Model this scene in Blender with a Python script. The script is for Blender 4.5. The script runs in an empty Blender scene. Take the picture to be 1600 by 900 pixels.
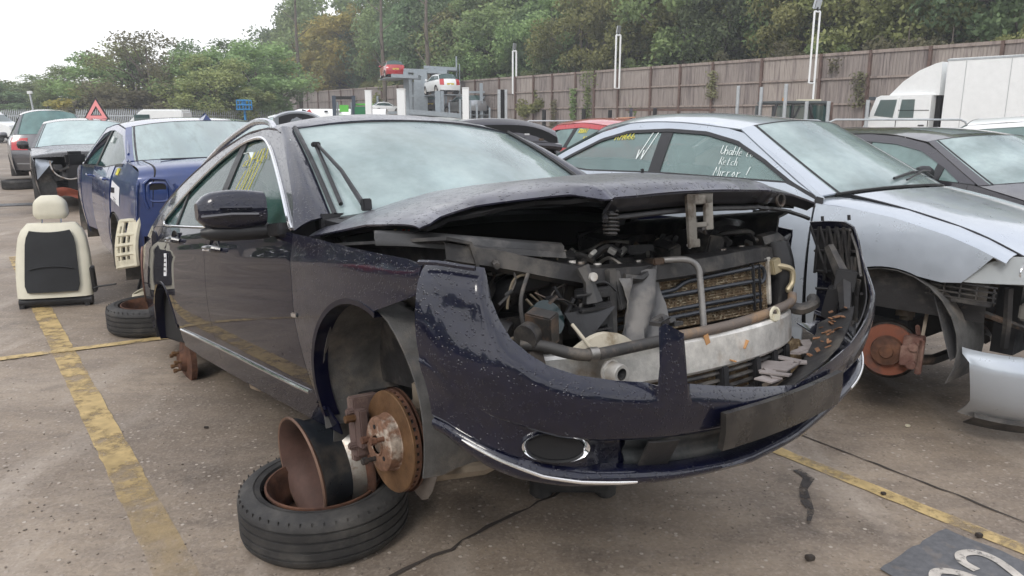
import bpy, bmesh, math, random
import numpy as np
from mathutils import Vector, Matrix, geometry
R_ = math.radians
C = bpy.context.scene.collection
sc = bpy.context.scene

# ------------------------------------------------------------------ camera
CAM_H, PITCH, FPX = 1.56, math.atan(268 / 1200), 1200.0
cam_d = bpy.data.cameras.new('camera'); cam_d.sensor_width = 36; cam_d.lens = 27.0
cam_d.clip_start = .05; cam_d.clip_end = 3000
cam = bpy.data.objects.new('camera', cam_d); C.objects.link(cam)
cam.location = (0, 0, CAM_H); cam.rotation_euler = (math.pi / 2 - PITCH, 0, 0)
sc.camera = cam

# ------------------------------------------------------------------ world, sun, exposure
SUN_EL, SUN_AZ = 42, 205          # degrees; azimuth measured from +Y clockwise (behind-left of the camera)
world = bpy.data.worlds.new('World'); sc.world = world; world.use_nodes = True
nt = world.node_tree; nt.nodes.clear()
wo = nt.nodes.new('ShaderNodeOutputWorld')
sky = nt.nodes.new('ShaderNodeTexSky'); sky.sky_type = 'NISHITA'; sky.sun_disc = False
sky.sun_elevation = R_(SUN_EL); sky.sun_rotation = R_(SUN_AZ); sky.air_density = 1.0; sky.dust_density = 2.0
bg1 = nt.nodes.new('ShaderNodeBackground'); bg1.inputs[1].default_value = .13
nt.links.new(sky.outputs[0], bg1.inputs[0])
tc = nt.nodes.new('ShaderNodeTexCoord')
mp = nt.nodes.new('ShaderNodeMapping'); mp.inputs['Scale'].default_value = (1.2, 1.2, 3.2)
nz = nt.nodes.new('ShaderNodeTexNoise'); nz.inputs['Scale'].default_value = 1.6; nz.inputs['Detail'].default_value = 7; nz.inputs['Roughness'].default_value = .58
nt.links.new(tc.outputs['Generated'], mp.inputs[0]); nt.links.new(mp.outputs[0], nz.inputs['Vector'])
cr_ = nt.nodes.new('ShaderNodeValToRGB')                       # cloud tone: bright white with grey undersides
cr_.color_ramp.elements[0].position = .34; cr_.color_ramp.elements[0].color = (.66, .69, .80, 1)
cr_.color_ramp.elements[1].position = .62; cr_.color_ramp.elements[1].color = (1.28, 1.27, 1.27, 1)
nt.links.new(nz.outputs[0], cr_.inputs[0])
bg2 = nt.nodes.new('ShaderNodeBackground'); bg2.inputs[1].default_value = 1.0
nt.links.new(cr_.outputs[0], bg2.inputs[0])
sx = nt.nodes.new('ShaderNodeSeparateXYZ'); nt.links.new(tc.outputs['Generated'], sx.inputs[0])
mr = nt.nodes.new('ShaderNodeMapRange'); mr.inputs[1].default_value = .05; mr.inputs[2].default_value = .75
mr.inputs[3].default_value = 1.0; mr.inputs[4].default_value = .80
nt.links.new(sx.outputs[2], mr.inputs[0])
# near the horizon the cloud sheet is thick and evenly white
mr2 = nt.nodes.new('ShaderNodeMapRange'); mr2.inputs[1].default_value = .10; mr2.inputs[2].default_value = .45
nt.links.new(sx.outputs[2], mr2.inputs[0])
hz = nt.nodes.new('ShaderNodeMix'); hz.data_type = 'RGBA'; hz.inputs[6].default_value = (1.16, 1.16, 1.17, 1)
nt.links.new(mr2.outputs[0], hz.inputs[0]); nt.links.new(cr_.outputs[0], hz.inputs[7]); nt.links.new(hz.outputs[2], bg2.inputs[0])
mx = nt.nodes.new('ShaderNodeMixShader')
nt.links.new(mr.outputs[0], mx.inputs[0]); nt.links.new(bg1.outputs[0], mx.inputs[1]); nt.links.new(bg2.outputs[0], mx.inputs[2])
nt.links.new(mx.outputs[0], wo.inputs[0])
sun_d = bpy.data.lights.new('sun', 'SUN'); sun_d.energy = 1.0; sun_d.angle = R_(18); sun_d.color = (1, .96, .9)
sun = bpy.data.objects.new('sun', sun_d); C.objects.link(sun)
_d = Vector((math.sin(R_(SUN_AZ)) * math.cos(R_(SUN_EL)), math.cos(R_(SUN_AZ)) * math.cos(R_(SUN_EL)), math.sin(R_(SUN_EL))))
sun.rotation_euler = _d.to_track_quat('Z', 'Y').to_euler()
sc.view_settings.view_transform = 'Standard'; sc.view_settings.look = 'None'
sc.view_settings.exposure = 0.55; sc.view_settings.gamma = 1
sc.cycles.max_bounces = 8; sc.cycles.transparent_max_bounces = 12; sc.cycles.caustics_reflective = False; sc.cycles.caustics_refractive = False
sc.cycles.use_denoising = True

# ------------------------------------------------------------------ helpers
def at(px, py, Y):
    "world point seen at a photo pixel, Y metres ahead of the photographer"
    a = (px - 800) / FPX; b = (450 - py) / FPX; c, s = math.cos(PITCH), math.sin(PITCH)
    d = Vector((a, c + b * s, -s + b * c)); t = Y / d.y
    return Vector((0, 0, CAM_H)) + d * t
def on_ground(px, py, z=0.0):
    a = (px - 800) / FPX; b = (450 - py) / FPX; c, s = math.cos(PITCH), math.sin(PITCH)
    d = Vector((a, c + b * s, -s + b * c)); t = (z - CAM_H) / d.z
    return Vector((0, 0, CAM_H)) + d * t

def tag(o, label=None, cat=None, group=None, kind=None):
    if label: o['label'] = label
    if cat: o['category'] = cat
    if group: o['group'] = group
    if kind: o['kind'] = kind
    return o
def empty(name, label=None, cat=None, loc=(0, 0, 0), rot=(0, 0, 0), group=None, parent=None):
    o = bpy.data.objects.new(name, None); o.empty_display_size = .1; C.objects.link(o)
    o.location = loc; o.rotation_euler = rot
    if parent: o.parent = parent
    return tag(o, label, cat, group)
def link(name, me, mat=None, parent=None):
    if mat is not None and len(me.materials) == 0: me.materials.append(mat)
    o = bpy.data.objects.new(name, me); C.objects.link(o)
    if parent: o.parent = parent
    return o
def mesh(name, V, F, mat=None, parent=None, smooth=True, angle=None):
    me = bpy.data.meshes.new(name); me.from_pydata([tuple(v) for v in V], [], [tuple(f) for f in F]); me.update()
    if smooth:
        me.shade_smooth()
        if angle:
            try: me.set_sharp_from_angle(angle=R_(angle))
            except Exception: pass
    return link(name, me, mat, parent)
class MB:
    "collects simple shapes into ONE mesh"
    def __init__(s): s.V = []; s.F = []
    def add(s, V, F):
        n = len(s.V); s.V += [tuple(v) for v in V]; s.F += [tuple(i + n for i in f) for f in F]; return s
    def box(s, c, d, rot=None, taper=1.0):
        hx, hy, hz = d[0] / 2, d[1] / 2, d[2] / 2
        V = []
        for z in (-1, 1):
            k = taper if z > 0 else 1
            for x, y in ((-1, -1), (1, -1), (1, 1), (-1, 1)): V.append(Vector((x * hx * k, y * hy * k, z * hz)))
        if rot is not None:
            m = rot if isinstance(rot, Matrix) else __import__('mathutils').Euler(rot).to_matrix()
            V = [m @ v for v in V]
        V = [v + Vector(c) for v in V]
        return s.add(V, [(3, 2, 1, 0), (4, 5, 6, 7), (0, 1, 5, 4), (1, 2, 6, 5), (2, 3, 7, 6), (3, 0, 4, 7)])
    def tube(s, P, r, n=8, cap=True):
        P = [Vector(p) for p in P]; V = []; F = []
        rr = r if hasattr(r, '__len__') else [r] * len(P)
        up = None
        for i, p in enumerate(P):
            t = (P[min(i + 1, len(P) - 1)] - P[max(i - 1, 0)]).normalized()
            if up is None:
                up = t.orthogonal().normalized()
            up = (up - t * up.dot(t))
            up = up.normalized() if up.length > 1e-6 else t.orthogonal().normalized()
            b = t.cross(up)
            for k in range(n):
                a = 2 * math.pi * k / n; V.append(p + (up * math.cos(a) + b * math.sin(a)) * rr[i])
        for i in range(len(P) - 1):
            for k in range(n):
                a, b2 = i * n + k, i * n + (k + 1) % n; F.append((a, b2, b2 + n, a + n))
        if cap: F += [tuple(range(n - 1, -1, -1)), tuple(range((len(P) - 1) * n, len(P) * n))]
        return s.add(V, F)
    def cyl(s, a, b, r, n=16, r2=None): return s.tube([a, b], [r, r if r2 is None else r2], n)
    def lathe(s, prof, n=32, M=None, a0=0, a1=2 * math.pi):
        "prof: (radius, height) along local z"
        full = abs(a1 - a0 - 2 * math.pi) < 1e-6; m = n if full else n + 1; V = []; F = []
        for r, z in prof:
            for k in range(m):
                a = a0 + (a1 - a0) * k / n; V.append(Vector((r * math.cos(a), r * math.sin(a), z)))
        for i in range(len(prof) - 1):
            for k in range(n):
                k2 = (k + 1) % m; F.append((i * m + k, i * m + k2, (i + 1) * m + k2, (i + 1) * m + k))
        if M is not None: V = [M @ v for v in V]
        return s.add(V, F)
    def build(s, name, mat=None, parent=None, smooth=True, angle=40, bevel=0):
        o = mesh(name, s.V, s.F, mat, parent, smooth, angle)
        if bevel:
            bm = bmesh.new(); bm.from_mesh(o.data); bmesh.ops.remove_doubles(bm, verts=bm.verts, dist=1e-5)
            ed = [e for e in bm.edges if len(e.link_faces) == 2 and e.calc_face_angle(0) > .6]
            bmesh.ops.bevel(bm, geom=ed, offset=bevel, segments=2, affect='EDGES', clamp_overlap=True)
            bm.to_mesh(o.data); bm.free(); o.data.shade_smooth(); o.data.set_sharp_from_angle(angle=R_(35))
        return o
def box(name, c, d, mat, parent=None, rot=None, bevel=0.004, taper=1.0):
    return MB().box(c, d, rot, taper).build(name, mat, parent, True, 30, bevel)
def tube(name, P, r, mat, parent=None, n=8): return MB().tube(P, r, n).build(name, mat, parent, True, 50)
def catmull(P, n=6, closed=False):
    P = [np.array(p, float) for p in P]; out = []; L = len(P)
    for i in range(L if closed else L - 1):
        if closed: p0, p1, p2, p3 = P[i - 1], P[i], P[(i + 1) % L], P[(i + 2) % L]
        else: p0, p1, p2, p3 = P[max(i - 1, 0)], P[i], P[i + 1], P[min(i + 2, L - 1)]
        for k in range(n):
            t = k / n; out.append(.5 * ((2 * p1) + (-p0 + p2) * t + (2 * p0 - 5 * p1 + 4 * p2 - p3) * t * t + (-p0 + 3 * p1 - 3 * p2 + p3) * t ** 3))
    if not closed: out.append(P[-1])
    return out
def grid(name, G, mat, parent=None, thick=0.0, inward=None, smooth=True, flip=False):
    "G[i][j] points; thick extrudes a back sheet along the normals and closes the rim"
    G = np.array(G, float); m, n, _ = G.shape
    du = np.gradient(G, axis=0); dv = np.gradient(G, axis=1); N = np.cross(du, dv)
    L = np.linalg.norm(N, axis=2, keepdims=True); N = N / np.where(L < 1e-9, 1, L)
    if flip: N = -N
    V = list(G.reshape(-1, 3)); F = []
    for i in range(m - 1):
        for j in range(n - 1):
            f = (i * n + j, (i + 1) * n + j, (i + 1) * n + j + 1, i * n + j + 1)
            F.append(f[::-1] if flip else f)
    if thick:
        B = G - N * thick; o = len(V); V += list(B.reshape(-1, 3))
        F += [tuple(k + o for k in f[::-1]) for f in F[:]]
        rim = [(i, 0) for i in range(m)] + [(m - 1, j) for j in range(1, n)] + [(i, n - 1) for i in range(m - 2, -1, -1)] + [(0, j) for j in range(n - 2, 0, -1)]
        r0 = len(V); k = len(rim)
        for i, j in rim: V.append(G[i, j])
        for i, j in rim: V.append(B[i, j])
        for a in range(k):
            b = (a + 1) % k; f = (r0 + a, r0 + b, r0 + k + b, r0 + k + a); F.append(f if flip else f[::-1])
    return mesh(name, V, F, mat, parent, smooth, 60)
def dense(poly, step, closed=True):
    out = []; n = len(poly)
    for i in range(n if closed else n - 1):
        a = np.array(poly[i], float); b = np.array(poly[(i + 1) % n], float); k = max(1, int(np.ceil(np.linalg.norm(b - a) / step)))
        for t in range(k): out.append(a + (b - a) * t / k)
    if not closed: out.append(np.array(poly[-1], float))
    return out
def inside(P, poly):
    x, y = P[:, 0], P[:, 1]; r = np.zeros(len(P), bool); q = np.array(poly)
    j = len(q) - 1
    for i in range(len(q)):
        xi, yi = q[i]; xj, yj = q[j]
        c = ((yi > y) != (yj > y)) & (x < (xj - xi) * (y - yi) / ((yj - yi) if yj != yi else 1e-12) + xi)
        r ^= c; j = i
    return r
def panel(name, outline, fmap, mat, parent=None, step=.04, thick=.004, holes=(), flip=False):
    "a sheet cut to an outline given in the (u, v) plane of a curved surface fmap(u, v) -> point, with real thickness"
    loops = [dense(outline, step)] + [dense(h, step) for h in holes]
    pts = []; edges = []
    for lp in loops:
        o = len(pts); pts += lp; edges += [(o + i, o + (i + 1) % len(lp)) for i in range(len(lp))]
    B = np.array(pts); lo, hi = B.min(0), B.max(0)
    gx, gy = np.meshgrid(np.arange(lo[0] + step / 2, hi[0], step), np.arange(lo[1] + step / 2, hi[1], step))
    Q = np.stack([gx.ravel(), gy.ravel()], 1)
    ok = inside(Q, loops[0])
    for h in loops[1:]: ok &= ~inside(Q, h)
    Q = Q[ok]
    if len(Q):
        d = np.sqrt(((Q[:, None] - B[None]) ** 2).sum(2)).min(1); Q = Q[d > step * .45]
    allp = [Vector(p) for p in pts] + [Vector(q) for q in Q]
    V2, E2, F2, *_ = geometry.delaunay_2d_cdt(allp, edges, [], 0, 1e-6)
    V2 = np.array([tuple(v) for v in V2]); T = [tuple(f) for f in F2 if len(f) == 3]
    cen = np.array([V2[list(t)].mean(0) for t in T]); ok = inside(cen, loops[0])
    for h in loops[1:]: ok &= ~inside(cen, h)
    T = [t for t, k in zip(T, ok) if k]
    P = np.array([fmap(u, v) for u, v in V2]); e = 1e-3
    du = np.array([fmap(u + e, v) for u, v in V2]) - np.array([fmap(u - e, v) for u, v in V2])
    dv = np.array([fmap(u, v + e) for u, v in V2]) - np.array([fmap(u, v - e) for u, v in V2])
    N = np.cross(du, dv); N /= np.maximum(np.linalg.norm(N, axis=1, keepdims=True), 1e-12)
    a, b, c_ = T[0]; s2 = (V2[b] - V2[a])[0] * (V2[c_] - V2[a])[1] - (V2[b] - V2[a])[1] * (V2[c_] - V2[a])[0]
    if flip: N = -N
    if (s2 < 0) != flip: T = [t[::-1] for t in T]
    V = list(P); F = list(T); nor = list(N); n = len(V)
    if thick:
        V += list(P - N * thick); nor += list(-N); F += [tuple(i + n for i in t[::-1]) for t in T]
        cnt = {}
        for t in T:
            for i in range(3):
                a, b = t[i], t[(i + 1) % 3]; cnt[(a, b)] = 1
        for (a, b) in list(cnt):
            if (b, a) not in cnt:
                k = len(V); V += [P[a], P[b], P[b] - N[b] * thick, P[a] - N[a] * thick]
                F.append((k + 1, k, k + 3, k + 2))
                en = np.cross(P[b] - P[a], N[a]); en = en / max(np.linalg.norm(en), 1e-9); nor += [en] * 4
    o = mesh(name, V, F, mat, parent, True)
    o.data.normals_split_custom_set_from_vertices([tuple(map(float, x)) for x in nor])
    return o
def strip(name, pts, width, z, mat, parent=None, jag=0, rnd=None):
    "flat painted strip or crack on the ground following pts"
    pts = [Vector((p[0], p[1], 0)) for p in pts]; V = []; F = []
    for i, p in enumerate(pts):
        t = (pts[min(i + 1, len(pts) - 1)] - pts[max(i - 1, 0)]).normalized(); n = Vector((-t.y, t.x, 0))
        w = width[i] if hasattr(width, '__len__') else width
        j1 = (rnd.uniform(-jag, jag) if rnd else 0); j2 = (rnd.uniform(-jag, jag) if rnd else 0)
        a = p + n * (w / 2 + j1); b = p - n * (w / 2 + j2); V += [(a.x, a.y, z), (b.x, b.y, z)]
    for i in range(len(pts) - 1): F.append((2 * i, 2 * i + 1, 2 * i + 3, 2 * i + 2))
    return mesh(name, V, F, mat, parent, False)
def copy_tree(o, parent=None):
    c = o.copy(); C.objects.link(c)
    if parent: c.parent = parent
    for ch in list(o.children): copy_tree(ch, c)
    return c

# ------------------------------------------------------------------ materials
_mats = {}
def M(name, col, rough=.5, metal=0.0, coat=0.0, coat_rough=.03, var=0.0, vscale=6.0, col2=None, c2scale=3.0, c2lo=.5, c2hi=.62,
      bump=0.0, bscale=60.0, drops=0.0, dscale=95.0, rvar=0.0, alpha=1.0, spec=.5, trans=0.0, sheen=0.0, stretch=(1, 1, 1), world_space=False, ior=1.5):
    if name in _mats: return _mats[name]
    m = bpy.data.materials.new(name); m.use_nodes = True; n = m.node_tree.nodes; L = m.node_tree.links
    b = n['Principled BSDF']; b.inputs['Roughness'].default_value = rough; b.inputs['Metallic'].default_value = metal
    b.inputs['Coat Weight'].default_value = coat; b.inputs['Coat Roughness'].default_value = coat_rough; b.inputs['Alpha'].default_value = alpha
    b.inputs['Specular IOR Level'].default_value = spec; b.inputs['Transmission Weight'].default_value = trans; b.inputs['IOR'].default_value = ior
    if sheen: b.inputs['Sheen Weight'].default_value = sheen
    t = n.new('ShaderNodeTexCoord'); mp = n.new('ShaderNodeMapping'); mp.inputs['Scale'].default_value = stretch
    if world_space:
        g = n.new('ShaderNodeNewGeometry'); L.new(g.outputs['Position'], mp.inputs[0])
    else: L.new(t.outputs['Object'], mp.inputs[0])
    def noise(s, d=5, r=.6):
        q = n.new('ShaderNodeTexNoise'); q.inputs['Scale'].default_value = s; q.inputs['Detail'].default_value = d; q.inputs['Roughness'].default_value = r
        L.new(mp.outputs[0], q.inputs['Vector']); return q.outputs[0]
    out = None
    if col2 is not None:
        rm = n.new('ShaderNodeMapRange'); rm.inputs[1].default_value = c2lo; rm.inputs[2].default_value = c2hi; L.new(noise(c2scale, 7, .65), rm.inputs[0])
        mx = n.new('ShaderNodeMix'); mx.data_type = 'RGBA'; mx.inputs[6].default_value = (*col, 1); mx.inputs[7].default_value = (*col2, 1)
        L.new(rm.outputs[0], mx.inputs[0]); out = mx.outputs[2]
    if var:
        rm = n.new('ShaderNodeMapRange'); rm.inputs[1].default_value = .3; rm.inputs[2].default_value = .7; rm.inputs[3].default_value = 1 - var; rm.inputs[4].default_value = 1 + var
        L.new(noise(vscale, 6, .65), rm.inputs[0])
        mm = n.new('ShaderNodeVectorMath'); mm.operation = 'SCALE'
        if out: L.new(out, mm.inputs[0])
        else: mm.inputs[0].default_value = col
        L.new(rm.outputs[0], mm.inputs['Scale']); out = mm.outputs[0]
    if out: L.new(out, b.inputs['Base Color'])
    else: b.inputs['Base Color'].default_value = (*col, 1)
    if rvar:
        rm = n.new('ShaderNodeMapRange'); rm.inputs[1].default_value = .35; rm.inputs[2].default_value = .65; rm.inputs[3].default_value = max(0, rough - rvar); rm.inputs[4].default_value = rough + rvar
        L.new(noise(9, 6, .7), rm.inputs[0]); L.new(rm.outputs[0], b.inputs['Roughness'])
        if coat:
            r2 = n.new('ShaderNodeMapRange'); r2.inputs[1].default_value = .38; r2.inputs[2].default_value = .66; r2.inputs[3].default_value = coat_rough; r2.inputs[4].default_value = coat_rough + rvar
            L.new(noise(5, 6, .7), r2.inputs[0]); L.new(r2.outputs[0], b.inputs['Coat Roughness'])
    hgt = None
    if bump:
        hgt = noise(bscale, 5, .6); bs = bump
        bp = n.new('ShaderNodeBump'); bp.inputs['Strength'].default_value = bump; bp.inputs['Distance'].default_value = .004
        L.new(hgt, bp.inputs['Height']); L.new(bp.outputs[0], b.inputs['Normal'])
    if drops:
        v = n.new('ShaderNodeTexVoronoi'); v.inputs['Scale'].default_value = dscale; L.new(mp.outputs[0], v.inputs['Vector'])
        sz = n.new('ShaderNodeSeparateColor'); L.new(v.outputs['Color'], sz.inputs[0])
        th = n.new('ShaderNodeMath'); th.operation = 'MULTIPLY_ADD'; L.new(sz.outputs[0], th.inputs[0]); th.inputs[1].default_value = .70; th.inputs[2].default_value = -.17
        d1 = n.new('ShaderNodeMath'); d1.operation = 'SUBTRACT'; L.new(th.outputs[0], d1.inputs[0]); L.new(v.outputs['Distance'], d1.inputs[1])
        d2 = n.new('ShaderNodeMapRange'); d2.inputs[1].default_value = 0; d2.inputs[2].default_value = .16; L.new(d1.outputs[0], d2.inputs[0])
        bp = n.new('ShaderNodeBump'); bp.inputs['Strength'].default_value = drops; bp.inputs['Distance'].default_value = .004
        L.new(d2.outputs[0], bp.inputs['Height']); L.new(bp.outputs[0], b.inputs['Normal'])
        if coat: L.new(bp.outputs[0], b.inputs['Coat Normal'])
    _mats[name] = m; return m
navy = M('navy_metallic_paint', (.0022, .0030, .0150), .35, 0, 1.0, .03, drops=.45, dscale=125, rvar=.05, var=.25, vscale=30, spec=.2)
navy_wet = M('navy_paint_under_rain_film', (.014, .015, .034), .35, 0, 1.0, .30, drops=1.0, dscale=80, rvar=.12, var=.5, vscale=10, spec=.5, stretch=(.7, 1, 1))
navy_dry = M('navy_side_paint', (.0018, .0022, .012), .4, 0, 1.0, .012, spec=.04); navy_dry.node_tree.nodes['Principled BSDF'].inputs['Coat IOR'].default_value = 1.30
black_pl = M('black_plastic', (.018, .018, .02), .45, var=.3, rvar=.12, bump=.15, bscale=120)
dusty_pl = M('dusty_black_plastic', (.026, .025, .026), .55, col2=(.075, .068, .06), c2scale=6, var=.3, rvar=.15, bump=.2, bscale=90)
liner_pl = M('wheel_arch_liner_felt', (.085, .083, .080), .85, col2=(.15, .13, .11), c2scale=3.5, var=.35, vscale=16, bump=.5, bscale=220)
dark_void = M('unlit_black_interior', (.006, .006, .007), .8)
rubber = M('tyre_rubber', (.028, .027, .027), .72, col2=(.075, .07, .064), c2scale=9, c2lo=.45, c2hi=.75, var=.25, bump=.35, bscale=140)
rust = M('rusty_steel', (.085, .042, .030), .8, .3, col2=(.17, .08, .045), c2scale=7, c2lo=.4, c2hi=.7, var=.4, vscale=18, bump=.5, bscale=90)
rust_br = M('orange_surface_rust', (.12, .062, .028), .6, .5, col2=(.21, .12, .06), c2scale=5, c2lo=.4, c2hi=.7, var=.35, vscale=14, bump=.35, bscale=120)
steel_dk = M('oily_dark_steel', (.05, .047, .045), .5, .6, col2=(.16, .11, .08), c2scale=8, var=.4, bump=.3)
steel_lt = M('scuffed_bare_steel', (.40, .38, .35), .42, .9, col2=(.18, .12, .08), c2scale=8, c2lo=.48, var=.3, bump=.3)
alu = M('dirty_aluminium', (.70, .68, .64), .42, .5, col2=(.36, .28, .20), c2scale=6, c2lo=.54, c2hi=.75, var=.25, vscale=20, bump=.25, bscale=70)
chrome = M('bright_chrome', (.75, .76, .78), .12, 1.0, rvar=.06)
# ------------------------------------------------------------------ glass and more shared materials
def glassM(name, fog, alpha, rough=.06, var=.25, fog2=None):
    return M(name, fog, rough, alpha=alpha, coat=0, spec=.6, col2=fog2, c2scale=1.6, c2lo=.4, c2hi=.65, var=var, vscale=3, rvar=.04)
ws_glass = glassM('misted_windscreen_glass', (.32, .41, .41), .62, fog2=(.46, .56, .56))
side_glass = glassM('green_tinted_side_glass', (.028, .080, .074), .66)
pale_glass = glassM('misted_side_glass', (.20, .29, .28), .80)
mark_y = M('yellow_marker_pen', (.75, .68, .12), .7)
mark_w = M('white_marker_pen', (.85, .9, .88), .7)
white_pl = M('off_white_plastic', (.62, .58, .45), .5, var=.15, bump=.15, col2=(.42, .36, .26), c2scale=8, c2lo=.58, c2hi=.8)
label_w = M('white_paper_label', (.75, .76, .78), .6)
ink = M('black_print', (.03, .03, .04), .7)
pipe_al = M('grey_cast_pipe', (.33, .32, .31), .5, .6, var=.3, bump=.2)
core_m = M('debris_filled_cooler_core', (.13, .09, .05), .9, col2=(.36, .28, .17), c2scale=26, c2lo=.5, c2hi=.66, var=.5, vscale=70, bump=.8, bscale=120)
leaf_dead = M('dead_leaf_litter', (.20, .10, .05), .8, var=.5, vscale=25)

# ------------------------------------------------------------------ the navy estate car
car = empty('estate_car', 'dark navy estate car without wheels, bonnet sprung open and front bumper hanging loose', 'car',
            (.25323, 2.73446, .30514), (-.02957, -.15402, -.93506))
def Wm(x):
    w = 1.0
    if x > -.4: w -= .055 * ((x + .4) / .9) ** 2
    if x < -2.2: w -= .08 * ((-2.2 - x) / 1.4) ** 2
    return w
def sy(x, z, extra=0.0):
    y = .885 - .05 * ((z - .62) / .4) ** 2 if z < .93 else .855 - .45 * (z - .93) - .12 * (z - .93) ** 2
    if z < .93 and z > .5:
        y += .006 * math.exp(-((z - (.80 + .035 * (-x - .5))) / .03) ** 2)      # shoulder crease
    return y * Wm(x) + extra
def side(sgn, off=0.0):
    return lambda u, v: (u, sgn * (sy(u, v) + off), v)
def arcpts(cx, cz, r, a0, a1, n=18):
    return [(cx + r * math.cos(R_(a0 + (a1 - a0) * i / n)), cz + r * math.sin(R_(a0 + (a1 - a0) * i / n))) for i in range(n + 1)]
GF = [(-.4975, .905), (-.494, .78), (-.487, .593), (-.452, .45), (-.415, .30)]         # front door gap
GB = [(-1.685, .945), (-1.682, .78), (-1.664, .59), (-1.628, .42), (-1.61, .338)]      # middle gap
GR = [(-2.60, 1.005), (-2.56, .86), (-2.47, .74), (-2.40, .60), (-2.36, .46), (-2.345, .37)]
def off(L, d): return [(x + d, z) for x, z in L]
beltf = lambda x: .925 + .043 * (-x - .5) if x > -2.1 else .994 + .04 * (-x - 2.1)
ENT = [(-.48, .915), (-.60, 1.03), (-.80, 1.165), (-1.0, 1.288), (-1.2, 1.375), (-1.4, 1.41), (-1.75, 1.427), (-2.2, 1.385), (-2.6, 1.315), (-3.0, 1.225), (-3.3, 1.135), (-3.46, 1.05), (-3.52, .96)]
DLO = [(-.515, .935), (-.80, 1.10), (-1.12, 1.27), (-1.32, 1.350), (-1.50, 1.380), (-1.75, 1.376), (-2.03, 1.328), (-2.28, 1.262), (-2.50, 1.195), (-2.72, 1.120), (-2.84, 1.075), (-2.86, 1.046), (-2.80, 1.030), (-2.1, .997), (-1.3, .962), (-.6, .934)]
DLOs = [tuple(p) for p in catmull(DLO, 5, True)]
for sgn in (-1, 1):
    fl = sgn > 0; pm = navy_dry
    S = side(sgn)
    fender = off(GF, .0035) + [(-.36, .275)] + arcpts(-.02, .31, .375, 186, 66, 22) + [(.384, .709), (.40, .79), (.33, .806), (.048, .838), (-.349, .889)]
    fd = panel('front_fender', fender, S, navy, car, .035, .006, flip=fl)
    panel('front_door', GF + [(-.44, .288)] + [(x, .292 + .0386 * (-.44 - x)) for x in (-.8, -1.2, -1.6)] + off(GB, .0035)[::-1] + [(x, beltf(x)) for x in (-1.4, -1.0, -.7)], S, pm, car, .04, .006, flip=fl)
    panel('rear_door', GB + [(x, .292 + .0386 * (-.44 - x)) for x in (-1.65, -2.0, -2.33)] + off(GR, .0035)[::-1] + [(x, beltf(x)) for x in (-2.3, -2.0, -1.8)], S, pm, car, .04, .006, flip=fl)
    quarter = GR[:5] + arcpts(-2.76, .31, .385, 22, 178, 24) + [(-3.3, .31), (-3.46, .45), (-3.54, .80), (-3.51, .98), (-3.3, 1.035), (-2.9, 1.026)]
    panel('quarter_panel', quarter, S, pm, car, .035, .006, flip=fl)
    rz = lambda x: .283 + .0386 * (-.317 - x)
    panel('sill_panel', [(x, rz(x) - .002) for x in (-.36, -.8, -1.4, -2.0, -2.36)] + [(-2.38, .335), (-2.1, .305), (-1.63, .27), (-.93, .226), (-.30, .19), (-.30, .23)], side(sgn, -.008), dusty_pl if 0 else navy_dry, car, .04, .006, flip=fl)
    # greenhouse frame with the window opening
    top = [(x, z) for x, z in ENT]
    low = [(-3.3, 1.038), (-2.9, 1.029), (-2.60, 1.008), (-2.1, .996), (-1.3, .961), (-.7, .936)]
    panel('window_surround', top + low, S, navy, car, .03, .005, holes=[DLOs], flip=fl)
    # bright trim round the windows
    tr = [(u, sgn * (sy(u, v) + .004), v) for u, v in catmull([(-.50, .92)] + DLO[1:13], 6)]
    MB().tube(tr, .0085, 6).build('window_trim', chrome, car)
    tb = [(u, sgn * (sy(u, v) + .003), v) for u, v in catmull([(-2.82, 1.030), (-2.1, .992), (-1.3, .957), (-.53, .925)], 10)]
    MB().tube(tb, .006, 6).build('belt_trim', chrome, car)
    # panes
    def shrink(poly, cx, cz, k): return [((x - cx) * k + cx, (z - cz) * k + cz) for x, z in poly]
    inner = DLOs
    def clip(poly, xa, xb, sh=.0):
        # keep the part of the opening between two slightly raked lines
        q = [];
        n_ = len(poly)
        def fa(p): return p[0] - (xa + sh * (p[1] - .95))
        def fb(p): return (xb + sh * (p[1] - .95)) - p[0]
        for f in (fa, fb):
            src = poly if f is fa else q; q = []
            for i in range(len(src)):
                a, b = src[i], src[(i + 1) % len(src)]; A, B = f(a), f(b)
                if A >= 0: q.append(a)
                if A * B < 0: t = A / (A - B); q.append((a[0] + (b[0] - a[0]) * t, a[1] + (b[1] - a[1]) * t))
            if f is fa: q = q[:]
            poly = q
        return q
    Sg = side(sgn, -.010)
    panel('front_window', clip(inner, -1.63, -.62, -.02), Sg, side_glass, car, .05, .003, flip=fl)
    panel('quarter_light', clip(inner, -.60, -.40, 0), side(sgn, -.004), black_pl, car, .05, .006, flip=fl)
    panel('rear_window', clip(inner, -2.45, -1.735, -.05), Sg, side_glass, car, .05, .003, flip=fl)
    panel('rear_side_window', clip(inner, -3.3, -2.50, -.1), Sg, side_glass, car, .05, .003, flip=fl)
    for xa, xb, sh, nm in ((-1.735, -1.63, -.03, 'door_pillar'), (-2.50, -2.45, -.1, 'rear_pillar')):
        panel(nm, clip(inner, xa + .002, xb - .002, sh), side(sgn, -.003), black_pl, car, .04, .008, flip=fl)
    # chrome rubbing strip low on the doors
    cs = [(x, sgn * (sy(x, z) + .005), z) for x, z in ((-2.30, .434), (-2.0, .42), (-1.5, .392), (-1.0, .36), (-.6, .335), (-.46, .328))]
    MB().tube(cs, .007, 6).build('sill_trim', chrome, car)
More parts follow.
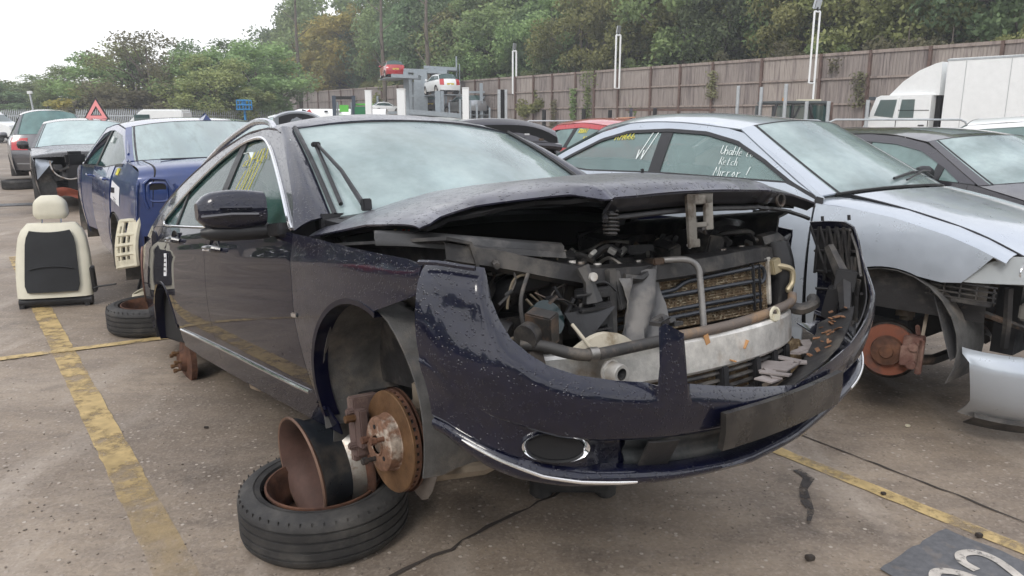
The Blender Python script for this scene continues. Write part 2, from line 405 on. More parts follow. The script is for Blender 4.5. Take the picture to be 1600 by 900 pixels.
    # door handles
    for hx, hz in ((-1.50, .862), (-2.33, .925)):
        h = MB().lathe([(0, -.012), (.05, -.010), (.062, 0), (.060, .003)], 20, Matrix.Translation((hx - .02, sgn * (sy(hx, hz) - .004), hz)) @ Matrix.Rotation(sgn * math.pi / -2, 4, 'X') @ Matrix.Scale(1.3, 4, (1, 0, 0)))
        dish = h.build('handle_recess', black_pl, car)
        yy = sgn * (sy(hx, hz) + .028)
        MB().tube([(hx - .10, sgn * sy(hx, hz), hz + .005), (hx - .075, yy, hz + .012), (hx, yy + sgn * .004, hz + .012), (hx + .075, yy, hz + .008), (hx + .095, sgn * sy(hx, hz), hz)], [.010, .013, .014, .013, .010], 8).build('door_handle', navy, car)
        MB().tube([(hx - .06, yy + sgn * .010, hz + .003), (hx + .06, yy + sgn * .010, hz)], .005, 6).build('handle_trim', chrome, car)
    # side marker lamp on the fender, fuel flap
    if sgn < 0:
        box('side_marker', (-.478, -(sy(-.48, .615) + .002), .612), (.055, .008, .020), chrome, car)
        MB().cyl((-2.98, -(sy(-2.98, .93) - .01), .93), (-2.98, -(sy(-2.98, .93) + .003), .93), .075, 24).build('fuel_flap', navy_dry, car)
        lab = panel('stock_label', [(-2.60, .73), (-2.52, .73), (-2.50, .86), (-2.58, .86)], side(-1, .004), label_w, car, .04, .001)
        for k in range(4): panel('label_print', [(-2.585 + .005 * k, .755 + .025 * k), (-2.53 + .004 * k, .755 + .025 * k), (-2.53 + .004 * k, .762 + .025 * k), (-2.585 + .005 * k, .762 + .025 * k)], side(-1, .007), ink, lab, .05, .001)
    # wheel arch lips
    for cx, r, a0, a1 in ((-.02, .377, 190, 64), (-2.76, .387, 20, 180)):
        P = [(x, z) for x, z in arcpts(cx, .31, r, a0, a1, 26)]
        G = [[(x, sgn * (sy(x, max(z, .22)) + .004), z), (cx + (x - cx) * .955, sgn * (sy(x, max(z, .22)) + .002), .31 + (z - .31) * .955), (cx + (x - cx) * .95, sgn * (sy(x, max(z, .22)) - .05), .31 + (z - .31) * .95)] for x, z in P]
        grid('arch_lip', G, navy_dry, car, .004, flip=(sgn < 0) == (a0 > a1))
    # roof rail
    rl = [(-1.30, sgn * .605, 1.395), (-1.36, sgn * .60, 1.432), (-1.50, sgn * .595, 1.462), (-1.70, sgn * .592, 1.472), (-2.2, sgn * .588, 1.434), (-2.7, sgn * .58, 1.358), (-3.05, sgn * .56, 1.275), (-3.2, sgn * .555, 1.20)]
    MB().tube(catmull(rl, 6), [.012] * 2 + [.016] * 40 + [.012], 8).build('roof_rail', M('satin_silver_rail', (.62, .63, .66), .25, .9, rvar=.1), car)

# roof
stn = [(-1.06, -1.13, 1.352, 1.410), (-1.15, -1.21, 1.378, 1.440), (-1.3, -1.34, 1.40, 1.472), (-1.5, -1.52, 1.418, 1.475), (-1.75, -1.75, 1.425, 1.475), (-2.2, -2.2, 1.385, 1.43), (-2.6, -2.6, 1.315, 1.37), (-3.0, -3.0, 1.225, 1.29), (-3.32, -3.30, 1.13, 1.20)]
G = []
for xc, xs, zs, zc in [tuple(p) for p in catmull(stn, 4)]:
    row = []
    for k in range(25):
        v = -1 + 2 * k / 24; ys = sy(xs, zs)
        row.append((xs + (xc - xs) * (1 - v * v), v * ys, zs + (zc - zs) * (1 - abs(v) ** 2.6)))
    G.append(row)
grid('roof', G, navy_wet, car, .008)
# tailgate: glass and lower panel
tg = [(-3.34, -3.31, 1.12, 1.195), (-3.54, -3.50, .98, 1.02)]
G = [[(xs + (xc - xs) * (1 - v * v), v * sy(xs, zs) * .98, zs + (zc - zs) * (1 - abs(v) ** 2.6)) for v in np.linspace(-1, 1, 17)] for xc, xs, zs, zc in tg]
grid('rear_windscreen', G, side_glass, car, .005)
G = [[(-3.46 - .12 * (1 - v * v) - .05 * math.sin(math.pi * t), v * .80, .98 - .62 * t) for v in np.linspace(-1, 1, 17)] for t in np.linspace(0, 1, 8)]
grid('tailgate', G, navy_dry, car, .01)
# windscreen
def wsP(u, t, o=0.0):
    ys = .705 + (.588 - .705) * t; x = -.50 + (-1.13 + .50) * t + (.20 + (.07 - .20) * t) * (1 - u * u); z = .955 + (1.375 - .955) * t + .035 * (1 - u * u) + .02 * math.sin(math.pi * t)
    return (x + .55 * o, u * ys, z + .83 * o)
grid('windscreen', [[wsP(u, t) for u in np.linspace(-1, 1, 21)] for t in np.linspace(0, 1, 9)], ws_glass, car, .005, flip=True)
MB().tube([wsP(u, 1.0, .000) for u in np.linspace(-1, 1, 20)], .006, 6).build('windscreen_seal', black_pl, car)
for sgn in (-1, 1):
    G = []
    for t in np.linspace(0, 1, 14):
        a = Vector(wsP(sgn, t, .004)); i = t * 4.0; k = min(int(i), 3); f = i - k
        ex = ENT[k][0] + (ENT[k + 1][0] - ENT[k][0]) * f; ez = ENT[k][1] + (ENT[k + 1][1] - ENT[k][1]) * f
        b = Vector((ex, sgn * sy(ex, ez), ez)); row = []
        for q in np.linspace(0, 1, 5): p = a.lerp(b, q); row.append((p.x + .012 * math.sin(math.pi * q), p.y + sgn * .012 * math.sin(math.pi * q), p.z + .012 * math.sin(math.pi * q)))
        G.append(row)
    grid('windscreen_pillar', G, navy, car, .006, flip=sgn > 0)
    MB().tube([wsP(sgn * .985, t, .010) for t in np.linspace(0, .98, 12)], .010, 6).build('pillar_seal', black_pl, car)
# cowl, wiper parts at the right-hand corner
grid('scuttle_panel', [[(-.50 + .20 * (1 - u * u) + q * .14, u * .74, .950 + .034 * (1 - u * u) - .02 * q) for u in np.linspace(-1, 1, 15)] for q in (0, .5, 1)], black_pl, car, .02)
MB().tube([wsP(-.945, .06, .02), wsP(-.93, .66, .025)], .009, 6).build('wiper_blade', black_pl, car)
MB().tube([wsP(-.855, .02, .03), wsP(-.885, .30, .045), wsP(-.93, .64, .035)], [.011, .008, .006], 6).build('wiper_arm', black_pl, car)
box('wiper_cap', wsP(-.845, .0, .035), (.03, .035, .045), black_pl, car)
box('wiper_clip', wsP(-.935, .64, .032), (.025, .035, .02), black_pl, car)
# cabin
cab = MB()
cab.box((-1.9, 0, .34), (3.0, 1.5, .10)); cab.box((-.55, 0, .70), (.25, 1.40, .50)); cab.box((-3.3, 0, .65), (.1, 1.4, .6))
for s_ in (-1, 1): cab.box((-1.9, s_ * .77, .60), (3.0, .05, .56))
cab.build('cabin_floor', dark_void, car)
trim = M('dark_cabin_trim', (.03, .03, .033), .7)
G = [[(-.40 - .30 * q, u * .70, .90 + .055 * math.sin(math.pi * q) - .05 * u * u) for u in np.linspace(-1, 1, 11)] for q in (0, .33, .66, 1)]
grid('dashboard', G, M('pale_dash_top', (.16, .17, .18), .6), car, .03)
for s_ in (-1, 1):
    m_ = MB(); m_.box((-1.45, s_ * .36, .52), (.50, .46, .16)); m_.box((-1.74, s_ * .36, .84), (.14, .44, .56), (0, -.25, 0)); m_.box((-1.86, s_ * .36, 1.19), (.09, .24, .15), (0, -.2, 0))
    m_.build('front_seat', trim, car, bevel=.03)
m_ = MB(); m_.box((-2.55, 0, .55), (.5, 1.25, .16)); m_.box((-2.85, 0, .84), (.14, 1.25, .50), (0, -.3, 0)); m_.build('rear_bench', trim, car, bevel=.03)
G = [[(-.60 - .18 * q, -.22 + u * .38, .94 + .085 * math.sin(math.pi * q) + .02 * (1 - u * u)) for u in np.linspace(-1, 1, 15)] for q in np.linspace(0, 1, 6)]
grid('pale_reflection_sheet', G, M('pale_reflection_and_cloth', (.72, .78, .78), .8, bump=.3, bscale=20), car, .01)  # added pale sheet, stands in for a reflection low in the windscreen
sw = MB(); sw.tube([(-1.02 + .05 * math.sin(a), -.36 + .185 * math.cos(a), .86 + .175 * math.sin(a)) for a in np.linspace(0, 2 * math.pi, 26)], .014, 8, False); sw.box((-1.0, -.36, .86), (.05, .13, .11)); sw.build('steering_wheel', black_pl, car)
wb = [(Vector((-1.62 + .35 * t, -.62, .95 + .10 * t))) for t in np.linspace(0, 1, 2)]
# deflated curtain of pale fabric behind the driver's window
G = [[(-.98 - .55 * a, -.655 + .04 * math.sin(3 * a + b), 1.33 - .22 * b * math.sin(math.pi * min(1, a + .12)) ** .6 - .02) for a in np.linspace(0, 1, 12)] for b in np.linspace(0, 1, 6)]
grid('curtain_airbag', G, M('pale_reflection_and_cloth', (.62, .66, .66), .8, bump=.3, bscale=20), car, .004)

# yellow pen scrawl on the driver's window
rng = random.Random(5)
scr = []
def on_side(u, v): return (u, -(sy(u, v) - .002), v)
for i in range(5):
    x0 = -1.24 - .05 * i; z0 = 1.27 - .012 * i
    pts = [(x0 + .012 * rng.uniform(-1, 1) - .055 * t, z0 - .27 * t * (1 - .07 * i)) for t in np.linspace(0, 1, 6)]
    scr.append(pts)
for g_ in ([(0, 0), (.03, 0), (.012, -.05)], [(.05, 0), (.045, -.05), (.07, -.05), (.07, 0), (.05, 0)], [(.09, 0), (.09, -.03), (.12, -.03), (.115, .0), (.115, -.06)], [(.16, 0), (.14, -.02), (.14, -.05), (.165, -.05), (.16, -.03), (.14, -.03)]):
    scr.append([(-1.16 - a * 2.2, 1.305 + b * 1.1) for a, b in g_])
mk = MB()
for s_ in scr: mk.tube([on_side(u, v) for u, v in s_], .0019, 4)
mk.build('pen_marking', mark_y, car)

# door mirror
mir = MB()
hs = [(-.02, .0), (.03, .0)]
G = []
for a in np.linspace(0, 1, 11):          # inboard to outboard
    y = -.895 - .225 * a; x0 = -.70 - .06 * a
    k = math.sin(math.pi * min(1, .5 + .5 * (1 - a) ** .45)) if a > .5 else 1.0
    hz = .076 * (max(0.35, 1 - max(0, a - .80) ** 2 * 13)) * (.84 + .16 * math.sin(math.pi * min(1, a * 1.1)))
    hx = .062 * max(.4, 1 - max(0, a - .8) ** 2 * 12)
    row = []
    for t in np.linspace(0, 2 * math.pi, 21):
        cx, cz = math.cos(t), math.sin(t); e = .7
        row.append((x0 + hx * math.copysign(abs(cx) ** e, cx) * (1.0 if cx > 0 else .55), y, 1.008 + .0 * a + hz * math.copysign(abs(cz) ** e, cz)))
    G.append(row)
mroot = grid('door_mirror', G, navy, car, 0, flip=False)
MB().add(G[0][:-1], [tuple(range(20))]).build('mirror_end', black_pl, mroot); MB().add(G[-1][:-1], [tuple(range(20))]).build('mirror_tip', navy, mroot)
G2 = [[(x, y, .938 + (z - .938) * .0 - .0 + (-.030 if i_ % 2 else .0)) for i_, (x, y, z) in enumerate([])] for row in G]
lowm = MB()
for a0, a1 in ((.0, 1.0),):
    P1 = [(-.70 - .06 * a, -.875 - .235 * a, .925 + .004 * a) for a in np.linspace(0, 1, 9)]
    lowm.tube(P1, [.030, .033, .034, .034, .034, .034, .033, .028, .014], 12)
lowm.build('mirror_base', black_pl, mroot)
MB().tube([(-.632, -.93, .985), (-.655, -1.02, .99), (-.69, -1.12, .985)], .007, 6).build('indicator_lens', M('smoked_indicator', (.05, .05, .06), .15, coat=1), mroot)
MB().tube([(-.640, -.95, 1.012), (-.665, -1.06, 1.016)], .006, 6).build('cover_ridge', navy, mroot)
box('mirror_foot', (-.64, -.865, .925), (.16, .05, .045), black_pl, car)

# ------------------------------------------------------------------ bonnet, sprung open
_by = [-.81, -.775, -.72, -.62, -.54, -.46, -.41, -.385, -.365, -.335, -.25, 0, .2, .34, .38, .46, .56, .66, .76, .81]; _bx = [.335, .345, .318, .337, .416, .492, .555, .625, .650, .628, .640, .652, .645, .625, .640, .60, .575, .56, .555, .53]
def bonP(x, y, o=0.0):
    ze = np.interp(x, [-.52, 0, .33, .7], [.898, .925, .914, .880]); zc = np.interp(x, [-.5, -.2, .3, .66, .75], [1.03, 1.050, 1.034, .986, .96])
    v = min(1.0, abs(y) / .80)
    z = ze + (zc - ze) * (1 - v ** 2.3) + .004 * math.exp(-((abs(y) - .42 - .10 * (-x)) / .07) ** 2)
    d = max(0.0, float(np.interp(y, _by, _bx)) - x); k = float(np.interp(y, [-.8, -.42, -.38, .35, .6, .8], [.012, .016, .034, .030, .012, .006]))
    z -= k * math.exp(-d / .028) + .008 * math.exp(-d / .10) + .012 * math.exp(-max(0, .806 - abs(y)) / .02)
    return (x, y, z + o)
bon = [(-.50, -.80), (-.2, -.806), (.10, -.806), (.33, -.80), (.345, -.775), (.318, -.72), (.337, -.62), (.416, -.54), (.492, -.46), (.555, -.41), (.625, -.385), (.650, -.365), (.628, -.335), (.640, -.25), (.652, 0), (.645, .2), (.625, .34),
       (.640, .38), (.60, .46), (.575, .56), (.56, .66), (.555, .76), (.53, .80), (.1, .806), (-.2, .806), (-.50, .80), (-.40, .5), (-.33, 0), (-.40, -.5)]
bonnet = panel('bonnet', bon, bonP, navy_wet, car, .022, .006)
# pressed inner frame under the skin
fr = [(-.45, -.76), (.30, -.76), (.29, -.68), (.44, -.47), (.615, -.36), (.618, .33), (.51, .50), (.48, .74), (-.45, .76)]
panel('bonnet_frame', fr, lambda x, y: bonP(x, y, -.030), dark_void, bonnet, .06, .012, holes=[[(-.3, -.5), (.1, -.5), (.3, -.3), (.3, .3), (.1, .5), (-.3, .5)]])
# folded edge of the bonnet around the grille opening
be = catmull(bon[11:22], 4)
grid('bonnet_edge', [[(bonP(x, y)[0] - .004 - .035 * q, y, bonP(x, y)[2] - .004 - (.036 if y < .3 else .036 - .035 * (y - .3)) * q ** .8) for q in (0, .35, .7, 1)] for x, y in be], M('dark_bonnet_flange', (.02, .02, .024), .35, coat=.5, rvar=.1), bonnet, .004)
MB().tube([(x - .030, y, bonP(x, y)[2] - .058) for x, y in be], .008, 6).build('bonnet_lip', black_pl, bonnet)
def bracket(yc):
    m = MB(); V = [(0, -.055, .0), (0, .055, 0), (0, .055, -.10), (0, .035, -.10), (0, .03, -.14), (0, .0, -.165), (0, -.025, -.165), (0, -.03, -.06), (0, -.055, -.055)]
    return m
bk = MB()
for y0, y1, z0, z1 in ((-.058, -.022, .935, .775), (.020, .056, .935, .825), (-.058, .056, .935, .905), (-.03, .035, .850, .835), (-.045, -.01, .80, .775)): bk.box((.648, (y0 + y1) / 2, (z0 + z1) / 2), (.012, y1 - y0, z0 - z1))
bk.build('striker_bracket', M('grimy_zinc_bracket', (.25, .235, .21), .5, .6, col2=(.12, .10, .08), c2scale=9, var=.3, bump=.3), bonnet, bevel=.002)
MB().tube([(.63, 0, .86), (.63, .0, .83), (.65, .02, .815), (.66, .0, .83)], .006, 6).build('striker_loop', steel_dk, bonnet)
def coil(cx, cy, z0, z1, r, w, n):
    return [(cx + r * math.cos(a), cy + r * math.sin(a), z0 + (z1 - z0) * a / (2 * math.pi * n)) for a in np.linspace(0, 2 * math.pi * n, n * 12)]
MB().tube(coil(.598, -.325, .90, .835, .022, .003, 6), .0035, 5).build('catch_spring', steel_dk, bonnet)
MB().cyl((.598, -.325, .90), (.598, -.325, .83), .014, 12).build('spring_core', black_pl, bonnet)
bf = MB().cyl((.56, .42, .945), (.56, .42, .885), .012, 10)
for z_ in (.90, .888, .876): bf.cyl((.56, .42, z_), (.56, .42, z_ - .006), .026, 12)
bf.build('rubber_buffer', rubber, bonnet)
MB().tube([(.585, .50 + .022 * math.cos(a), .905 + .022 * math.sin(a)) for a in np.linspace(0, 2 * math.pi, 13)], .006, 6).build('striker_eye', steel_dk, bonnet)
MB().cyl(bonP(.30, .12, 0), bonP(.30, .12, .014), .006, 8).build('washer_jet', black_pl, bonnet)

# ------------------------------------------------------------------ hanging front bumper
PL = [(.30, -.905), (.40, -.905), (.50, -.89), (.60, -.855), (.70, -.78), (.79, -.62), (.85, -.40), (.88, -.15), (.885, 0), (.88, .15), (.85, .40), (.79, .62), (.70, .78), (.60, .855), (.50, .89), (.40, .905), (.3, .905)]
PP = np.array(catmull(PL, 8)); SS = np.concatenate([[0], np.cumsum(np.hypot(*np.diff(PP, axis=0).T))]); SS -= SS[len(SS) // 2]
def plan(s, o=0.0):
    x, y = np.interp(s, SS, PP[:, 0]), np.interp(s, SS, PP[:, 1]); x2, y2 = np.interp(s + .02, SS, PP[:, 0]), np.interp(s + .02, SS, PP[:, 1]); x1, y1 = np.interp(s - .02, SS, PP[:, 0]), np.interp(s - .02, SS, PP[:, 1])
    t = np.array([x2 - x1, y2 - y1]); t /= np.linalg.norm(t); return x + t[1] * o, y - t[0] * o
zr = lambda s: .025 if s > .2 else (0 if s < -.2 else .025 * (s + .2) / .4)
TOP = [(-1.13, .80), (-1.072, .80), (-.982, .796), (-.872, .776), (-.860, .70), (-.842, .65), (-.815, .601), (-.774, .562), (-.729, .528), (-.656, .497), (-.549, .469), (-.447, .450), (-.443, .50), (-.438, .598), (-.420, .606), (-.372, .575), (-.366, .50), (-.360, .445), (-.342, .432), (-.271, .416), (-.127, .386), (.0, .365), (.086, .352), (.305, .395), (.45, .43), (.549, .47), (.656, .515), (.729, .55), (.774, .59), (.815, .64), (.845, .70), (.870, .79), (.93, .81), (1.02, .815), (1.13, .815)]
CRE = [(-1.13, .60), (-1.008, .542), (-.955, .49), (-.866, .428), (-.774, .386), (-.705, .358), (-.604, .336), (-.402, .311), (-.238, .300), (.0, .295), (.3, .32), (.6, .37), (.75, .41), (.866, .46), (.955, .52), (1.13, .63)]
LED = [(-1.13, .42), (-1.0, .385), (-.866, .318), (-.752, .266), (-.656, .242), (-.521, .221), (-.371, .198), (-.177, .182), (-.069, .180), (.15, .20), (.338, .245), (.577, .285), (.75, .32), (.866, .36), (1.0, .42), (1.13, .45)]
BOT = [(-1.13, .40), (-1.008, .355), (-.897, .279), (-.815, .246), (-.705, .217), (-.577, .198), (-.432, .178), (-.271, .165), (-.069, .157), (.177, .179), (.402, .225), (.577, .262), (.75, .30), (.9, .35), (1.13, .42)]
fi = lambda T, s: float(np.interp(s, [a for a, b in T], [b for a, b in T]))
ss = sorted(set(list(np.round(np.arange(-1.045, 1.121, .016), 4)) + [a for a, b in TOP if -1.045 < a < 1.12]))
bmp = empty('bumper', parent=car)
def brow(s, z, o): x, y = plan(s, o + .034 + .19 * min(0, z - .55)); return (x, y, z)
G = []
for s in ss:
    zt, zc = fi(TOP, s), fi(CRE, s); row = []
    for t in np.linspace(0, 1, 12):
        z = zt + (zc - zt) * t; st_ = 1 if (-.45 < s < -.355) else 0; o = .006 - .05 * max(0, (z - .48)) ** 1.3 * 2 + .012 * math.sin(math.pi * min(1, max(0, (z - zc) / .2))) - (0 if st_ else (.034 if s < .1 else .012)) * max(0, 1 - (zt - z) / .060) ** 2
        row.append(brow(s, z, o))
    e_ = 1 / (1 + math.exp(-(s + .80) / .03)) * (1 / (1 + math.exp((s - .84) / .03))); row.append(brow(s, zc - .006, .006 - .002 * e_)); row.append(brow(s, zc - .009, .006 - .024 * e_)); G.append(row)
grid('bumper_skin', G, navy, bmp, .005)
MB().tube([brow(s, fi(CRE, s) - .001, .006) for s in ss[::2]], .0035, 5).build('bumper_crease', navy, bmp)
# recessed band, ledge, lower lip
IN = (-.61, .66)
def dep(s):
    e_ = 1 / (1 + math.exp(-(s + .80) / .03)) * (1 / (1 + math.exp((s - .84) / .03)))
    return .004 - .024 * e_ - .045 * (1 / (1 + math.exp(-(s - IN[0]) / .02))) * (1 / (1 + math.exp((s - IN[1]) / .02)))
G = []
for s in ss:
    zc, zl = fi(CRE, s) - .009, fi(LED, s); d = dep(s)
    G.append([brow(s, zc, dep(s) + .045 * 0), brow(s, zc - (zc - zl) * .12, d)] + [brow(s, zc - (zc - zl) * t, d - .006 * math.sin(3 * t)) for t in (.35, .55, .75, .92)])
grid('lower_fascia', G, navy, bmp, .005)
G = []
for s in ss:
    zc, zl, zb = fi(CRE, s) - .009, fi(LED, s), fi(BOT, s); d = dep(s); q = zc - (zc - zl) * .92
    G.append([brow(s, q, d - .006), brow(s, (q + zl) / 2 + .002, d * .45), brow(s, zl + .001, -.004), brow(s, zl - .006, .008), brow(s, (zl + zb) / 2, .011), brow(s, zb + .004, .006), brow(s, zb - .004, -.02), brow(s, zb + .006, -.10)])
grid('bumper_lip', G, navy, bmp, .004)
# dark insert of the middle intake with its bars
G = [[brow(s, (fi(CRE, s) - .02) + (fi(LED, s) + .012 - fi(CRE, s) + .02) * t, dep(s) + .008 + .008 * math.sin(9 * t)) for t in np.linspace(0, 1, 9)] for s in np.arange(-.50, .50, .02)]
grid('intake_insert', G, M('grey_green_insert', (.035, .04, .042), .5, col2=(.08, .08, .08), c2scale=8, bump=.2), bmp, .004)
G = [[brow(s, fi(CRE, s) - .02 - .085 * t, dep(s) + .02 + .045 * (1 - t)) for t in np.linspace(0, 1, 4)] for s in np.arange(-.46, -.355, .01)]
grid('intake_divider', G, dusty_pl, bmp, .006)
# fog lamp bezel, right-hand side: an oval chrome ring round an empty socket
def fogring(sc_):
    P = []
    for a in np.linspace(0, 2 * math.pi, 33):
        s = sc_ + .088 * math.cos(a); z = (.318 if sc_ < 0 else .36) + .040 * math.sin(a) * 1.0 - .20 * (s - sc_) * (1 if sc_ < 0 else -1) * .6
        P.append((s, z, a))
    return P
for sc_ in (-.715, .745):
    P = fogring(sc_); G = []
    for s, z, a in P:
        c0 = (sc_, .318 if sc_ < 0 else .36)
        row = []
        for k, o in ((1.0, .010), (1.03, .018), (1.0, .022), (.93, .018), (.86, .008), (.80, -.004)):
            row.append(brow(c0[0] + (s - c0[0]) * k, c0[1] + (z - c0[1]) * k, o - .02))
        G.append(row)
    fogb = grid('fog_lamp_bezel', G, chrome, bmp, 0, flip=False)
    G = [[brow(sc_ + (s - sc_) * k, c0[1] + (z - c0[1]) * k, -.010 - .004 * (1 - k)) for k in (.84, .4, .01)] for s, z, a in P]
    grid('fog_lamp_socket', G, dark_void, bmp, 0)
# bright strip on the lip
G = [brow(s, fi(LED, s) - .012 - .010 * min(1, max(0, (s + .95) / .4)), .014) for s in np.arange(-.955, -.48, .02)]
MB().tube(G, [.002] + [.0045] * (len(G) - 3) + [.004, .003], 8).build('chrome_strip', M('pale_bright_strip', (.85, .84, .82), .2, .8), bmp)
G = [brow(s, fi(LED, s) - .012, .014) for s in np.arange(.52, 1.06, .02)]
MB().tube(G, .0045, 8).build('chrome_strip', _mats['pale_bright_strip'], bmp)
# number plate plinth with nothing on it
G = [[brow(s, (.352 if s < .05 else .352 + .0 * s) + .02 * (s > 0) * s - .100 * t - .02 * (1 - t) * 0, .034 - .006 * abs(2 * t - 1)) for t in np.linspace(0, 1, 5)] for s in np.arange(-.245, .325, .02)]
for i, s in enumerate(np.arange(-.245, .325, .02)):
    k = (s - .03) * .10
    G[i] = [(x - .0, y - .03 * (j / 4 - .5) * (1 if s < 0 else -1) * 0, z + .0 + k * .25) for j, (x, y, z) in enumerate(G[i])]
pl_m = M('bare_plate_plinth', (.022, .020, .019), .30, col2=(.05, .045, .04), c2scale=5, rvar=.10)
plh = grid('plate_holder', G, pl_m, bmp, .020)
for s, z in ((-.225, .335), (-.225, .27), (.29, .35), (.29, .285)): MB().cyl(brow(s, z, .033), brow(s, z, .038), .005, 8).build('screw', steel_dk, bmp)
# parking sensors and washer flap: thin real rings and seams
for s, z in ((-.872, .478), (-.549, .358), (.60, .42)):
    P = [brow(s + .013 * math.cos(a), z + .016 * math.sin(a), .0125) for a in np.linspace(0, 2 * math.pi, 17)]
    MB().tube(P, .0013, 4, False).build('parking_sensor', M('sensor_ring', (.10, .11, .14), .3), bmp)
seam = M('panel_seam', (.004, .004, .006), .6)
for L_ in ([(-.700, .452), (-.690, .466), (-.60, .445), (-.575, .43), (-.548, .378), (-.64, .398), (-.700, .452)], [(-.386, .345), (-.378, .366), (-.326, .358), (-.322, .338)]):
    MB().tube([brow(s, z, .0115) for s, z in dense(L_, .02, False)], .0016, 4).build('flap_seam', seam, bmp)
# inner ribs on the left wing, seen from behind
rib = MB(); rg = random.Random(3)
for s in np.arange(.80, 1.10, .045):
    z0, z1 = fi(TOP, s) - .02, fi(CRE, s) + .02
    a, b = brow(s, z0, -.03), brow(s + .03, z1, -.03)
    rib.tube([a, b], .006, 5); a, b = brow(s + .04, z0, -.03), brow(s - .03, z1, -.03); rib.tube([a, b], .006, 5)
for z_ in (.78, .70, .62, .55): rib.tube([brow(s, z_ if z_ < fi(TOP, s) else fi(TOP, s) - .01, -.025) for s in np.arange(.80, 1.11, .05)], .006, 5)
rib.build('bumper_ribs', dusty_pl, bmp)
G = [[brow(s, fi(TOP, s) - .015 - (fi(TOP, s) - .03 - fi(CRE, s)) * t, -.014) for t in np.linspace(0, 1, 6)] for s in np.arange(.56, 1.11, .03)]
grid('bumper_inner', G, dusty_pl, bmp, .004)
box('lamp_bracket', (.67, .75, .60), (.07, .04, .08), black_pl, bmp, (0, .2, .5)); box('lamp_bracket', (.62, .74, .52), (.05, .04, .12), black_pl, bmp, (.2, .3, .4))
MB().tube([(.72, .66, .50), (.66, .76, .60), (.58, .80, .72)], [.02, .03, .02], 6).build('wing_stay', dusty_pl, bmp)
# top mounting lugs and right-hand flange
MB().tube([brow(s, fi(TOP, s) + .002, -.012) for s in np.arange(-1.04, -.87, .02)], .007, 6).build('bumper_flange', navy, bmp)
for s in (.93, 1.07): MB().cyl(brow(s, .815, -.01), brow(s, .835, -.01), .006, 6).build('mounting_lug', black_pl, bmp)
tp = MB(); rg = random.Random(8)
for k in range(7): tp.box(brow(-.405 + rg.uniform(-.025, .03), .600 + rg.uniform(-.006, .014), -.03 + rg.uniform(-.01, .02)), (.03, .03, .01), (rg.uniform(-.5, .5), rg.uniform(-.5, .5), rg.uniform(0, 3)))
tp.build('divider_top', dusty_pl, bmp)
# inside sheet of the grille surround with mud and leaves on it
G = [[(plan(s, -.02 - .12 * q)[0], plan(s, -.02 - .12 * q)[1], fi(TOP, s) - .012 - .06 * q) for q in np.linspace(0, 1, 4)] for s in np.arange(-.33, .72, .03)]
grid('grille_shelf', G, dusty_pl, bmp, .004)
lt = MB(); rg = random.Random(12)
for k in range(22):
    s = rg.uniform(.45, .72); q = rg.uniform(0, 1); x, y = plan(s, -.03 - .10 * q); z = fi(TOP, s) - .018 - .06 * q + rg.uniform(.008, .02)
    lt.box((x, y, z), (rg.uniform(.006, .03), rg.uniform(.006, .02), .003), (rg.uniform(-.5, .5), rg.uniform(-.5, .5), rg.uniform(0, 3)))
o_ = lt.build('leaf_litter', leaf_dead, bmp); o_['kind'] = 'stuff'
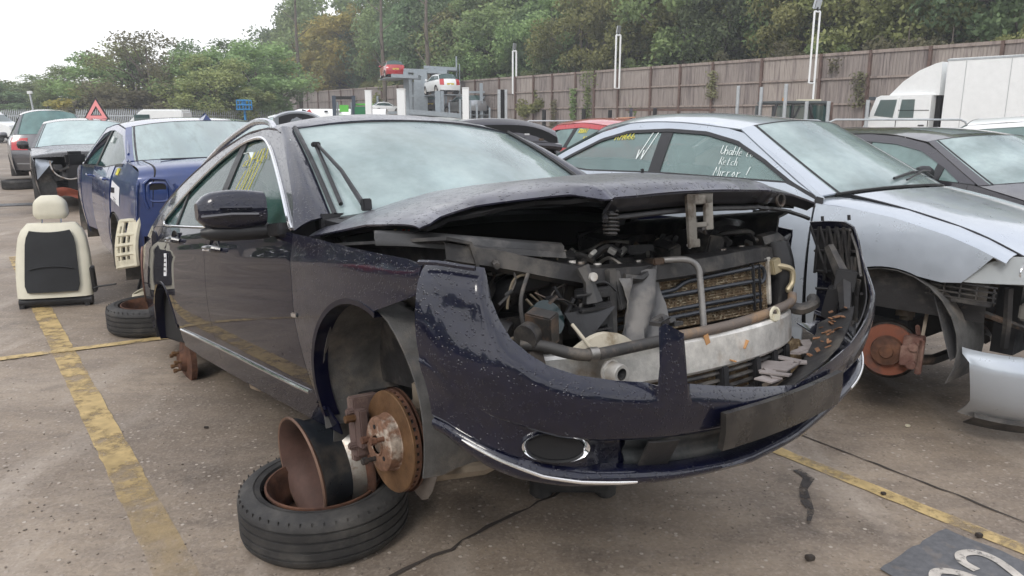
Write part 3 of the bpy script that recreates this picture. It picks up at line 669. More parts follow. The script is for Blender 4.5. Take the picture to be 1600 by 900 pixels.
# ------------------------------------------------------------------ front structure and engine bay of the estate car
def pth(name, P, r, m, n=8, k=5): return MB().tube([tuple(p) for p in catmull(P, k)], r, n).build(name, m, car)
hose = M('dusty_rubber_hose', (.045, .043, .042), .6, col2=(.13, .11, .09), c2scale=10, bump=.2)
for sgn in (-1, 1):
    # inner wings close the bay at the sides
    G = [[(x, sgn * y, z) for y, z in ((.78, .86), (.70, .84), (.66, .70), (.62, .50), (.60, .34))] for x in np.linspace(-.48, .44, 8)]
    grid('inner_wing', G, dusty_pl, car, .01)
    # wheel arch liner: a dished felt tub
    G = []
    for a in np.linspace(R_(196), R_(-20), 26):
        r = .368; x, z = -.02 + r * math.cos(a), .31 + r * math.sin(a); row = []
        for q in np.linspace(0, 1, 8):
            k = 1 - .16 * q ** 4; row.append((-.02 + (x + .02) * k + .006 * math.sin(17 * q + a * 3), sgn * (.845 - .40 * q), .31 + (z - .31) * k + .005 * math.sin(9 * q + a * 7)))
        G.append(row)
    grid('wheel_arch_liner', G, liner_pl, car, .005, flip=sgn > 0)
    G = [[(x, sgn * (.40 + .02 * math.sin(x * 9)), z) for z in np.linspace(.08, .64, 6)] for x in np.linspace(-.42, .42, 8)]
    grid('arch_inner_wall', G, liner_pl, car, .005)
    G = [[(-.385 + .03 * q - .05 * t, sgn * (.80 - .36 * q), .30 - .19 * t + .03 * q * t) for q in np.linspace(0, 1, 6)] for t in np.linspace(0, 1, 6)]
    grid('liner_flap', G, liner_pl, car, .006)
    # rear arch tub
    G = [[(-2.76 + .38 * math.cos(a), sgn * (.85 - .34 * q), .31 + .38 * math.sin(a)) for q in (0, .5, 1)] for a in np.linspace(R_(5), R_(178), 18)]
    grid('rear_arch_liner', G, black_pl, car, .005)
    box('rear_arch_wall', (-2.76, sgn * .50, .42), (.75, .01, .52), black_pl, car)
    # front suspension
    st = MB(); st.cyl((-.01, sgn * .63, .26), (-.03, sgn * .585, .62), .030, 16); st.cyl((-.015, sgn * .62, .38), (-.03, sgn * .585, .66), .045, 16, .048)
    st.build('damper_strut', M('dusty_tan_strut', (.20, .165, .125), .8, var=.3, bump=.3), car)
    MB().tube(coil(-.03, sgn * .58, .46, .68, .07, .01, 3), .007, 6).build('coil_spring', steel_dk, car)
    kn = MB(); kn.box((.0, sgn * .66, .22), (.09, .07, .17)); kn.cyl((0, sgn * .63, .22), (0, sgn * .72, .22), .05, 16); kn.box((.06, sgn * .64, .13), (.14, .05, .05)); kn.box((-.01, sgn * .64, .34), (.07, .06, .10))
    kn.build('steering_knuckle', _mats['dusty_tan_strut'], car, bevel=.01)
    MB().tube([(.05, sgn * .66, .09), (.10, sgn * .50, .08), (.14, sgn * .28, .15)], [.028, .024, .03], 8).build('control_arm', _mats['dusty_tan_strut'], car)
    MB().tube([(-.03, sgn * .66, .10), (-.12, sgn * .48, .10), (-.22, sgn * .28, .17)], [.026, .022, .028], 8).build('control_arm', steel_dk, car)
    MB().tube([(.10, sgn * .66, .22), (.14, sgn * .48, .21), (.14, sgn * .25, .22)], .011, 8).build('track_rod', steel_dk, car)
    MB().tube(catmull([(.02, sgn * .64, .34), (.10, sgn * .60, .30), (.16, sgn * .52, .33), (.15, sgn * .44, .45)], 6), .006, 6).build('brake_hose', hose, car)
    # disc assembly
    disc = empty('brake_assembly', parent=car, loc=(0, sgn * .775, .215)); fx = Matrix.Rotation(sgn * -math.pi / 2, 4, 'X')
    MB().lathe([(.055, -.036), (.158, -.036), (.170, -.030), (.172, -.022)], 40, fx).build('backing_plate', rust, disc)
    MB().lathe([(.095, -.002), (.095, .010), (.163, .010), (.165, .008), (.165, .000)], 56, fx).build('disc_face', rust_br, disc)
    MB().lathe([(.095, -.018), (.165, -.018), (.165, -.010), (.095, -.010)], 56, fx).build('disc_face', rust, disc)
    MB().lathe([(.160, -.012), (.160, .002)], 56, fx).build('disc_core', dark_void, disc)
    vv = MB()
    for k in range(40):
        a = 2 * math.pi * k / 40; c0 = fx @ Vector((.160 * math.cos(a), .160 * math.sin(a), -.004)); vv.box(c0, (.010, .014, .012), (fx @ Matrix.Rotation(a, 4, 'Z')).to_3x3())
    vv.build('disc_vanes', rust, disc, smooth=False)
    MB().lathe([(.097, .008), (.092, .012), (.088, .046), (.078, .052), (.038, .052), (.036, .056), (.030, .056)], 48, fx).build('disc_bell', rust_hub if 0 else M('scabbed_rusty_hub', (.20, .11, .07), .75, .3, col2=(.42, .36, .30), c2scale=14, c2lo=.5, c2hi=.62, var=.4, vscale=40, bump=.8, bscale=80), disc)
    MB().lathe([(0, .050), (.026, .050), (.028, .044)], 24, fx).build('hub_cap', steel_dk, disc)
    for k in range(5):
        a = 2 * math.pi * k / 5 + .5; c0 = Vector((.056 * math.cos(a), .056 * math.sin(a), .050)); e = .030 if k in (0, 3) else (.012 if k == 2 else .004)
        if e > .004: MB().cyl(fx @ c0, fx @ (c0 + Vector((0, 0, e))), .008, 10).cyl(fx @ (c0 + Vector((0, 0, e))), fx @ (c0 + Vector((0, 0, e + .018))), .012, 6).build('wheel_bolt', rust if k != 3 else steel_dk, disc)
        else: MB().cyl(fx @ (c0 - Vector((0, 0, .01))), fx @ (c0 + Vector((0, 0, .004))), .0075, 10).build('bolt_hole', dark_void, disc)
    cal = MB()
    cm = M('purple_brown_caliper', (.13, .085, .075), .75, .2, col2=(.22, .16, .13), c2scale=9, var=.35, bump=.5)
    cal.box((-.165, sgn * .012, .03), (.055, .10, .20)); cal.box((-.145, sgn * .045, .03), (.09, .030, .13)); cal.box((-.15, -sgn * .03, .02), (.10, .05, .15)); cal.box((-.195, sgn * .03, -.02), (.03, .05, .15))
    cal.cyl((-.15, sgn * .03, .085), (-.15, sgn * .085, .085), .014, 10); cal.cyl((-.15, sgn * .03, -.03), (-.15, sgn * .085, -.03), .014, 10)
    cal.build('brake_caliper', cm, disc, bevel=.008)
    MB().cyl((-.14, sgn * .06, .065), (-.14, sgn * .095, .065), .013, 6).build('caliper_bolt', rust_br, disc)
    # torn splash guard hanging under the disc
    G = [[(.03 + .11 * t + .02 * q, sgn * (-.045 - .02 * q), -.15 - .05 * q + .10 * t * t) for t in np.linspace(-1, 1, 7)] for q in (0, .5, 1)]
    grid('splash_guard', G, M('bent_grey_sheet', (.20, .18, .165), .55, .7, var=.3, bump=.3), disc, .003)
    # rear hub
    rh = empty('rear_hub', parent=car, loc=(-2.76, sgn * .76, .20))
    MB().lathe([(.0, .05), (.06, .05), (.07, .02), (.15, .012), (.15, -.02), (.05, -.03)], 36, fx).build('rear_disc', rust, rh)
    for k in range(5):
        a = 2 * math.pi * k / 5; c0 = Vector((.056 * math.cos(a), .056 * math.sin(a), .05)); MB().cyl(fx @ c0, fx @ (c0 + Vector((0, 0, .035))), .008, 8).cyl(fx @ (c0 + Vector((0, 0, .02))), fx @ (c0 + Vector((0, 0, .04))), .013, 6).build('wheel_bolt', rust_br, rh)
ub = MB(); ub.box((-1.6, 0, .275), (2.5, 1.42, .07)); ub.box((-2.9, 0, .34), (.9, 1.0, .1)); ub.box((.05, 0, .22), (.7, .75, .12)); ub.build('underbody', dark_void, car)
MB().tube([(-.4, -.15, .19), (-1.4, -.2, .19), (-2.2, -.25, .20), (-2.6, -.3, .22)], .035, 10).build('exhaust_pipe', rust, car)
box('jacking_point', (-1.35, -.77, .235), (.10, .05, .06), M('crushed_sill_metal', (.30, .24, .18), .7, .4, var=.4, bump=.5), car, (.2, .1, .2))
box('bulkhead', (-.50, 0, .72), (.03, 1.5, .50), black_pl, car)

# lock panel over the radiator
lp = [(.40, -.77, .835), (.44, -.60, .795), (.475, -.42, .748), (.50, -.28, .722), (.51, 0, .716), (.50, .28, .722), (.475, .48, .728), (.44, .68, .722)]
G = []
for p in catmull(lp, 4):
    x, y, z = p; G.append([(x - .10, y, z + .012), (x - .02, y, z + .014), (x + .008, y, z + .006), (x + .012, y, z - .036), (x - .01, y, z - .044)])
grid('lock_panel', G, dusty_pl, car, .006)
pth('upper_duct', [(.06, -.80, .878), (.22, -.775, .868), (.36, -.66, .838), (.43, -.50, .812), (.455, -.38, .800)], [.016] * 30, M('grey_dusty_duct', (.11, .108, .11), .55, col2=(.20, .19, .18), c2scale=7, bump=.3), 6) if 0 else None
dm = M('grey_dusty_duct', (.030, .030, .031), .5, col2=(.085, .08, .075), c2scale=7, bump=.3)
P = catmull([(.08, -.815, .872), (.22, -.765, .862), (.36, -.66, .838), (.43, -.52, .815), (.46, -.40, .798)], 5)
G = [[(x - .05, y + .02, z + .014), (x - .0, y, z + .014), (x + .016, y - .006, z + .006), (x + .018, y - .008, z - .008), (x + .026, y - .010, z - .011), (x + .028, y - .010, z - .026)] for x, y, z in P]
grid('upper_duct', G, dm, car, .006)
for i, y in enumerate((-.47, -.36, -.33, -.27, -.10, .02, .33, .45)):
    x = np.interp(y, [p[1] for p in lp], [p[0] for p in lp]) - .03; z = np.interp(y, [p[1] for p in lp], [p[2] for p in lp]) + .016
    MB().cyl((x, y, z), (x, y, z + .009), .012, 6).build('panel_bolt', alu if i in (1, 3) else steel_lt, car)
# condenser and radiator
ch = empty('cooler', parent=car)
core = MB(); core.box((.455, .15, .595), (.025, .83, .19)); core.build('cooler_core', core_m, ch)
fin = MB(); rg = random.Random(2)
nf = 0
for r_ in range(19):
    z = .505 + r_ * .0098
    fin.box((.4695, .15, z), (.004, .82, .0028))
    for k in range(46):
        if rg.random() < .55: fin.box((.4705, -.25 + .8 * k / 46 + rg.uniform(0, .01), z + .005), (.005, rg.uniform(.003, .010), rg.uniform(.002, .006)), (rg.uniform(-.5, .5), 0, 0))
fo = fin.build('cooler_fins', M('clogged_fins', (.18, .125, .075), .9, col2=(.40, .34, .24), c2scale=40, c2lo=.5, c2hi=.6, var=.5, vscale=90), ch, smooth=False); fo['kind'] = 'stuff'
box('cooler_frame', (.468, .15, .696), (.03, .86, .010), alu, ch); box('cooler_frame', (.468, .568, .61), (.03, .012, .17), alu, ch)
for z0, z1, a in ((.655, .672, .12), (.612, .622, -.22), (.565, .572, -.22), (.540, .548, -.22)):
    P = [(.487, y, z0 + (z1 - z0) * (y - a) / (.5 - a)) for y in np.linspace(a, .50, 60)]
    if a > 0: P = [(.487, -.22, .625), (.487, -.05, .627), (.487, .05, .634), (.487, .09, .650)] + P
    MB().tube(P, [.0072 + (.0016 if i % 2 else 0) for i in range(len(P))], 8).build('cooling_tube', M('ribbed_black_tube', (.05, .055, .065), .35, .4, rvar=.1), ch)
MB().tube([(.487, .50 + .03 * math.sin(a), .642 + .030 * math.cos(a)) for a in np.linspace(0, math.pi, 10)], .0075, 8).build('tube_bend', _mats['ribbed_black_tube'], ch)
box('cooler_strap', (.493, .455, .60), (.01, .014, .17), black_pl, ch); box('cooler_strap', (.493, .49, .60), (.01, .01, .17), black_pl, ch)
MB().tube(catmull([(.48, .585, .668), (.50, .62, .662), (.515, .655, .645), (.515, .655, .600), (.51, .635, .575), (.505, .65, .57)], 5), .011, 8).build('outlet_pipe', M('pale_brass_pipe', (.42, .36, .24), .5, .5, var=.3), ch)
box('outlet_block', (.478, .595, .665), (.04, .05, .055), M('pale_brass_pipe', (.42, .36, .24)), ch, (.2, 0, 0))
pth('vertical_pipe', [(.50, -.045, .735), (.535, -.02, .737), (.565, .03, .732), (.583, .055, .705), (.588, .058, .65), (.592, .06, .50)], .0105, pipe_al, 10)
box('pipe_clamp', (.505, -.06, .735), (.05, .05, .022), steel_dk, car)
# torn shroud on the right of the radiator
rg = random.Random(21)
G = []
for i, y in enumerate(np.linspace(-.235, -.055, 9)):
    row = []
    for j, z in enumerate(np.linspace(.725, .45, 12)):
        t = j / 11; yy = y + .045 * t * (1 if i > 4 else .35) - .06 * (t ** 2) * (i / 8)
        row.append((.525 + .022 * math.sin(i * 1.3 + j * .5) + rg.uniform(-.004, .004), yy, z - .03 * (1 - i / 8) * (1 - t) + rg.uniform(-.004, .004)))
    G.append(row)
grid('torn_shroud', G, M('grey_torn_plastic', (.12, .12, .123), .55, col2=(.20, .19, .18), c2scale=6, bump=.4, bscale=30), car, .004)
box('shroud_post', (.50, -.265, .61), (.05, .035, .24), dm, car, (.0, .05, 0)); box('shroud_post', (.51, -.235, .66), (.04, .03, .12), dm, car, (.1, -.1, 0))
MB().tube([(.52, -.21, .70), (.53, -.15, .69), (.53, -.09, .715)], .012, 6).build('shroud_lip', dm, car)
# small cooler fins left of it
sf = MB()
for k in range(9): sf.box((.53, -.345, .47 + .011 * k), (.06, .075, .004))
sf.build('small_cooler', dusty_pl, car, smooth=False)
cl = MB(); cl.box((.52, -.34, .665), (.06, .10, .03)); cl.box((.53, -.36, .62), (.05, .12, .012)); cl.box((.50, -.33, .60), (.09, .06, .07)); cl.box((.50, -.385, .575), (.05, .05, .06)); cl.box((.53, -.30, .585), (.03, .03, .10))
cl.build('lamp_carrier', black_pl, car, bevel=.004)
MB().tube([(.53, -.385, .745), (.545, -.375, .70), (.55, -.37, .64)], [.022, .016, .03], 6).build('carrier_bracket', dm, car)
MB().cyl((.555, -.372, .715), (.568, -.374, .715), .013, 10).build('panel_bolt', alu, car)
grid('carrier_plate', [[(.555, -.44 + .10 * a, .665 + .004 * b) for a in (0, .5, 1)] for b in (0, 1)] , dm, car, .01)
G = [[(.54 + .02 * b, -.47 + .13 * a + .05 * b, .62 - .10 * b * (1 - a)) for a in np.linspace(0, 1, 5)] for b in np.linspace(0, 1, 5)]
grid('carrier_web', G, black_pl, car, .006)
# headlamp cavity: hoses, loops, brackets
pth('wiring_loop', [(.50, -.56, .74), (.51, -.60, .66), (.52, -.585, .56), (.54, -.50, .50), (.55, -.43, .51), (.54, -.40, .55)], .006, hose)
pth('wiring_loop', [(.30, -.70, .66), (.40, -.70, .60), (.48, -.68, .56), (.52, -.62, .57), (.53, -.55, .57)], .007, M('tan_wire', (.16, .13, .09), .6))
pth('intake_hose', [(.10, -.72, .70), (.25, -.70, .66), (.36, -.66, .60), (.44, -.60, .56)], .045, dusty_pl, 12)
pth('intake_hose', [(.28, -.55, .64), (.36, -.52, .70), (.40, -.42, .72)], .035, black_pl, 12)
pth('frame_rail', [(.10, -.60, .52), (.40, -.62, .52), (.60, -.63, .51)], [.035] * 30, M('grimy_frame_rail', (.10, .085, .075), .8, var=.4, bump=.4), 6)
pth('front_hose', [(.58, -.66, .56), (.62, -.62, .555), (.665, -.56, .530), (.69, -.50, .520), (.70, -.38, .522), (.705, -.20, .525)], .0165, hose, 10)
MB().tube([(.685, -.515, .5215), (.69, -.49, .5205)], .020, 10).build('hose_clip', steel_lt, car)
pth('strap', [(.63, -.52, .60), (.66, -.515, .57), (.68, -.505, .54)], .005, M('pale_strap', (.42, .38, .30), .7))
box('horn', (.60, -.60, .60), (.08, .05, .09), steel_dk, car, (.3, .2, .4))
MB().cyl((.585, -.62, .59), (.60, -.66, .58), .035, 14).build('washer_pump', dusty_pl, car)
G = [[(.64 + .03 * math.sin(2.6 * a), -.55 + .24 * a, .518 + .050 * math.sin(math.pi * a) * (1 - b)) for a in np.linspace(0, 1, 10)] for b in (0, .5, 1)]
grid('foam_block', G, M('soiled_cream_foam', (.55, .50, .40), .8, col2=(.3, .24, .16), c2scale=9, bump=.4), car, .03)
MB().lathe([(.055, 0), (.055, .03), (.0, .035)], 24, Matrix.Translation((.50, -.52, .60)) @ Matrix.Rotation(1.2, 4, 'Y')).build('lamp_motor', M('teal_tinted_lens', (.012, .025, .027), .2), car)
dk = MB(); rg = random.Random(33)
for k in range(60):
    y = rg.uniform(-.68, .62); x = rg.uniform(-.32, .38); h = .62 + .16 * rg.random() * (1 - abs(y) * .4)
    dk.box((x, y, h), (rg.uniform(.04, .20), rg.uniform(.04, .18), rg.uniform(.03, .16)), (rg.uniform(-.3, .3), rg.uniform(-.3, .3), rg.uniform(0, 3)))
dk.box((-.03, 0, .55), (.7, 1.25, .10))
dk.build('engine_block', M('grimy_engine_parts', (.028, .027, .028), .5, .2, col2=(.09, .08, .07), c2scale=10, var=.4, bump=.3), car, bevel=.006)
for k in range(46):
    y = rg.uniform(-.68, .62); x = rg.uniform(-.1, .40); z = .72 + .07 * rg.random(); a = rg.uniform(0, 6)
    P = [(x, y, z)]
    for q in range(4): a += rg.uniform(-.7, .7); P.append((P[-1][0] + .05 * math.cos(a), P[-1][1] + .05 * math.sin(a), min(.80, max(.68, P[-1][2] + rg.uniform(-.03, .03)))))
    pth('engine_hose', P, rg.choice((.004, .006, .010, .014)), rg.choice((hose, black_pl, steel_lt, dusty_pl)), 6, 3)
for k in range(34):
    box('connector', (rg.uniform(.1, .42), rg.uniform(-.40, .6), .765 + rg.uniform(-.02, .03)), (rg.uniform(.01, .03), rg.uniform(.01, .035), rg.uniform(.01, .025)), rg.choice((alu, steel_lt, dm, white_pl if k % 5 == 0 else steel_dk)), car, (rg.random(), rg.random(), rg.random()), .002)
for y_, x_ in ((.40, .30), (.52, .28), (.30, .34)): MB().cyl((x_, y_, .74), (x_, y_, .815), .035, 14).cyl((x_, y_, .815), (x_, y_, .825), .028, 14).build('reservoir', black_pl, car)
wires = [((.45, .03, .02), [(.06, -.73, .86), (.07, -.70, .90), (.08, -.67, .935)]), ((.5, .25, .05), [(.02, -.76, .86), (-.0, -.745, .88), (.02, -.73, .885)]), ((.42, .36, .18), [(.04, -.75, .86), (.05, -.735, .885), (.05, -.72, .90)]), ((.45, .03, .02), [(.08, -.70, .86), (.05, -.68, .90), (.03, -.66, .92)]), ((.42, .36, .18), [(.05, -.72, .86), (.06, -.70, .89), (.04, -.69, .895)])]
for i, (c_, P) in enumerate(wires): pth('loose_wire', P, .0035, M('wire_colour_%s' % 'abcde'[i], c_, .5), 5)
for k in range(26):      # looms, clips and small brackets in the headlamp cavity
    y = rg.uniform(-.70, -.32); x = rg.uniform(.36, .52); z = rg.uniform(.50, .72); a = rg.uniform(0, 6); P = [(x, y, z)]
    for q in range(3): a += rg.uniform(-1, 1); P.append((P[-1][0] + .03 * math.cos(a) * .3, P[-1][1] + .05 * math.cos(a), P[-1][2] + .045 * math.sin(a)))
    pth('loom_wire', P, rg.choice((.003, .004, .007)), rg.choice((hose, black_pl, _mats['tan_wire'], steel_dk)), 5, 3)
    if k % 2: box('loom_clip', P[1], (.012, rg.uniform(.01, .03), rg.uniform(.01, .03)), rg.choice((steel_dk, dm, alu, black_pl)), car, (rg.random(), rg.random(), 0), .002)
# crash beam with towing eye socket
def beam(y): return .70 - .16 * (y / .66) ** 2 * 1.0 - .05 * abs(y / .66) ** 5
G = []
for y in np.linspace(-.66, .68, 46):
    x = beam(y); G.append([(x - .05, y, .507), (x - .006, y, .506), (x, y, .500), (x + .002, y, .455), (x, y, .410), (x - .006, y, .404), (x - .05, y, .402)])
bmr = grid('crash_beam', G, alu, car, .004); bmr.data.set_sharp_from_angle(angle=R_(30))
for y in np.linspace(-.25, .62, 6):
    x = beam(y); box('beam_seam', (x + .0025, y, .455), (.002, .003, .09), steel_dk, bmr, None, 0)
MB().lathe([(.017, .03), (.026, .03), (.028, .02), (.028, -.01), (.034, -.012), (.034, -.018)], 24, Matrix.Translation((.694, -.435, .462)) @ Matrix.Rotation(math.pi / 2, 4, 'Y') @ Matrix.Rotation(.12, 4, 'Y')).build('towing_eye_socket', alu, bmr)
MB().lathe([(.017, .029), (.0, .012)], 20, Matrix.Translation((.694, -.435, .462)) @ Matrix.Rotation(math.pi / 2, 4, 'Y')).build('socket_bore', dark_void, bmr)
pth('brace_tube', [(.675, -.22, .522), (.69, .0, .524), (.66, .22, .526), (.61, .42, .53), (.57, .56, .538), (.55, .60, .56)], [.012, .016] + [.0165] * 40, M('rusty_grey_tube', (.17, .14, .12), .7, .3, col2=(.30, .20, .12), c2scale=8, bump=.4), 10)
for y in (-.20, .34):
    x = beam(y) - .01; b_ = MB(); b_.tube([(x + .012, y + .022 * math.cos(a), .525 + .022 * math.sin(a)) for a in np.linspace(0, 2 * math.pi, 13)], .006, 5); b_.box((x, y, .515), (.04, .03, .02)); b_.build('tube_clip', white_pl, car)
lf = MB()
for k in range(5): y = (-.06, .10, .12, .36, .05)[k]; lf.box((beam(y) + .004 - .03 * (k % 2), y, .50 - .02 * k), (.003 + .02 * (k % 2), .02, .03), (.3, k * .3, k))
lf.build('dry_leaf', M('tan_leaf', (.45, .24, .10), .8), car)
# ducts at the left-hand end
G = [[(.44 + .05 * math.cos(a) + .02 * math.sin(4 * t), .66 + .055 * math.sin(a) * (1.1 - .35 * t) + .02 * t, .755 - .27 * t) for a in np.linspace(0, 2 * math.pi, 15)] for t in np.linspace(0, 1, 9)]
grid('side_duct', G, black_pl, car, 0)
pth('side_flap', [(.43, .60, .74), (.44, .68, .752), (.43, .74, .73), (.42, .79, .765)], [.03, .028, .02, .012] + [.012] * 30, dusty_pl, 6) if 0 else None
MB().tube([(.43, .58, .755), (.44, .66, .765), (.43, .735, .745), (.425, .785, .772)], [.03, .030, .018, .006], 6).build('duct_flap', dusty_pl, car)
MB().tube([(.30, .30, .80), (.32, .50, .83), (.28, .66, .81), (.22, .74, .79)], [.02, .03, .035, .02], 8).build('bonnet_seal', black_pl, car)
pth('lower_hose', [(.50, .62, .52), (.54, .66, .50), (.57, .70, .515), (.54, .74, .53)], .022, hose, 8)
# lower grille bars below the beam, clogged
for k in range(4): MB().tube([(beam(y) - .015, y, .385 - .024 * k + .0 * y) for y in np.linspace(-.25, .62, 16)], .007, 6).build('lower_grille_bar', dusty_pl, car)
for y in (.02, .20, .33, .46, .60): box('grille_upright', (beam(y) - .012, y, .35), (.035, .03, .11), black_pl, car)
box('lower_cooler', (.56, .15, .34), (.04, .9, .12), core_m, car)
rg = random.Random(77); ch2 = MB()
for k in range(13): y = rg.uniform(.12, .60); ch2.box((beam(y) + .03 + rg.uniform(0, .05), y, .345 + .05 * y + rg.uniform(0, .012)), (rg.uniform(.03, .12), rg.uniform(.03, .10), .005), (rg.uniform(-.15, .15), rg.uniform(-.15, .15), rg.uniform(0, 3)))
o_ = ch2.build('broken_plastic', M('pinkish_grey_shards', (.26, .23, .22), .7, var=.3, bump=.3), car); o_['kind'] = 'stuff'
# ------------------------------------------------------------------ ground, lines, joints
def ground_material():
    m = bpy.data.materials.new('worn_concrete_hardstanding'); m.use_nodes = True; n = m.node_tree.nodes; L = m.node_tree.links; b = n['Principled BSDF']
    g = n.new('ShaderNodeNewGeometry')
    def noise(s, d=6, r=.6, stretch=None):
        q = n.new('ShaderNodeTexNoise'); q.inputs['Scale'].default_value = s; q.inputs['Detail'].default_value = d; q.inputs['Roughness'].default_value = r
        if stretch:
            mp = n.new('ShaderNodeMapping'); mp.inputs['Scale'].default_value = stretch; mp.inputs['Rotation'].default_value = (0, 0, R_(36)); L.new(g.outputs['Position'], mp.inputs[0]); L.new(mp.outputs[0], q.inputs['Vector'])
        else: L.new(g.outputs['Position'], q.inputs['Vector'])
        return q.outputs[0]
    def rng_(x, a, b_, c=0, d=1):
        r = n.new('ShaderNodeMapRange'); r.inputs[1].default_value = a; r.inputs[2].default_value = b_; r.inputs[3].default_value = c; r.inputs[4].default_value = d; L.new(x, r.inputs[0]); return r.outputs[0]
    def mix(f, A, B, mode='MIX'):
        x = n.new('ShaderNodeMix'); x.data_type = 'RGBA'; x.blend_type = mode
        L.new(f, x.inputs[0]) if not isinstance(f, float) else setattr(x.inputs[0], 'default_value', f)
        for s, v in ((6, A), (7, B)):
            if isinstance(v, tuple): x.inputs[s].default_value = (*v, 1)
            else: L.new(v, x.inputs[s])
        return x.outputs[2]
    base = mix(rng_(noise(.55, 7, .62, (1, 2.2, 1)), .36, .66), (.205, .158, .115), (.365, .295, .225))
    base = mix(rng_(noise(2.6, 7, .7, (1, 2.6, 1)), .42, .70, 0, .75), base, (.155, .125, .102))
    base = mix(rng_(noise(.9, 5, .6, (2.4, .6, 1)), .54, .68, 0, .6), base, (.47, .405, .34))
    # damp and oil stains
    base = mix(rng_(noise(.30, 4, .55, (1.6, .7, 1)), .50, .64, 0, .55), base, (.125, .100, .082))
    base = mix(rng_(noise(5.5, 8, .75), .60, .74, 0, .7), base, (.09, .072, .06))
    base = mix(rng_(noise(1.15, 6, .68), .55, .68, 0, .68), base, (.065, .050, .042))
    base = mix(rng_(noise(.42, 3, .5), .60, .70, 0, .35), base, (.115, .105, .10))
    v = n.new('ShaderNodeTexVoronoi'); v.inputs['Scale'].default_value = 95; L.new(g.outputs['Position'], v.inputs['Vector'])
    sp = n.new('ShaderNodeSeparateColor'); L.new(v.outputs['Color'], sp.inputs[0])
    base = mix(rng_(sp.outputs[0], 0, 1, 0, .34), base, mix(sp.outputs[1], (.10, .08, .065), (.46, .40, .34)))
    v2 = n.new('ShaderNodeTexVoronoi'); v2.inputs['Scale'].default_value = 38; L.new(g.outputs['Position'], v2.inputs['Vector'])
    s2 = n.new('ShaderNodeSeparateColor'); L.new(v2.outputs['Color'], s2.inputs[0])
    ped = n.new('ShaderNodeMath'); ped.operation = 'MULTIPLY'; L.new(rng_(s2.outputs[2], .90, .93), ped.inputs[0]); L.new(rng_(v2.outputs['Distance'], .34, .22), ped.inputs[1])
    base = mix(ped.outputs[0], base, mix(s2.outputs[0], (.26, .21, .17), (.46, .40, .34)))
    L.new(base, b.inputs['Base Color'])
    L.new(rng_(noise(1.0, 5, .6), .35, .7, .58, .85), b.inputs['Roughness'])
    h = n.new('ShaderNodeMath'); h.operation = 'ADD'; L.new(noise(60, 5, .7), h.inputs[0]); L.new(ped.outputs[0], h.inputs[1])
    bp = n.new('ShaderNodeBump'); bp.inputs['Strength'].default_value = .5; bp.inputs['Distance'].default_value = .006; L.new(h.outputs[0], bp.inputs['Height']); L.new(bp.outputs[0], b.inputs['Normal'])
    return m
gm = ground_material()
V = []; F = []
xs = [-200, -60, -20, -8, -4, 0, 4, 8, 20, 60, 200]; ys = [-65, -20, -4, 0, 4, 8, 16, 40, 100, 160, 225]
for y in ys:
    for x in xs: V.append((x, y, 0))
for j in range(len(ys) - 1):
    for i in range(len(xs) - 1): a = j * len(xs) + i; F.append((a, a + 1, a + len(xs) + 1, a + len(xs)))
tag(mesh('ground', V, F, gm, None, False), kind='structure')
def worn_paint(name, col, wear=.5, scale=5.0, y_fade=None):
    m = bpy.data.materials.new(name); m.use_nodes = True; n = m.node_tree.nodes; L = m.node_tree.links; b = n['Principled BSDF']
    g = n.new('ShaderNodeNewGeometry'); q = n.new('ShaderNodeTexNoise'); q.inputs['Scale'].default_value = scale; q.inputs['Detail'].default_value = 9; q.inputs['Roughness'].default_value = .72; L.new(g.outputs['Position'], q.inputs['Vector'])
    q2 = n.new('ShaderNodeTexNoise'); q2.inputs['Scale'].default_value = 14; q2.inputs['Detail'].default_value = 6; L.new(g.outputs['Position'], q2.inputs['Vector'])
    r = n.new('ShaderNodeMapRange'); r.inputs[1].default_value = wear - .07; r.inputs[2].default_value = wear + .05; r.inputs[3].default_value = 1; r.inputs[4].default_value = .22
    L.new(q.outputs[0], r.inputs[0]); a = r.outputs[0]
    if y_fade:
        s = n.new('ShaderNodeSeparateXYZ'); L.new(g.outputs['Position'], s.inputs[0]); r2 = n.new('ShaderNodeMapRange'); r2.inputs[1].default_value = y_fade[0]; r2.inputs[2].default_value = y_fade[1]; r2.inputs[3].default_value = .18; r2.inputs[4].default_value = 1; L.new(s.outputs[1], r2.inputs[0])
        mm = n.new('ShaderNodeMath'); mm.operation = 'MULTIPLY'; L.new(a, mm.inputs[0]); L.new(r2.outputs[0], mm.inputs[1]); a = mm.outputs[0]
    L.new(a, b.inputs['Alpha'])
    r3 = n.new('ShaderNodeMapRange'); r3.inputs[1].default_value = .3; r3.inputs[2].default_value = .7; r3.inputs[3].default_value = .72; r3.inputs[4].default_value = 1.15; L.new(q2.outputs[0], r3.inputs[0])
    vm = n.new('ShaderNodeVectorMath'); vm.operation = 'SCALE'; vm.inputs[0].default_value = col; L.new(r3.outputs[0], vm.inputs['Scale']); L.new(vm.outputs[0], b.inputs['Base Color'])
    b.inputs['Roughness'].default_value = .7
    return m
yl = worn_paint('faded_yellow_line_paint', (.50, .365, .165), .54, y_fade=(2.35, 3.5)); yl2 = worn_paint('yellow_line_paint', (.52, .385, .18), .54)
gr = random.Random(4)
d0 = np.array((.585, -.811)); p0 = np.array((-3.79, 6.03))
L1 = [p0 + d0 * t for t in np.arange(-3.2, 4.9, .08)]
tag(strip('bay_line', L1, .135, .004, yl, None, .004, gr), kind='structure')
L2 = [np.array((-9.0, 1.55)) + np.array((.867, .498)) * t for t in np.arange(0, 12.0, .1)]
L2 = [np.array((-3.365, 4.824)) + np.array((.867, .498)) * t for t in np.arange(-7, 6, .1)]
tag(strip('bay_line', L2, .085, .008, yl2, None, .003, gr), kind='structure')
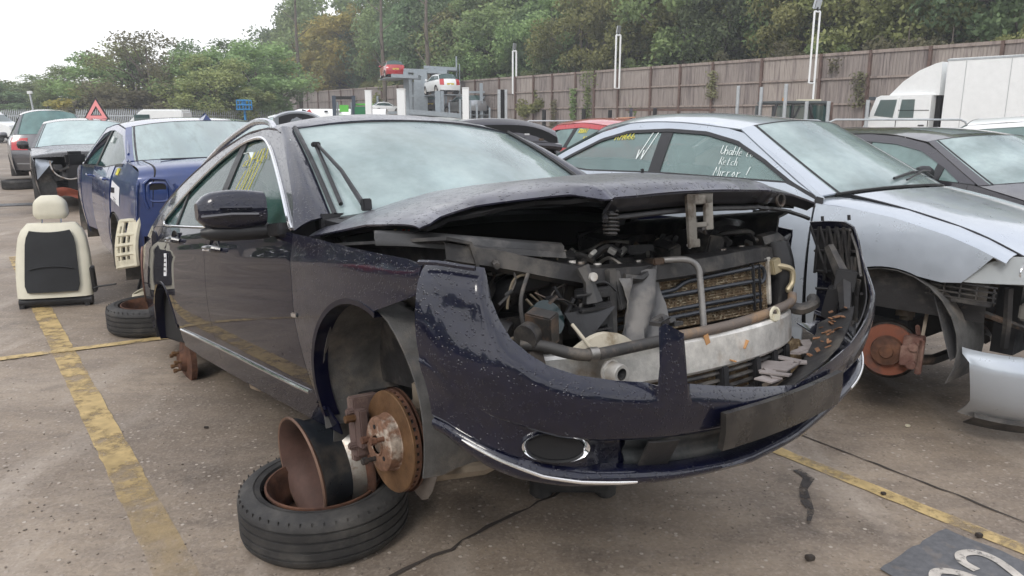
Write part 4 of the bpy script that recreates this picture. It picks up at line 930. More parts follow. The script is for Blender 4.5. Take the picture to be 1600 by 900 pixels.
L3 = [np.array((1.30, 3.37)) + np.array((.583, -.812)) * t for t in np.arange(-3.5, 3.0, .08)]
tag(strip('bay_line', L3, .078, .004, yl2, None, .003, gr), kind='structure')
crk = M('dark_joint_dirt', (.05, .04, .034), .9)
def wob(a, b, n, w, r): return [np.array(a) + (np.array(b) - np.array(a)) * t + np.array((r.uniform(-w, w), r.uniform(-w, w))) for t in np.linspace(0, 1, n)]
J = wob((.55, 4.93), (3.4, .70), 90, .008, gr)
tag(strip('slab_joint', J, [gr.uniform(.005, .015) for _ in J], .0045, crk), kind='structure')
J = wob((-2.4, .42), (4.6, 7.35), 140, .016, gr)
tag(strip('slab_joint', J, [gr.uniform(.004, .024) for _ in J], .0045, crk), kind='structure')
# number patch
pm_ = M('dark_grey_patch_paint', (.12, .122, .13), .7, var=.25, vscale=30, world_space=True, col2=(.15, .14, .135), c2scale=10, c2lo=.55)
o0 = np.array((1.672, 2.700)); e1 = np.array((-.81, -.583)); e2 = np.array((.583, -.812))
W_, H_ = .47, .50
Vp = []
for i in range(13):
    for j in range(13): p = o0 - e1 * (-.0) + e1 * (W_ * i / 12) + e2 * (H_ * j / 12) + (np.array((gr.uniform(-.006, .006), gr.uniform(-.006, .006))) if i in (0, 12) or j in (0, 12) else 0); Vp.append((p[0], p[1], .006))
Fp = [(i * 13 + j, i * 13 + j + 1, (i + 1) * 13 + j + 1, (i + 1) * 13 + j) for i in range(12) for j in range(12)]
patch = tag(mesh('number_patch', Vp, [f for f in Fp], pm_, None, False), kind='structure')
wp = worn_paint('stencil_white_paint', (.55, .51, .46), .58, 26)
def dig(x, y): p = np.array((1.672, 2.700)) + e1 * (W_ - x) + e2 * (H_ - y); return (p[0], p[1])      # x to the right, y up, patch corner bottom-left
def stroke(pts, w, nm='painted_digit'):
    return strip(nm, [dig(*p) for p in catmull(pts, 6)], w, .010, wp, patch)
stroke([(.075, .30), (.055, .22), (.07, .12), (.12, .075)], .036); stroke([(.15, .075), (.20, .11), (.215, .20), (.20, .31), (.15, .365), (.10, .355), (.085, .325)], .036)
stroke([(.265, .29), (.28, .345), (.33, .37), (.385, .34), (.39, .28), (.35, .20), (.30, .125)], .036); stroke([(.285, .10), (.41, .10)], .034); stroke([(.418, .115), (.422, .145)], .03)
stroke([(.425, .145), (.44, .16)], .02, 'painted_digit')
# crumbs, grit, small litter on the ground near the camera
gv = MB(); gr = random.Random(9)
for k in range(1100):
    px, py = gr.uniform(0, 1600), 500 + 400 * gr.random() ** .8; p = on_ground(px, py); s = gr.uniform(.0015, .0045)
    gv.box((p.x, p.y, s * .5), (s * 2, s * 1.5, s), (0, 0, gr.uniform(0, 3)))
tag(gv.build('grit', M('mixed_grit', (.26, .22, .18), .9, var=.6, vscale=3, world_space=True), None, smooth=False), kind='stuff')
for i, (px, py, s, lab) in enumerate(((322, 670, .012, 'small dark crumb of rubber on the concrete left of the front wheel'), (1380, 774, .014, 'dark pebble lying on the yellow line, farther from the number patch'), (1529, 840, .018, 'dark pebble lying on the yellow line beside the number patch'), (1265, 876, .022, 'black clod on the concrete left of the number patch'), (1418, 668, .016, 'small pale clip lying on the concrete under the light blue bumper'))):
    p = on_ground(px, py); st_ = MB(); st_.box((0, 0, s * .4), (s * 1.6, s, s * .8), (.1, .2, .4)); st_.box((s * .5, s * .3, s * .3), (s, s * .8, s * .5), (.3, .1, 1))
    o_ = st_.build('pebble', crk if i < 4 else white_pl, None, bevel=s * .15); o_.location = (p.x, p.y, .004); tag(o_, lab, 'debris', 'small debris on the ground')
# oil run below the loose bumper
ol = [on_ground(px, py) for px, py in ((1245, 735), (1262, 748), (1255, 765), (1258, 785), (1268, 800), (1262, 820))]
G_ = strip('oil_stain', [(p.x, p.y) for p in ol], [.045, .05, .03, .04, .03, .02], .005, worn_paint('oily_stain', (.05, .043, .04), .52, 16), None, .006, gr); tag(G_, kind='structure')

# ------------------------------------------------------------------ tyres and bare steel wheels
def tyre_mesh(R=.318, w=.205, bead=.228):
    h = w / 2; pr = [(bead, -h + .022), (bead + .005, -h + .006), (bead + .03, -h), (R - .045, -h + .002), (R - .018, -h + .012), (R - .004, -h + .028)]
    for g_ in (-.052, -.018, .018, .052):
        pr += [(R, g_ - .005), (R - .007, g_ - .004), (R - .007, g_ + .004), (R, g_ + .005)]
    pr += [(R - .004, h - .028), (R - .018, h - .012), (R - .045, h - .002), (R - .06, h - .0), (R - .064, h + .001), (bead + .03, h), (bead + .005, h - .006), (bead, h - .022), (bead + .012, h - .05), (R - .02, 0), (bead + .012, -h + .05), (bead, -h + .022)]
    m = MB().lathe(pr, 96)
    for k in range(96):        # shoulder sipes
        a = 2 * math.pi * k / 96
        if k % 2: m.box((math.cos(a) * (R - .010), math.sin(a) * (R - .010), h - .020), (.006, .002, .02), Matrix.Rotation(a, 3, 'Z'))
    return m
def rim_mesh(r=.213, w=.19, deep=True):
    h = w / 2
    pr = [(r - .004, -h - .001), (r + .004, -h), (r + .004, -h + .008), (r - .012, -h + .018), (r - .012, -h + .035), (r - .032, -h + .055), (r - .034, 0), (r - .014, h - .04), (r - .012, h - .018), (r + .004, h - .008), (r + .004, h), (r - .004, h + .001), (r - .010, h - .01), (r - .018, h - .02), (r - .020, h - .04), (r - .040, 0), (r - .038, -h + .055), (r - .018, -h + .03), (r - .010, -h + .01), (r - .004, -h - .001)]
    return MB().lathe(pr, 64)
def rim_disc(r=.213):
    m = MB().lathe([(r - .018, .02), (.13, .035), (.10, .010), (.055, .012), (.034, .0)], 48); m.lathe([(r - .018, .016), (.13, .031), (.10, .006), (.055, .008), (.034, -.004)], 48)
    return m
w1 = empty('lying_wheel', 'worn wide tyre with rusty steel rim lying flat below the navy car, nearest the camera', 'wheel', (-.722, 2.715, .106), (R_(1.2), R_(-.8), .3), 'tyres lying flat on the ground')
tyre_mesh().build('tyre', rubber, w1, True, 35); rim_mesh().build('rim', rust, w1, True, 40)
MB().lathe([(.19, -.06), (.13, -.045), (.10, -.07), (.05, -.068)], 40).build('rim_centre', rust, w1)
dkb = M('dark_blue_black_enamel', (.02, .024, .03), .38, .3, col2=(.10, .085, .07), c2scale=5, c2lo=.5, c2hi=.7, rvar=.12)
w2 = empty('standing_rim', 'bare steel wheel rim standing on edge inside the lying tyre, under the navy sill', 'wheel rim', group='bare steel rims standing under the cars')
ax = Vector((.80, .60, .08)).normalized(); zq = ax.to_track_quat('Z', 'Y')
w2.rotation_euler = zq.to_euler(); w2.location = at(512, 722, 2.73)
m_ = MB().lathe([(.204, -.110), (.212, -.112), (.213, -.104), (.200, -.094)], 64); m_.build('rim_lip', M('pale_rusty_lip', (.24, .15, .11), .6, .5, var=.3, bump=.4), w2)
MB().lathe([(.204, -.110), (.194, -.10), (.170, -.07), (.160, -.03), (.158, .03), (.0, .045)], 64).build('rim_inside', M('brown_rusted_barrel', (.115, .065, .052), .7, .3, col2=(.10, .06, .05), c2scale=4, var=.3, vscale=9, bump=.3, bscale=60), w2)
MB().lathe([(.200, -.094), (.198, -.075), (.180, -.05), (.176, .02)], 64).build('rim_barrel', dkb, w2)
MB().lathe([(.176, .02), (.190, .045), (.195, .055), (.196, .068)], 64).build('rim_band', steel_lt, w2)
MB().lathe([(.196, .068), (.200, .075), (.213, .088), (.213, .096), (.204, .099), (.19, .085)], 64).build('rim_flange', rust, w2)
MB().lathe([(.19, .085), (.12, .07), (.09, .05), (.0, .05)], 48).build('rim_centre', rust, w2)
# second pair, by the rear wheel arch
w3 = empty('lying_wheel', 'ribbed tyre lying flat behind the navy car, by the white plastic offcut', 'wheel', (-2.70, 5.60, .104), (0, 0, 1), 'tyres lying flat on the ground')
tyre_mesh().build('tyre', rubber, w3, True, 35); rim_mesh().build('rim', rust, w3, True, 40)
w4 = empty('standing_rim', 'rusty brown steel rim standing upright on the farther tyre, half behind the navy rear arch', 'wheel rim', group='bare steel rims standing under the cars')
ax = Vector((-.93, -.35, 0)).normalized(); w4.rotation_euler = ax.to_track_quat('Z', 'Y').to_euler(); w4.location = (-2.64, 5.62, .415)
rb = M('plain_brown_rust', (.19, .10, .08), .75, .3, col2=(.27, .17, .13), c2scale=6, var=.3, bump=.4)
rim_mesh(.205).build('rim_barrel', rb, w4, True, 40); rim_disc(.205).build('rim_centre', rust, w4)
# black foot of a stand under the bumper
fs = empty('support_foot', 'low black rubber block on the ground beneath the hanging navy bumper', 'support block', on_ground(895, 782))
m_ = MB(); m_.box((0, .06, .06), (.30, .12, .06)); m_.cyl((-.13, .05, 0), (-.13, .05, .09), .05, 14); m_.cyl((.14, .05, 0), (.14, .05, .085), .045, 14); m_.build('block_body', rubber, fs, bevel=.012)
m_ = MB(); m_.cyl((0, .10, .06), (0, .16, .26), .035, 12); m_.build('block_post', black_pl, fs)
# flat black thing seen under the rear of the navy car
tr_ = empty('rear_support_wheel', 'black wheel lying under the rear of the navy car behind the sill', 'wheel', (-1.42, 5.05, .10), (0, 0, 0), 'tyres lying flat on the ground')
tyre_mesh().build('tyre', rubber, tr_, True, 35)
# ------------------------------------------------------------------ general car builder for the other cars
def interp(T, x):
    T = sorted(T); return float(np.interp(x, [a for a, b in T], [b for a, b in T]))
def build_car(name, label, loc, yaw, P, paint, glass=None, group=None, roll=0, pitch=0, cat='car', n_sub=3, nv=11, wglass=None):
    glass = glass or pale_glass; wglass = wglass or ws_glass
    root = empty(name, label, cat, loc, (R_(roll), R_(pitch), R_(yaw)), group)
    hw = P.get('hw', .86); sill = P.get('sill', .24); r = P.get('arch_r', .35); wb = P.get('wb', -2.6)
    xf, xr = P['xf'], P['xr']; belt = P['belt']; lean = P.get('lean', .45); ZB = P.get('zb', .95); lq = P.get('lq', .12)
    def W(x):
        w = 1.0
        if x > -.3: w -= P.get('tf', .10) * ((x + .3) / (xf + .3)) ** 2
        if x < -2.0: w -= P.get('tr', .10) * ((-2.0 - x) / (-2.0 - xr)) ** 2
        return w
    def gy(x, z): return (hw - .05 * ((z - .62) / .4) ** 2 if z < ZB else hw - .05 * ((ZB - .62) / .4) ** 2 - lean * (z - ZB) - lq * (z - ZB) ** 2) * W(x)
    st = P['stations']                     # (x side, z side, x centre, z centre, segment name starting here)
    zt = sorted([(s[0] + 1e-4 * i, s[1]) for i, s in enumerate(st) if s[1] > .5])
    zt = [p for p in zt]
    ztf = lambda x: interp(P['side_top'], x) if 'side_top' in P else interp(zt, x)
    top = lambda x: min(ztf(x), interp(belt, x))
    def arch(x, sl):
        z = sl
        for xa in (0, wb):
            d = r * r - (x - xa) ** 2
            if d > 0: z = max(z, .31 + math.sqrt(d))
        return z
    skip = P.get('skip', ()); made = {}
    for sgn in (-1, 1):
        fl = sgn < 0
        cuts = [xf - .0] + P['gaps'] + [xr]
        names = P.get('panel_names', ['front_fender', 'front_door', 'rear_door', 'quarter_panel'][:1 + 1] + ['rear_door', 'quarter_panel'])
        names = P['panel_names'] if 'panel_names' in P else (['front_fender', 'front_door', 'rear_door', 'quarter_panel'] if len(P['gaps']) == 3 else ['front_fender', 'front_door', 'quarter_panel'])
        for k in range(len(cuts) - 1):
            if (names[k], sgn) in skip: continue
            a, b = cuts[k] - (.004 if k else 0), cuts[k + 1]
            xs_ = list(np.linspace(a, b, max(4, int((a - b) / .06) + 1)))
            for xa in (0, wb):
                for e in (-r, r):
                    if b < xa + e < a: xs_ += [xa + e - .001, xa + e + .001, xa + e * .97, xa + e * .9]
            xs_ = sorted(set(xs_), reverse=True)
            G = []
            for x in xs_:
                z0, z1 = arch(x, sill), top(x); z0 = min(z0, z1 - .01)
                G.append([(x, sgn * gy(x, z0 + (z1 - z0) * t), z0 + (z1 - z0) * t) for t in np.linspace(0, 1, 9)])
            o = grid(names[k], G, paint, root, .006, flip=not fl); made[(names[k], sgn)] = o
        # greenhouse
        gx = [x for x in np.linspace(P['gh'][0], P['gh'][1], 60) if ztf(x) - interp(belt, x) > .015]
        fr_ = P.get('frame', .055)
        def wtop(x): 
            s = abs(ztf(x + .03) - ztf(x - .03)) / .06
            return ztf(x) - fr_ * math.sqrt(1 + s * s)
        G = [[(x, sgn * (gy(x, z) + .001), z) for z in (max(wtop(x), interp(belt, x) + .004), ztf(x))] for x in gx]
        grid('window_frame', G, P.get('frame_mat', paint), root, .012, flip=fl)
        if P.get('seal', False):
            G = [[(x, sgn * (gy(x, z) + .0025), z) for z in (max(wtop(x) - .005, interp(belt, x) + .004), max(wtop(x) + .016, interp(belt, x) + .02))] for x in gx]
            grid('window_seal', G, black_pl, root, .01, flip=fl)
        G = [[(x, sgn * (gy(x, z) + .003), z) for z in (interp(belt, x) - .012, interp(belt, x) + .012)] for x in gx]
        grid('belt_seal', G, black_pl, root, .01, flip=fl)
        wx = [x for x in gx if wtop(x) - interp(belt, x) > .02]
        # pillars split the glass
        pl_ = P.get('pillars', []); edges = [wx[0]] + [e for p in pl_ for e in (p + .045, p - .045)] + [wx[-1]]
        sh = P.get('rake', .12)
        for k in range(len(edges) - 1):
            a, b = edges[k], edges[k + 1]; xs_ = np.linspace(a, b, 14 if k % 2 == 0 else 3)
            G = []
            for x in xs_:
                z0, z1 = interp(belt, x) + .008, wtop(x); z1 = max(z1, z0 + .002)
                sha = sh if (0 < k or x < wx[0] - .01) else 0
                G.append([(x - (sha * (z0 + (z1 - z0) * t - z0) if edges[0] > x > edges[-1] else 0), sgn * (gy(x, z0 + (z1 - z0) * t) - (.010 if k % 2 == 0 else .002)), z0 + (z1 - z0) * t) for t in np.linspace(0, 1, 5)])
            if k % 2 == 0 and (('window', sgn, k // 2) not in skip): grid('side_window', G, glass, root, .004, flip=fl)
            elif k % 2: grid('door_pillar', G, P.get('pillar_mat', black_pl), root, .01, flip=fl)
        for hx, hz in P.get('handles', []):
            yy = gy(hx, hz)
            MB().tube([(hx - .09, sgn * yy, hz), (hx - .07, sgn * (yy + .03), hz), (hx + .07, sgn * (yy + .03), hz), (hx + .09, sgn * yy, hz)], [.009, .013, .013, .009], 6).build('door_handle', paint, root)
        if P.get('mirror', True) and ('mirror', sgn) not in skip:
            mx_, mz_ = P.get('mirror_at', (-.62, 1.0)); yb = gy(mx_, mz_ - .03)
            MB().lathe([(.0, -.09), (.05, -.085), (.072, -.04), (.075, .02), (.06, .08), (.0, .095)], 14, Matrix.Translation((mx_, sgn * (yb + .12), mz_ + .03)) @ Matrix.Rotation(math.pi / 2, 4, 'X') @ Matrix.Scale(.7, 4, (1, 0, 0))).build('door_mirror', P.get('mirror_mat', paint), root)
            MB().tube([(mx_ + .03, sgn * (yb - .01), mz_ - .05), (mx_, sgn * (yb + .07), mz_ - .02)], .022, 6).build('mirror_arm', black_pl, root)
        if P.get('tyres', True):
            for xa in (0, wb):
                if (xa, sgn) in P.get('no_tyre', ()): continue
                wr = empty('wheel', parent=root, loc=(xa, sgn * (hw - .12), .31), rot=(-sgn * math.pi / 2, 0, 0))
                MB().lathe([(.19, -.09), (.24, -.10), (.30, -.09), (.315, -.06), (.315, .06), (.30, .09), (.24, .10), (.20, .085)], 32).build('tyre', rubber, wr)
                rm = MB().lathe([(.20, .085), (.205, .08), (.19, .05), (.17, .04)], 32)
                for q in range(7):
                    a = 2 * math.pi * q / 7; rm.box((.10 * math.cos(a), .10 * math.sin(a), .055), (.18, .035, .02), Matrix.Rotation(a, 3, 'Z'))
                rm.build('rim', P.get('rim_mat', alu), wr)
            for xa in (0, wb):
                G = [[(xa + (r - .01) * math.cos(a), sgn * (hw - .02 - .30 * q), .31 + (r - .01) * math.sin(a)) for q in (0, 1)] for a in np.linspace(R_(-8), R_(188), 14)]
                grid('arch_liner', G, dark_void, root, .004)
        else:
            for xa in (0, wb):
                if (xa, sgn) in P.get('no_liner', ()): continue
                G = [[(xa + (r - .01) * math.cos(a), sgn * (hw - .02 - .34 * q), .31 + (r - .01) * math.sin(a)) for q in (0, .5, 1)] for a in np.linspace(R_(-25), R_(205), 18)]
                grid('arch_liner', G, liner_pl, root, .004)
    # top surfaces from nose to tail
    dense_st = []
    seg_of = []
    A = [np.array(s[:4], float) for s in st]
    for i in range(len(A) - 1):
        p0 = A[max(i - 1, 0)]; p1 = A[i]; p2 = A[i + 1]; p3 = A[min(i + 2, len(A) - 1)]
        if st[i][4] != st[i - 1][4] and st[i][4] in ('windscreen', 'rear_windscreen', 'bonnet', 'roof', 'boot_lid', 'tailgate'): p0 = p1 - (p2 - p1)
        if i + 1 < len(A) - 1 and st[i + 1][4] != st[i][4] and st[i + 1][4] in ('windscreen', 'rear_windscreen', 'bonnet', 'roof', 'boot_lid', 'tailgate'): p3 = p2 + (p2 - p1)
        for k in range(n_sub + 1):
            t = k / n_sub; q = .5 * ((2 * p1) + (-p0 + p2) * t + (2 * p0 - 5 * p1 + 4 * p2 - p3) * t * t + (-p0 + 3 * p1 - 3 * p2 + p3) * t ** 3)
            dense_st.append(q); seg_of.append(st[i][4])
    def topP(q, v, o=0.0):
        xs_, zs, xc, zc = q; return (xs_ + (xc - xs_) * (1 - abs(v) ** P.get('pw_x', 2.0)), v * gy(xs_, zs), zs + (zc - zs) * (1 - abs(v) ** P.get('pw', 2.6)) + o)
    segs = []
    for q, s in zip(dense_st, seg_of):
        if not segs or segs[-1][0] != s: segs.append((s, []))
        if segs[-1][1] and np.allclose(segs[-1][1][-1], q): continue
        segs[-1][1].append(q)
    for s, Q in segs:
        if s in P.get('no_seg', ()) or s.startswith('none'): continue
        k_ = P.get('inset', {}).get(s, 0)
        vs = np.linspace(-1 + k_, 1 - k_, nv)
        mt = wglass if s == 'windscreen' else (P.get('rear_glass', glass) if s == 'rear_windscreen' else P.get('seg_mat', {}).get(s, paint))
        grid(s, [[topP(q, v) for v in vs] for q in Q], mt, root, .008)
        made[s] = Q
        if s in ('windscreen', 'rear_windscreen'):
            for v in (-1 + k_ / 2, 1 - k_ / 2): 
                if k_: grid('pillar_cover', [[topP(q, vv, .002) for vv in np.linspace(v - k_ / 2, v + k_ / 2, 3)] for q in Q], paint, root, .01)
            for v in (-.975 + k_, .975 - k_): MB().tube([topP(q, v, .004) for q in Q], .010, 5).build('glass_seal', black_pl, root)
            for q in (Q[0], Q[-1]): MB().tube([topP(q, v, .003) for v in vs], .009, 5).build('glass_seal', black_pl, root)
    ib = MB(); ib.box(((xf + xr) / 2 - .1, 0, sill + .10), (xf - xr - .7, hw * 1.5, .12)); 
    ib.box((P['gh'][0] + .05, 0, .62), (.08, hw * 1.6, .55)); ib.box((P['gh'][1] + .25, 0, .62), (.08, hw * 1.4, .5)); ib.build('floor_pan', dark_void, root)
    if P.get('seats', True):
        for s_ in (-1, 1):
            for x_ in (-1.55, -2.35):
                if x_ < P['gh'][1] + .5: continue
                m_ = MB(); m_.box((x_ + .25, s_ * .36, .50), (.5, .46, .16)); m_.box((x_, s_ * .36, .82), (.13, .44, .52), (0, -.22, 0)); m_.box((x_ - .09, s_ * .36, 1.14), (.09, .22, .15), (0, -.2, 0)); m_.build('seat', M('mid_grey_seat_cloth', (.09, .10, .105), .8), root, bevel=.025)
    return root, dict(gy=gy, topP=topP, segs=dict(segs), made=made, hw=hw)
def shift(st, a, dx): return st

# ---- station tables
HATCH = dict(xf=.62, xr=-3.15, wb=-2.45, hw=.84, gh=(-.42, -3.0), belt=[(.6, .9), (-.4, .93), (-3.2, 1.02)], gaps=[-.42, -1.42, -2.12], pillars=[-1.42], handles=[(-1.3, .84), (-2.0, .87)],
    stations=[(.56, .25, .70, .22, 'front_bumper'), (.60, .45, .80, .42, 'front_bumper'), (.58, .62, .76, .60, 'bonnet'), (.45, .74, .62, .76, 'bonnet'), (.10, .84, .20, .90, 'bonnet'), (-.40, .94, -.22, 1.0, 'windscreen'), (-1.05, 1.34, -.98, 1.42, 'roof'), (-1.7, 1.39, -1.7, 1.47, 'roof'), (-2.5, 1.33, -2.6, 1.42, 'rear_windscreen'), (-2.98, 1.02, -3.12, 1.06, 'tailgate'), (-3.10, .80, -3.25, .80, 'tailgate'), (-3.12, .60, -3.28, .58, 'rear_bumper'), (-3.1, .30, -3.26, .28, 'rear_bumper')])
SEDAN = dict(xf=.60, xr=-3.72, wb=-2.76, hw=.90, gh=(-.45, -3.25), belt=[(.6, .9), (-.45, .94), (-2.6, 1.00), (-3.7, 1.02)], gaps=[-.46, -1.55, -2.42], pillars=[-1.55], handles=[(-1.42, .86), (-2.30, .89)],
    stations=[(.55, .25, .74, .22, 'front_bumper'), (.60, .45, .82, .42, 'front_bumper'), (.58, .64, .78, .60, 'bonnet'), (.40, .78, .60, .80, 'bonnet'), (.0, .88, .10, .94, 'bonnet'), (-.45, .96, -.25, 1.02, 'windscreen'), (-1.15, 1.35, -1.05, 1.42, 'roof'), (-1.8, 1.40, -1.8, 1.47, 'roof'), (-2.45, 1.34, -2.55, 1.42, 'rear_windscreen'), (-3.10, 1.04, -3.25, 1.10, 'boot_lid'), (-3.60, .99, -3.78, 1.05, 'boot_lid'), (-3.66, .78, -3.86, .78, 'rear_bumper'), (-3.62, .32, -3.84, .30, 'rear_bumper')])
ESTATE = dict(xf=.60, xr=-3.72, wb=-2.78, hw=.90, gh=(-.45, -3.55), belt=[(.6, .95), (-.45, .98), (-3.7, 1.08)], gaps=[-.46, -1.55, -2.50], pillars=[-1.55, -2.5], handles=[(-1.42, .9), (-2.38, .93)],
    stations=[(.55, .28, .74, .25, 'front_bumper'), (.60, .5, .80, .48, 'front_bumper'), (.58, .70, .76, .68, 'bonnet'), (.40, .86, .60, .88, 'bonnet'), (-.45, 1.0, -.25, 1.07, 'windscreen'), (-1.05, 1.48, -.98, 1.56, 'roof'), (-1.8, 1.54, -1.8, 1.64, 'roof'), (-3.15, 1.50, -3.28, 1.60, 'rear_windscreen'), (-3.58, 1.08, -3.74, 1.10, 'tailgate'), (-3.66, .80, -3.84, .80, 'tailgate'), (-3.68, .60, -3.88, .60, 'rear_bumper'), (-3.62, .34, -3.84, .32, 'rear_bumper')])
silver_blue = M('pale_blue_metallic_paint', (.46, .505, .56), .34, .45, 1.0, .03, var=.06, vscale=3, rvar=.08)
royal = M('royal_blue_metallic_paint', (.011, .036, .155), .35, .15, 1.0, .02, var=.15, vscale=8, rvar=.05)
blackp = M('dull_black_paint', (.012, .012, .014), .3, .2, 1.0, .05, rvar=.10, col2=(.05, .05, .05), c2scale=4)
greyp = M('mid_grey_metallic_paint', (.13, .13, .14), .35, .5, 1.0, .05, rvar=.08, var=.1)
redp = M('red_paint', (.42, .014, .018), .3, 0, 1.0, .04, rvar=.06)
dgrey = M('charcoal_metallic_paint', (.045, .042, .050), .32, .5, 1.0, .03, rvar=.06)
whitep = M('white_vehicle_paint', (.85, .87, .87), .35, 0, .8, .05, var=.04)
silverp = M('silver_metallic_paint', (.42, .44, .46), .35, .6, 1.0, .05)

# ------------------------------------------------------------------ pale blue hatchback, right
P = dict(HATCH); P.update(hw=.85, xf=.50, xr=-2.95, lean=.50, lq=.25, zb=1.0, wb=-2.46, tf=.08, tr=.13, tyres=False, sill=.22, frame=.062, arch_r=.36,
    gh=(-.38, -2.55), belt=[(.6, .95), (-.40, .955), (-.6, 1.035), (-1.5, 1.04), (-2.1, 1.025), (-2.6, 1.06)], gaps=[-.42, -1.50], pillars=[-1.53], rake=.10, handles=[(-1.36, .90)],
    stations=[(.48, .40, .70, .40, 'none_a'), (.50, .62, .72, .62, 'none_a'), (.48, .745, .70, .76, 'bonnet'), (.25, .845, .42, .875, 'bonnet'), (-.05, .92, .08, .965, 'bonnet'), (-.36, .965, -.16, 1.02, 'none_w'), (-.42, .97, -.22, 1.03, 'windscreen'), (-1.03, 1.315, -.90, 1.38, 'roof'), (-1.5, 1.355, -1.45, 1.425, 'roof'), (-1.9, 1.345, -1.95, 1.42, 'roof'), (-2.15, 1.28, -2.30, 1.36, 'rear_windscreen'), (-2.62, 1.04, -2.80, 1.08, 'tailgate'), (-2.90, .75, -3.05, .75, 'tailgate'), (-2.92, .3, -3.05, .3, 'rear_bumper'), (-2.9, .28, -3.03, .28, 'rear_bumper')],
    side_top=[(.50, .70), (.25, .845), (-.05, .92), (-.36, .965), (-.55, 1.085), (-.78, 1.205), (-1.0, 1.300), (-1.25, 1.352), (-1.55, 1.366), (-1.88, 1.35), (-2.10, 1.29), (-2.35, 1.17), (-2.6, 1.04), (-2.9, .98)],
    no_tyre=(), mirror=False, skip=[('front_fender', -1), ('front_fender', 1)], inset={'bonnet': .17, 'windscreen': .13}, seats=True, seal=True)
ib, I = build_car('pale_blue_hatchback', 'pale silver-blue three-door hatchback with its front bumper hanging off and no front wheels', (2.45, 4.20, .145), -49.4, P, silver_blue, roll=-2.0, n_sub=5, nv=21, glass=M('misted_hatch_glass', (.22, .32, .31), .08, alpha=.50, coat=1, coat_rough=.02, var=.2, vscale=3, rvar=.05))
gyI = I['gy']
for sgn in (-1, 1):
    S_ = lambda u, v, sg=sgn: (u, sg * gyI(u, v), v)
    fo = [(-.4155, .945), (-.416, .84), (-.412, .70), (-.408, .567), (-.40, .26), (-.36, .25)] + arcpts(0, .31, .362, 186, 68, 22)[1:] + [(.237, .632), (.32, .642), (.37, .70), (.43, .775), (.36, .806), (.233, .850), (-.008, .908), (-.218, .936)]
    panel('front_fender', fo, S_, silver_blue, ib, .035, .006, flip=sgn > 0)
    # upper fender roll towards the bonnet
    G = []
    for x, z in [(-.415, .945), (-.30, .942), (-.218, .936), (-.008, .908), (.233, .850), (.36, .806), (.48, .752)]:
        y0 = gyI(x, z); G.append([(x, sgn * y0, z), (x, sgn * (y0 - .03), z + .016), (x, sgn * (y0 - .08), z + .028), (x + .004, sgn * (y0 * .83 + .005), z + .034)])
    grid('fender_top', G, silver_blue, ib, .006, flip=sgn > 0)
    G = [[(x, sgn * (gyI(x, z) - .10), z) for z in (.45, .60, zt_)] for x, zt_ in ((-.40, .90), (.0, .84), (.40, .70))]
    grid('inner_wing', G, dusty_pl, ib, .006)
    # head lamp
    hl = []
    for a in np.linspace(0, 1, 9):
        row = []
        for b in np.linspace(0, 1, 6):
            x = .315 + .34 * a; z = .645 + .125 * b * (.35 + .65 * min(1, a * 2.2)) + .01 * a; y = gyI(min(x, .5), z) - .01 - .22 * a ** 1.6; row.append((x - .02 * b * a, sgn * y, z))
        hl.append(row)
    lamp = grid('headlamp', hl, M('frosted_headlamp_cover', (.62, .66, .68), .12, alpha=.55, coat=1), ib, .006)
    MB().lathe([(.0, -.03), (.035, -.02), (.05, .01), (.048, .015)], 18, Matrix.Translation((.50, sgn * .63, .70)) @ Matrix.Rotation(math.pi / 2, 4, 'Y')).build('reflector', chrome, lamp)
    MB().lathe([(.0, -.03), (.035, -.02), (.045, .01)], 18, Matrix.Translation((.58, sgn * .53, .70)) @ Matrix.Rotation(math.pi / 2, 4, 'Y')).build('reflector', chrome, lamp)
    G = [[(.40 + .26 * a, sgn * (.62 - .12 * a), .63 + .14 * b) for b in (0, 1)] for a in (0, .5, 1)]
    grid('lamp_housing', G, M('grey_lamp_housing', (.16, .17, .18), .5), lamp, .01)
    # disc and strut
    ds = empty('brake_assembly', parent=ib, loc=(0, sgn * .73, .235)); fx = Matrix.Rotation(sgn * -math.pi / 2, 4, 'X') @ Matrix.Rotation(0, 4, 'Z')
    ds.rotation_euler = (0, 0, R_(16))
    MB().lathe([(.075, .008), (.13, .008), (.132, 0), (.132, -.014), (.08, -.016)], 44, fx).build('brake_disc', M('salmon_rust', (.24, .085, .05), .75, .3, col2=(.13, .065, .05), c2scale=6, var=.25, bump=.4), ds)
    MB().lathe([(.078, .006), (.072, .035), (.035, .040), (.03, .05), (0, .05)], 36, fx).build('hub', rust, ds)
    MB().lathe([(.05, -.03), (.14, -.03), (.15, -.02)], 36, fx).build('backing_plate', steel_dk, ds)
    c_ = MB(); c_.box((.115, sgn * .0, .02), (.09, .10, .15)); c_.box((.10, sgn * .055, .0), (.07, .03, .10)); c_.cyl((.12, sgn * .05, .05), (.12, sgn * .085, .05), .022, 12); c_.cyl((.12, sgn * .05, -.04), (.12, sgn * .085, -.04), .022, 12); c_.box((.15, sgn * .02, .0), (.03, .06, .18)); c_.cyl((.13, 0, .10), (.12, sgn * .01, .15), .012, 8); c_.build('brake_caliper', M('dull_plum_caliper', (.15, .075, .06), .7, .3, col2=(.24, .15, .12), c2scale=9, var=.35, bump=.5), ds, bevel=.008)
    s_ = MB(); s_.cyl((.02, sgn * .60, .30), (.0, sgn * .56, .66), .032, 12); s_.cyl((.02, sgn * .62, .40), (.0, sgn * .57, .64), .045, 12); s_.build('damper_strut', _mats['dusty_tan_strut'], ib)
    MB().tube([(.13, sgn * .66, .30), (.13, sgn * .62, .56)], .009, 6).build('drop_link', M('pale_drop_link', (.35, .30, .24), .6), ib)
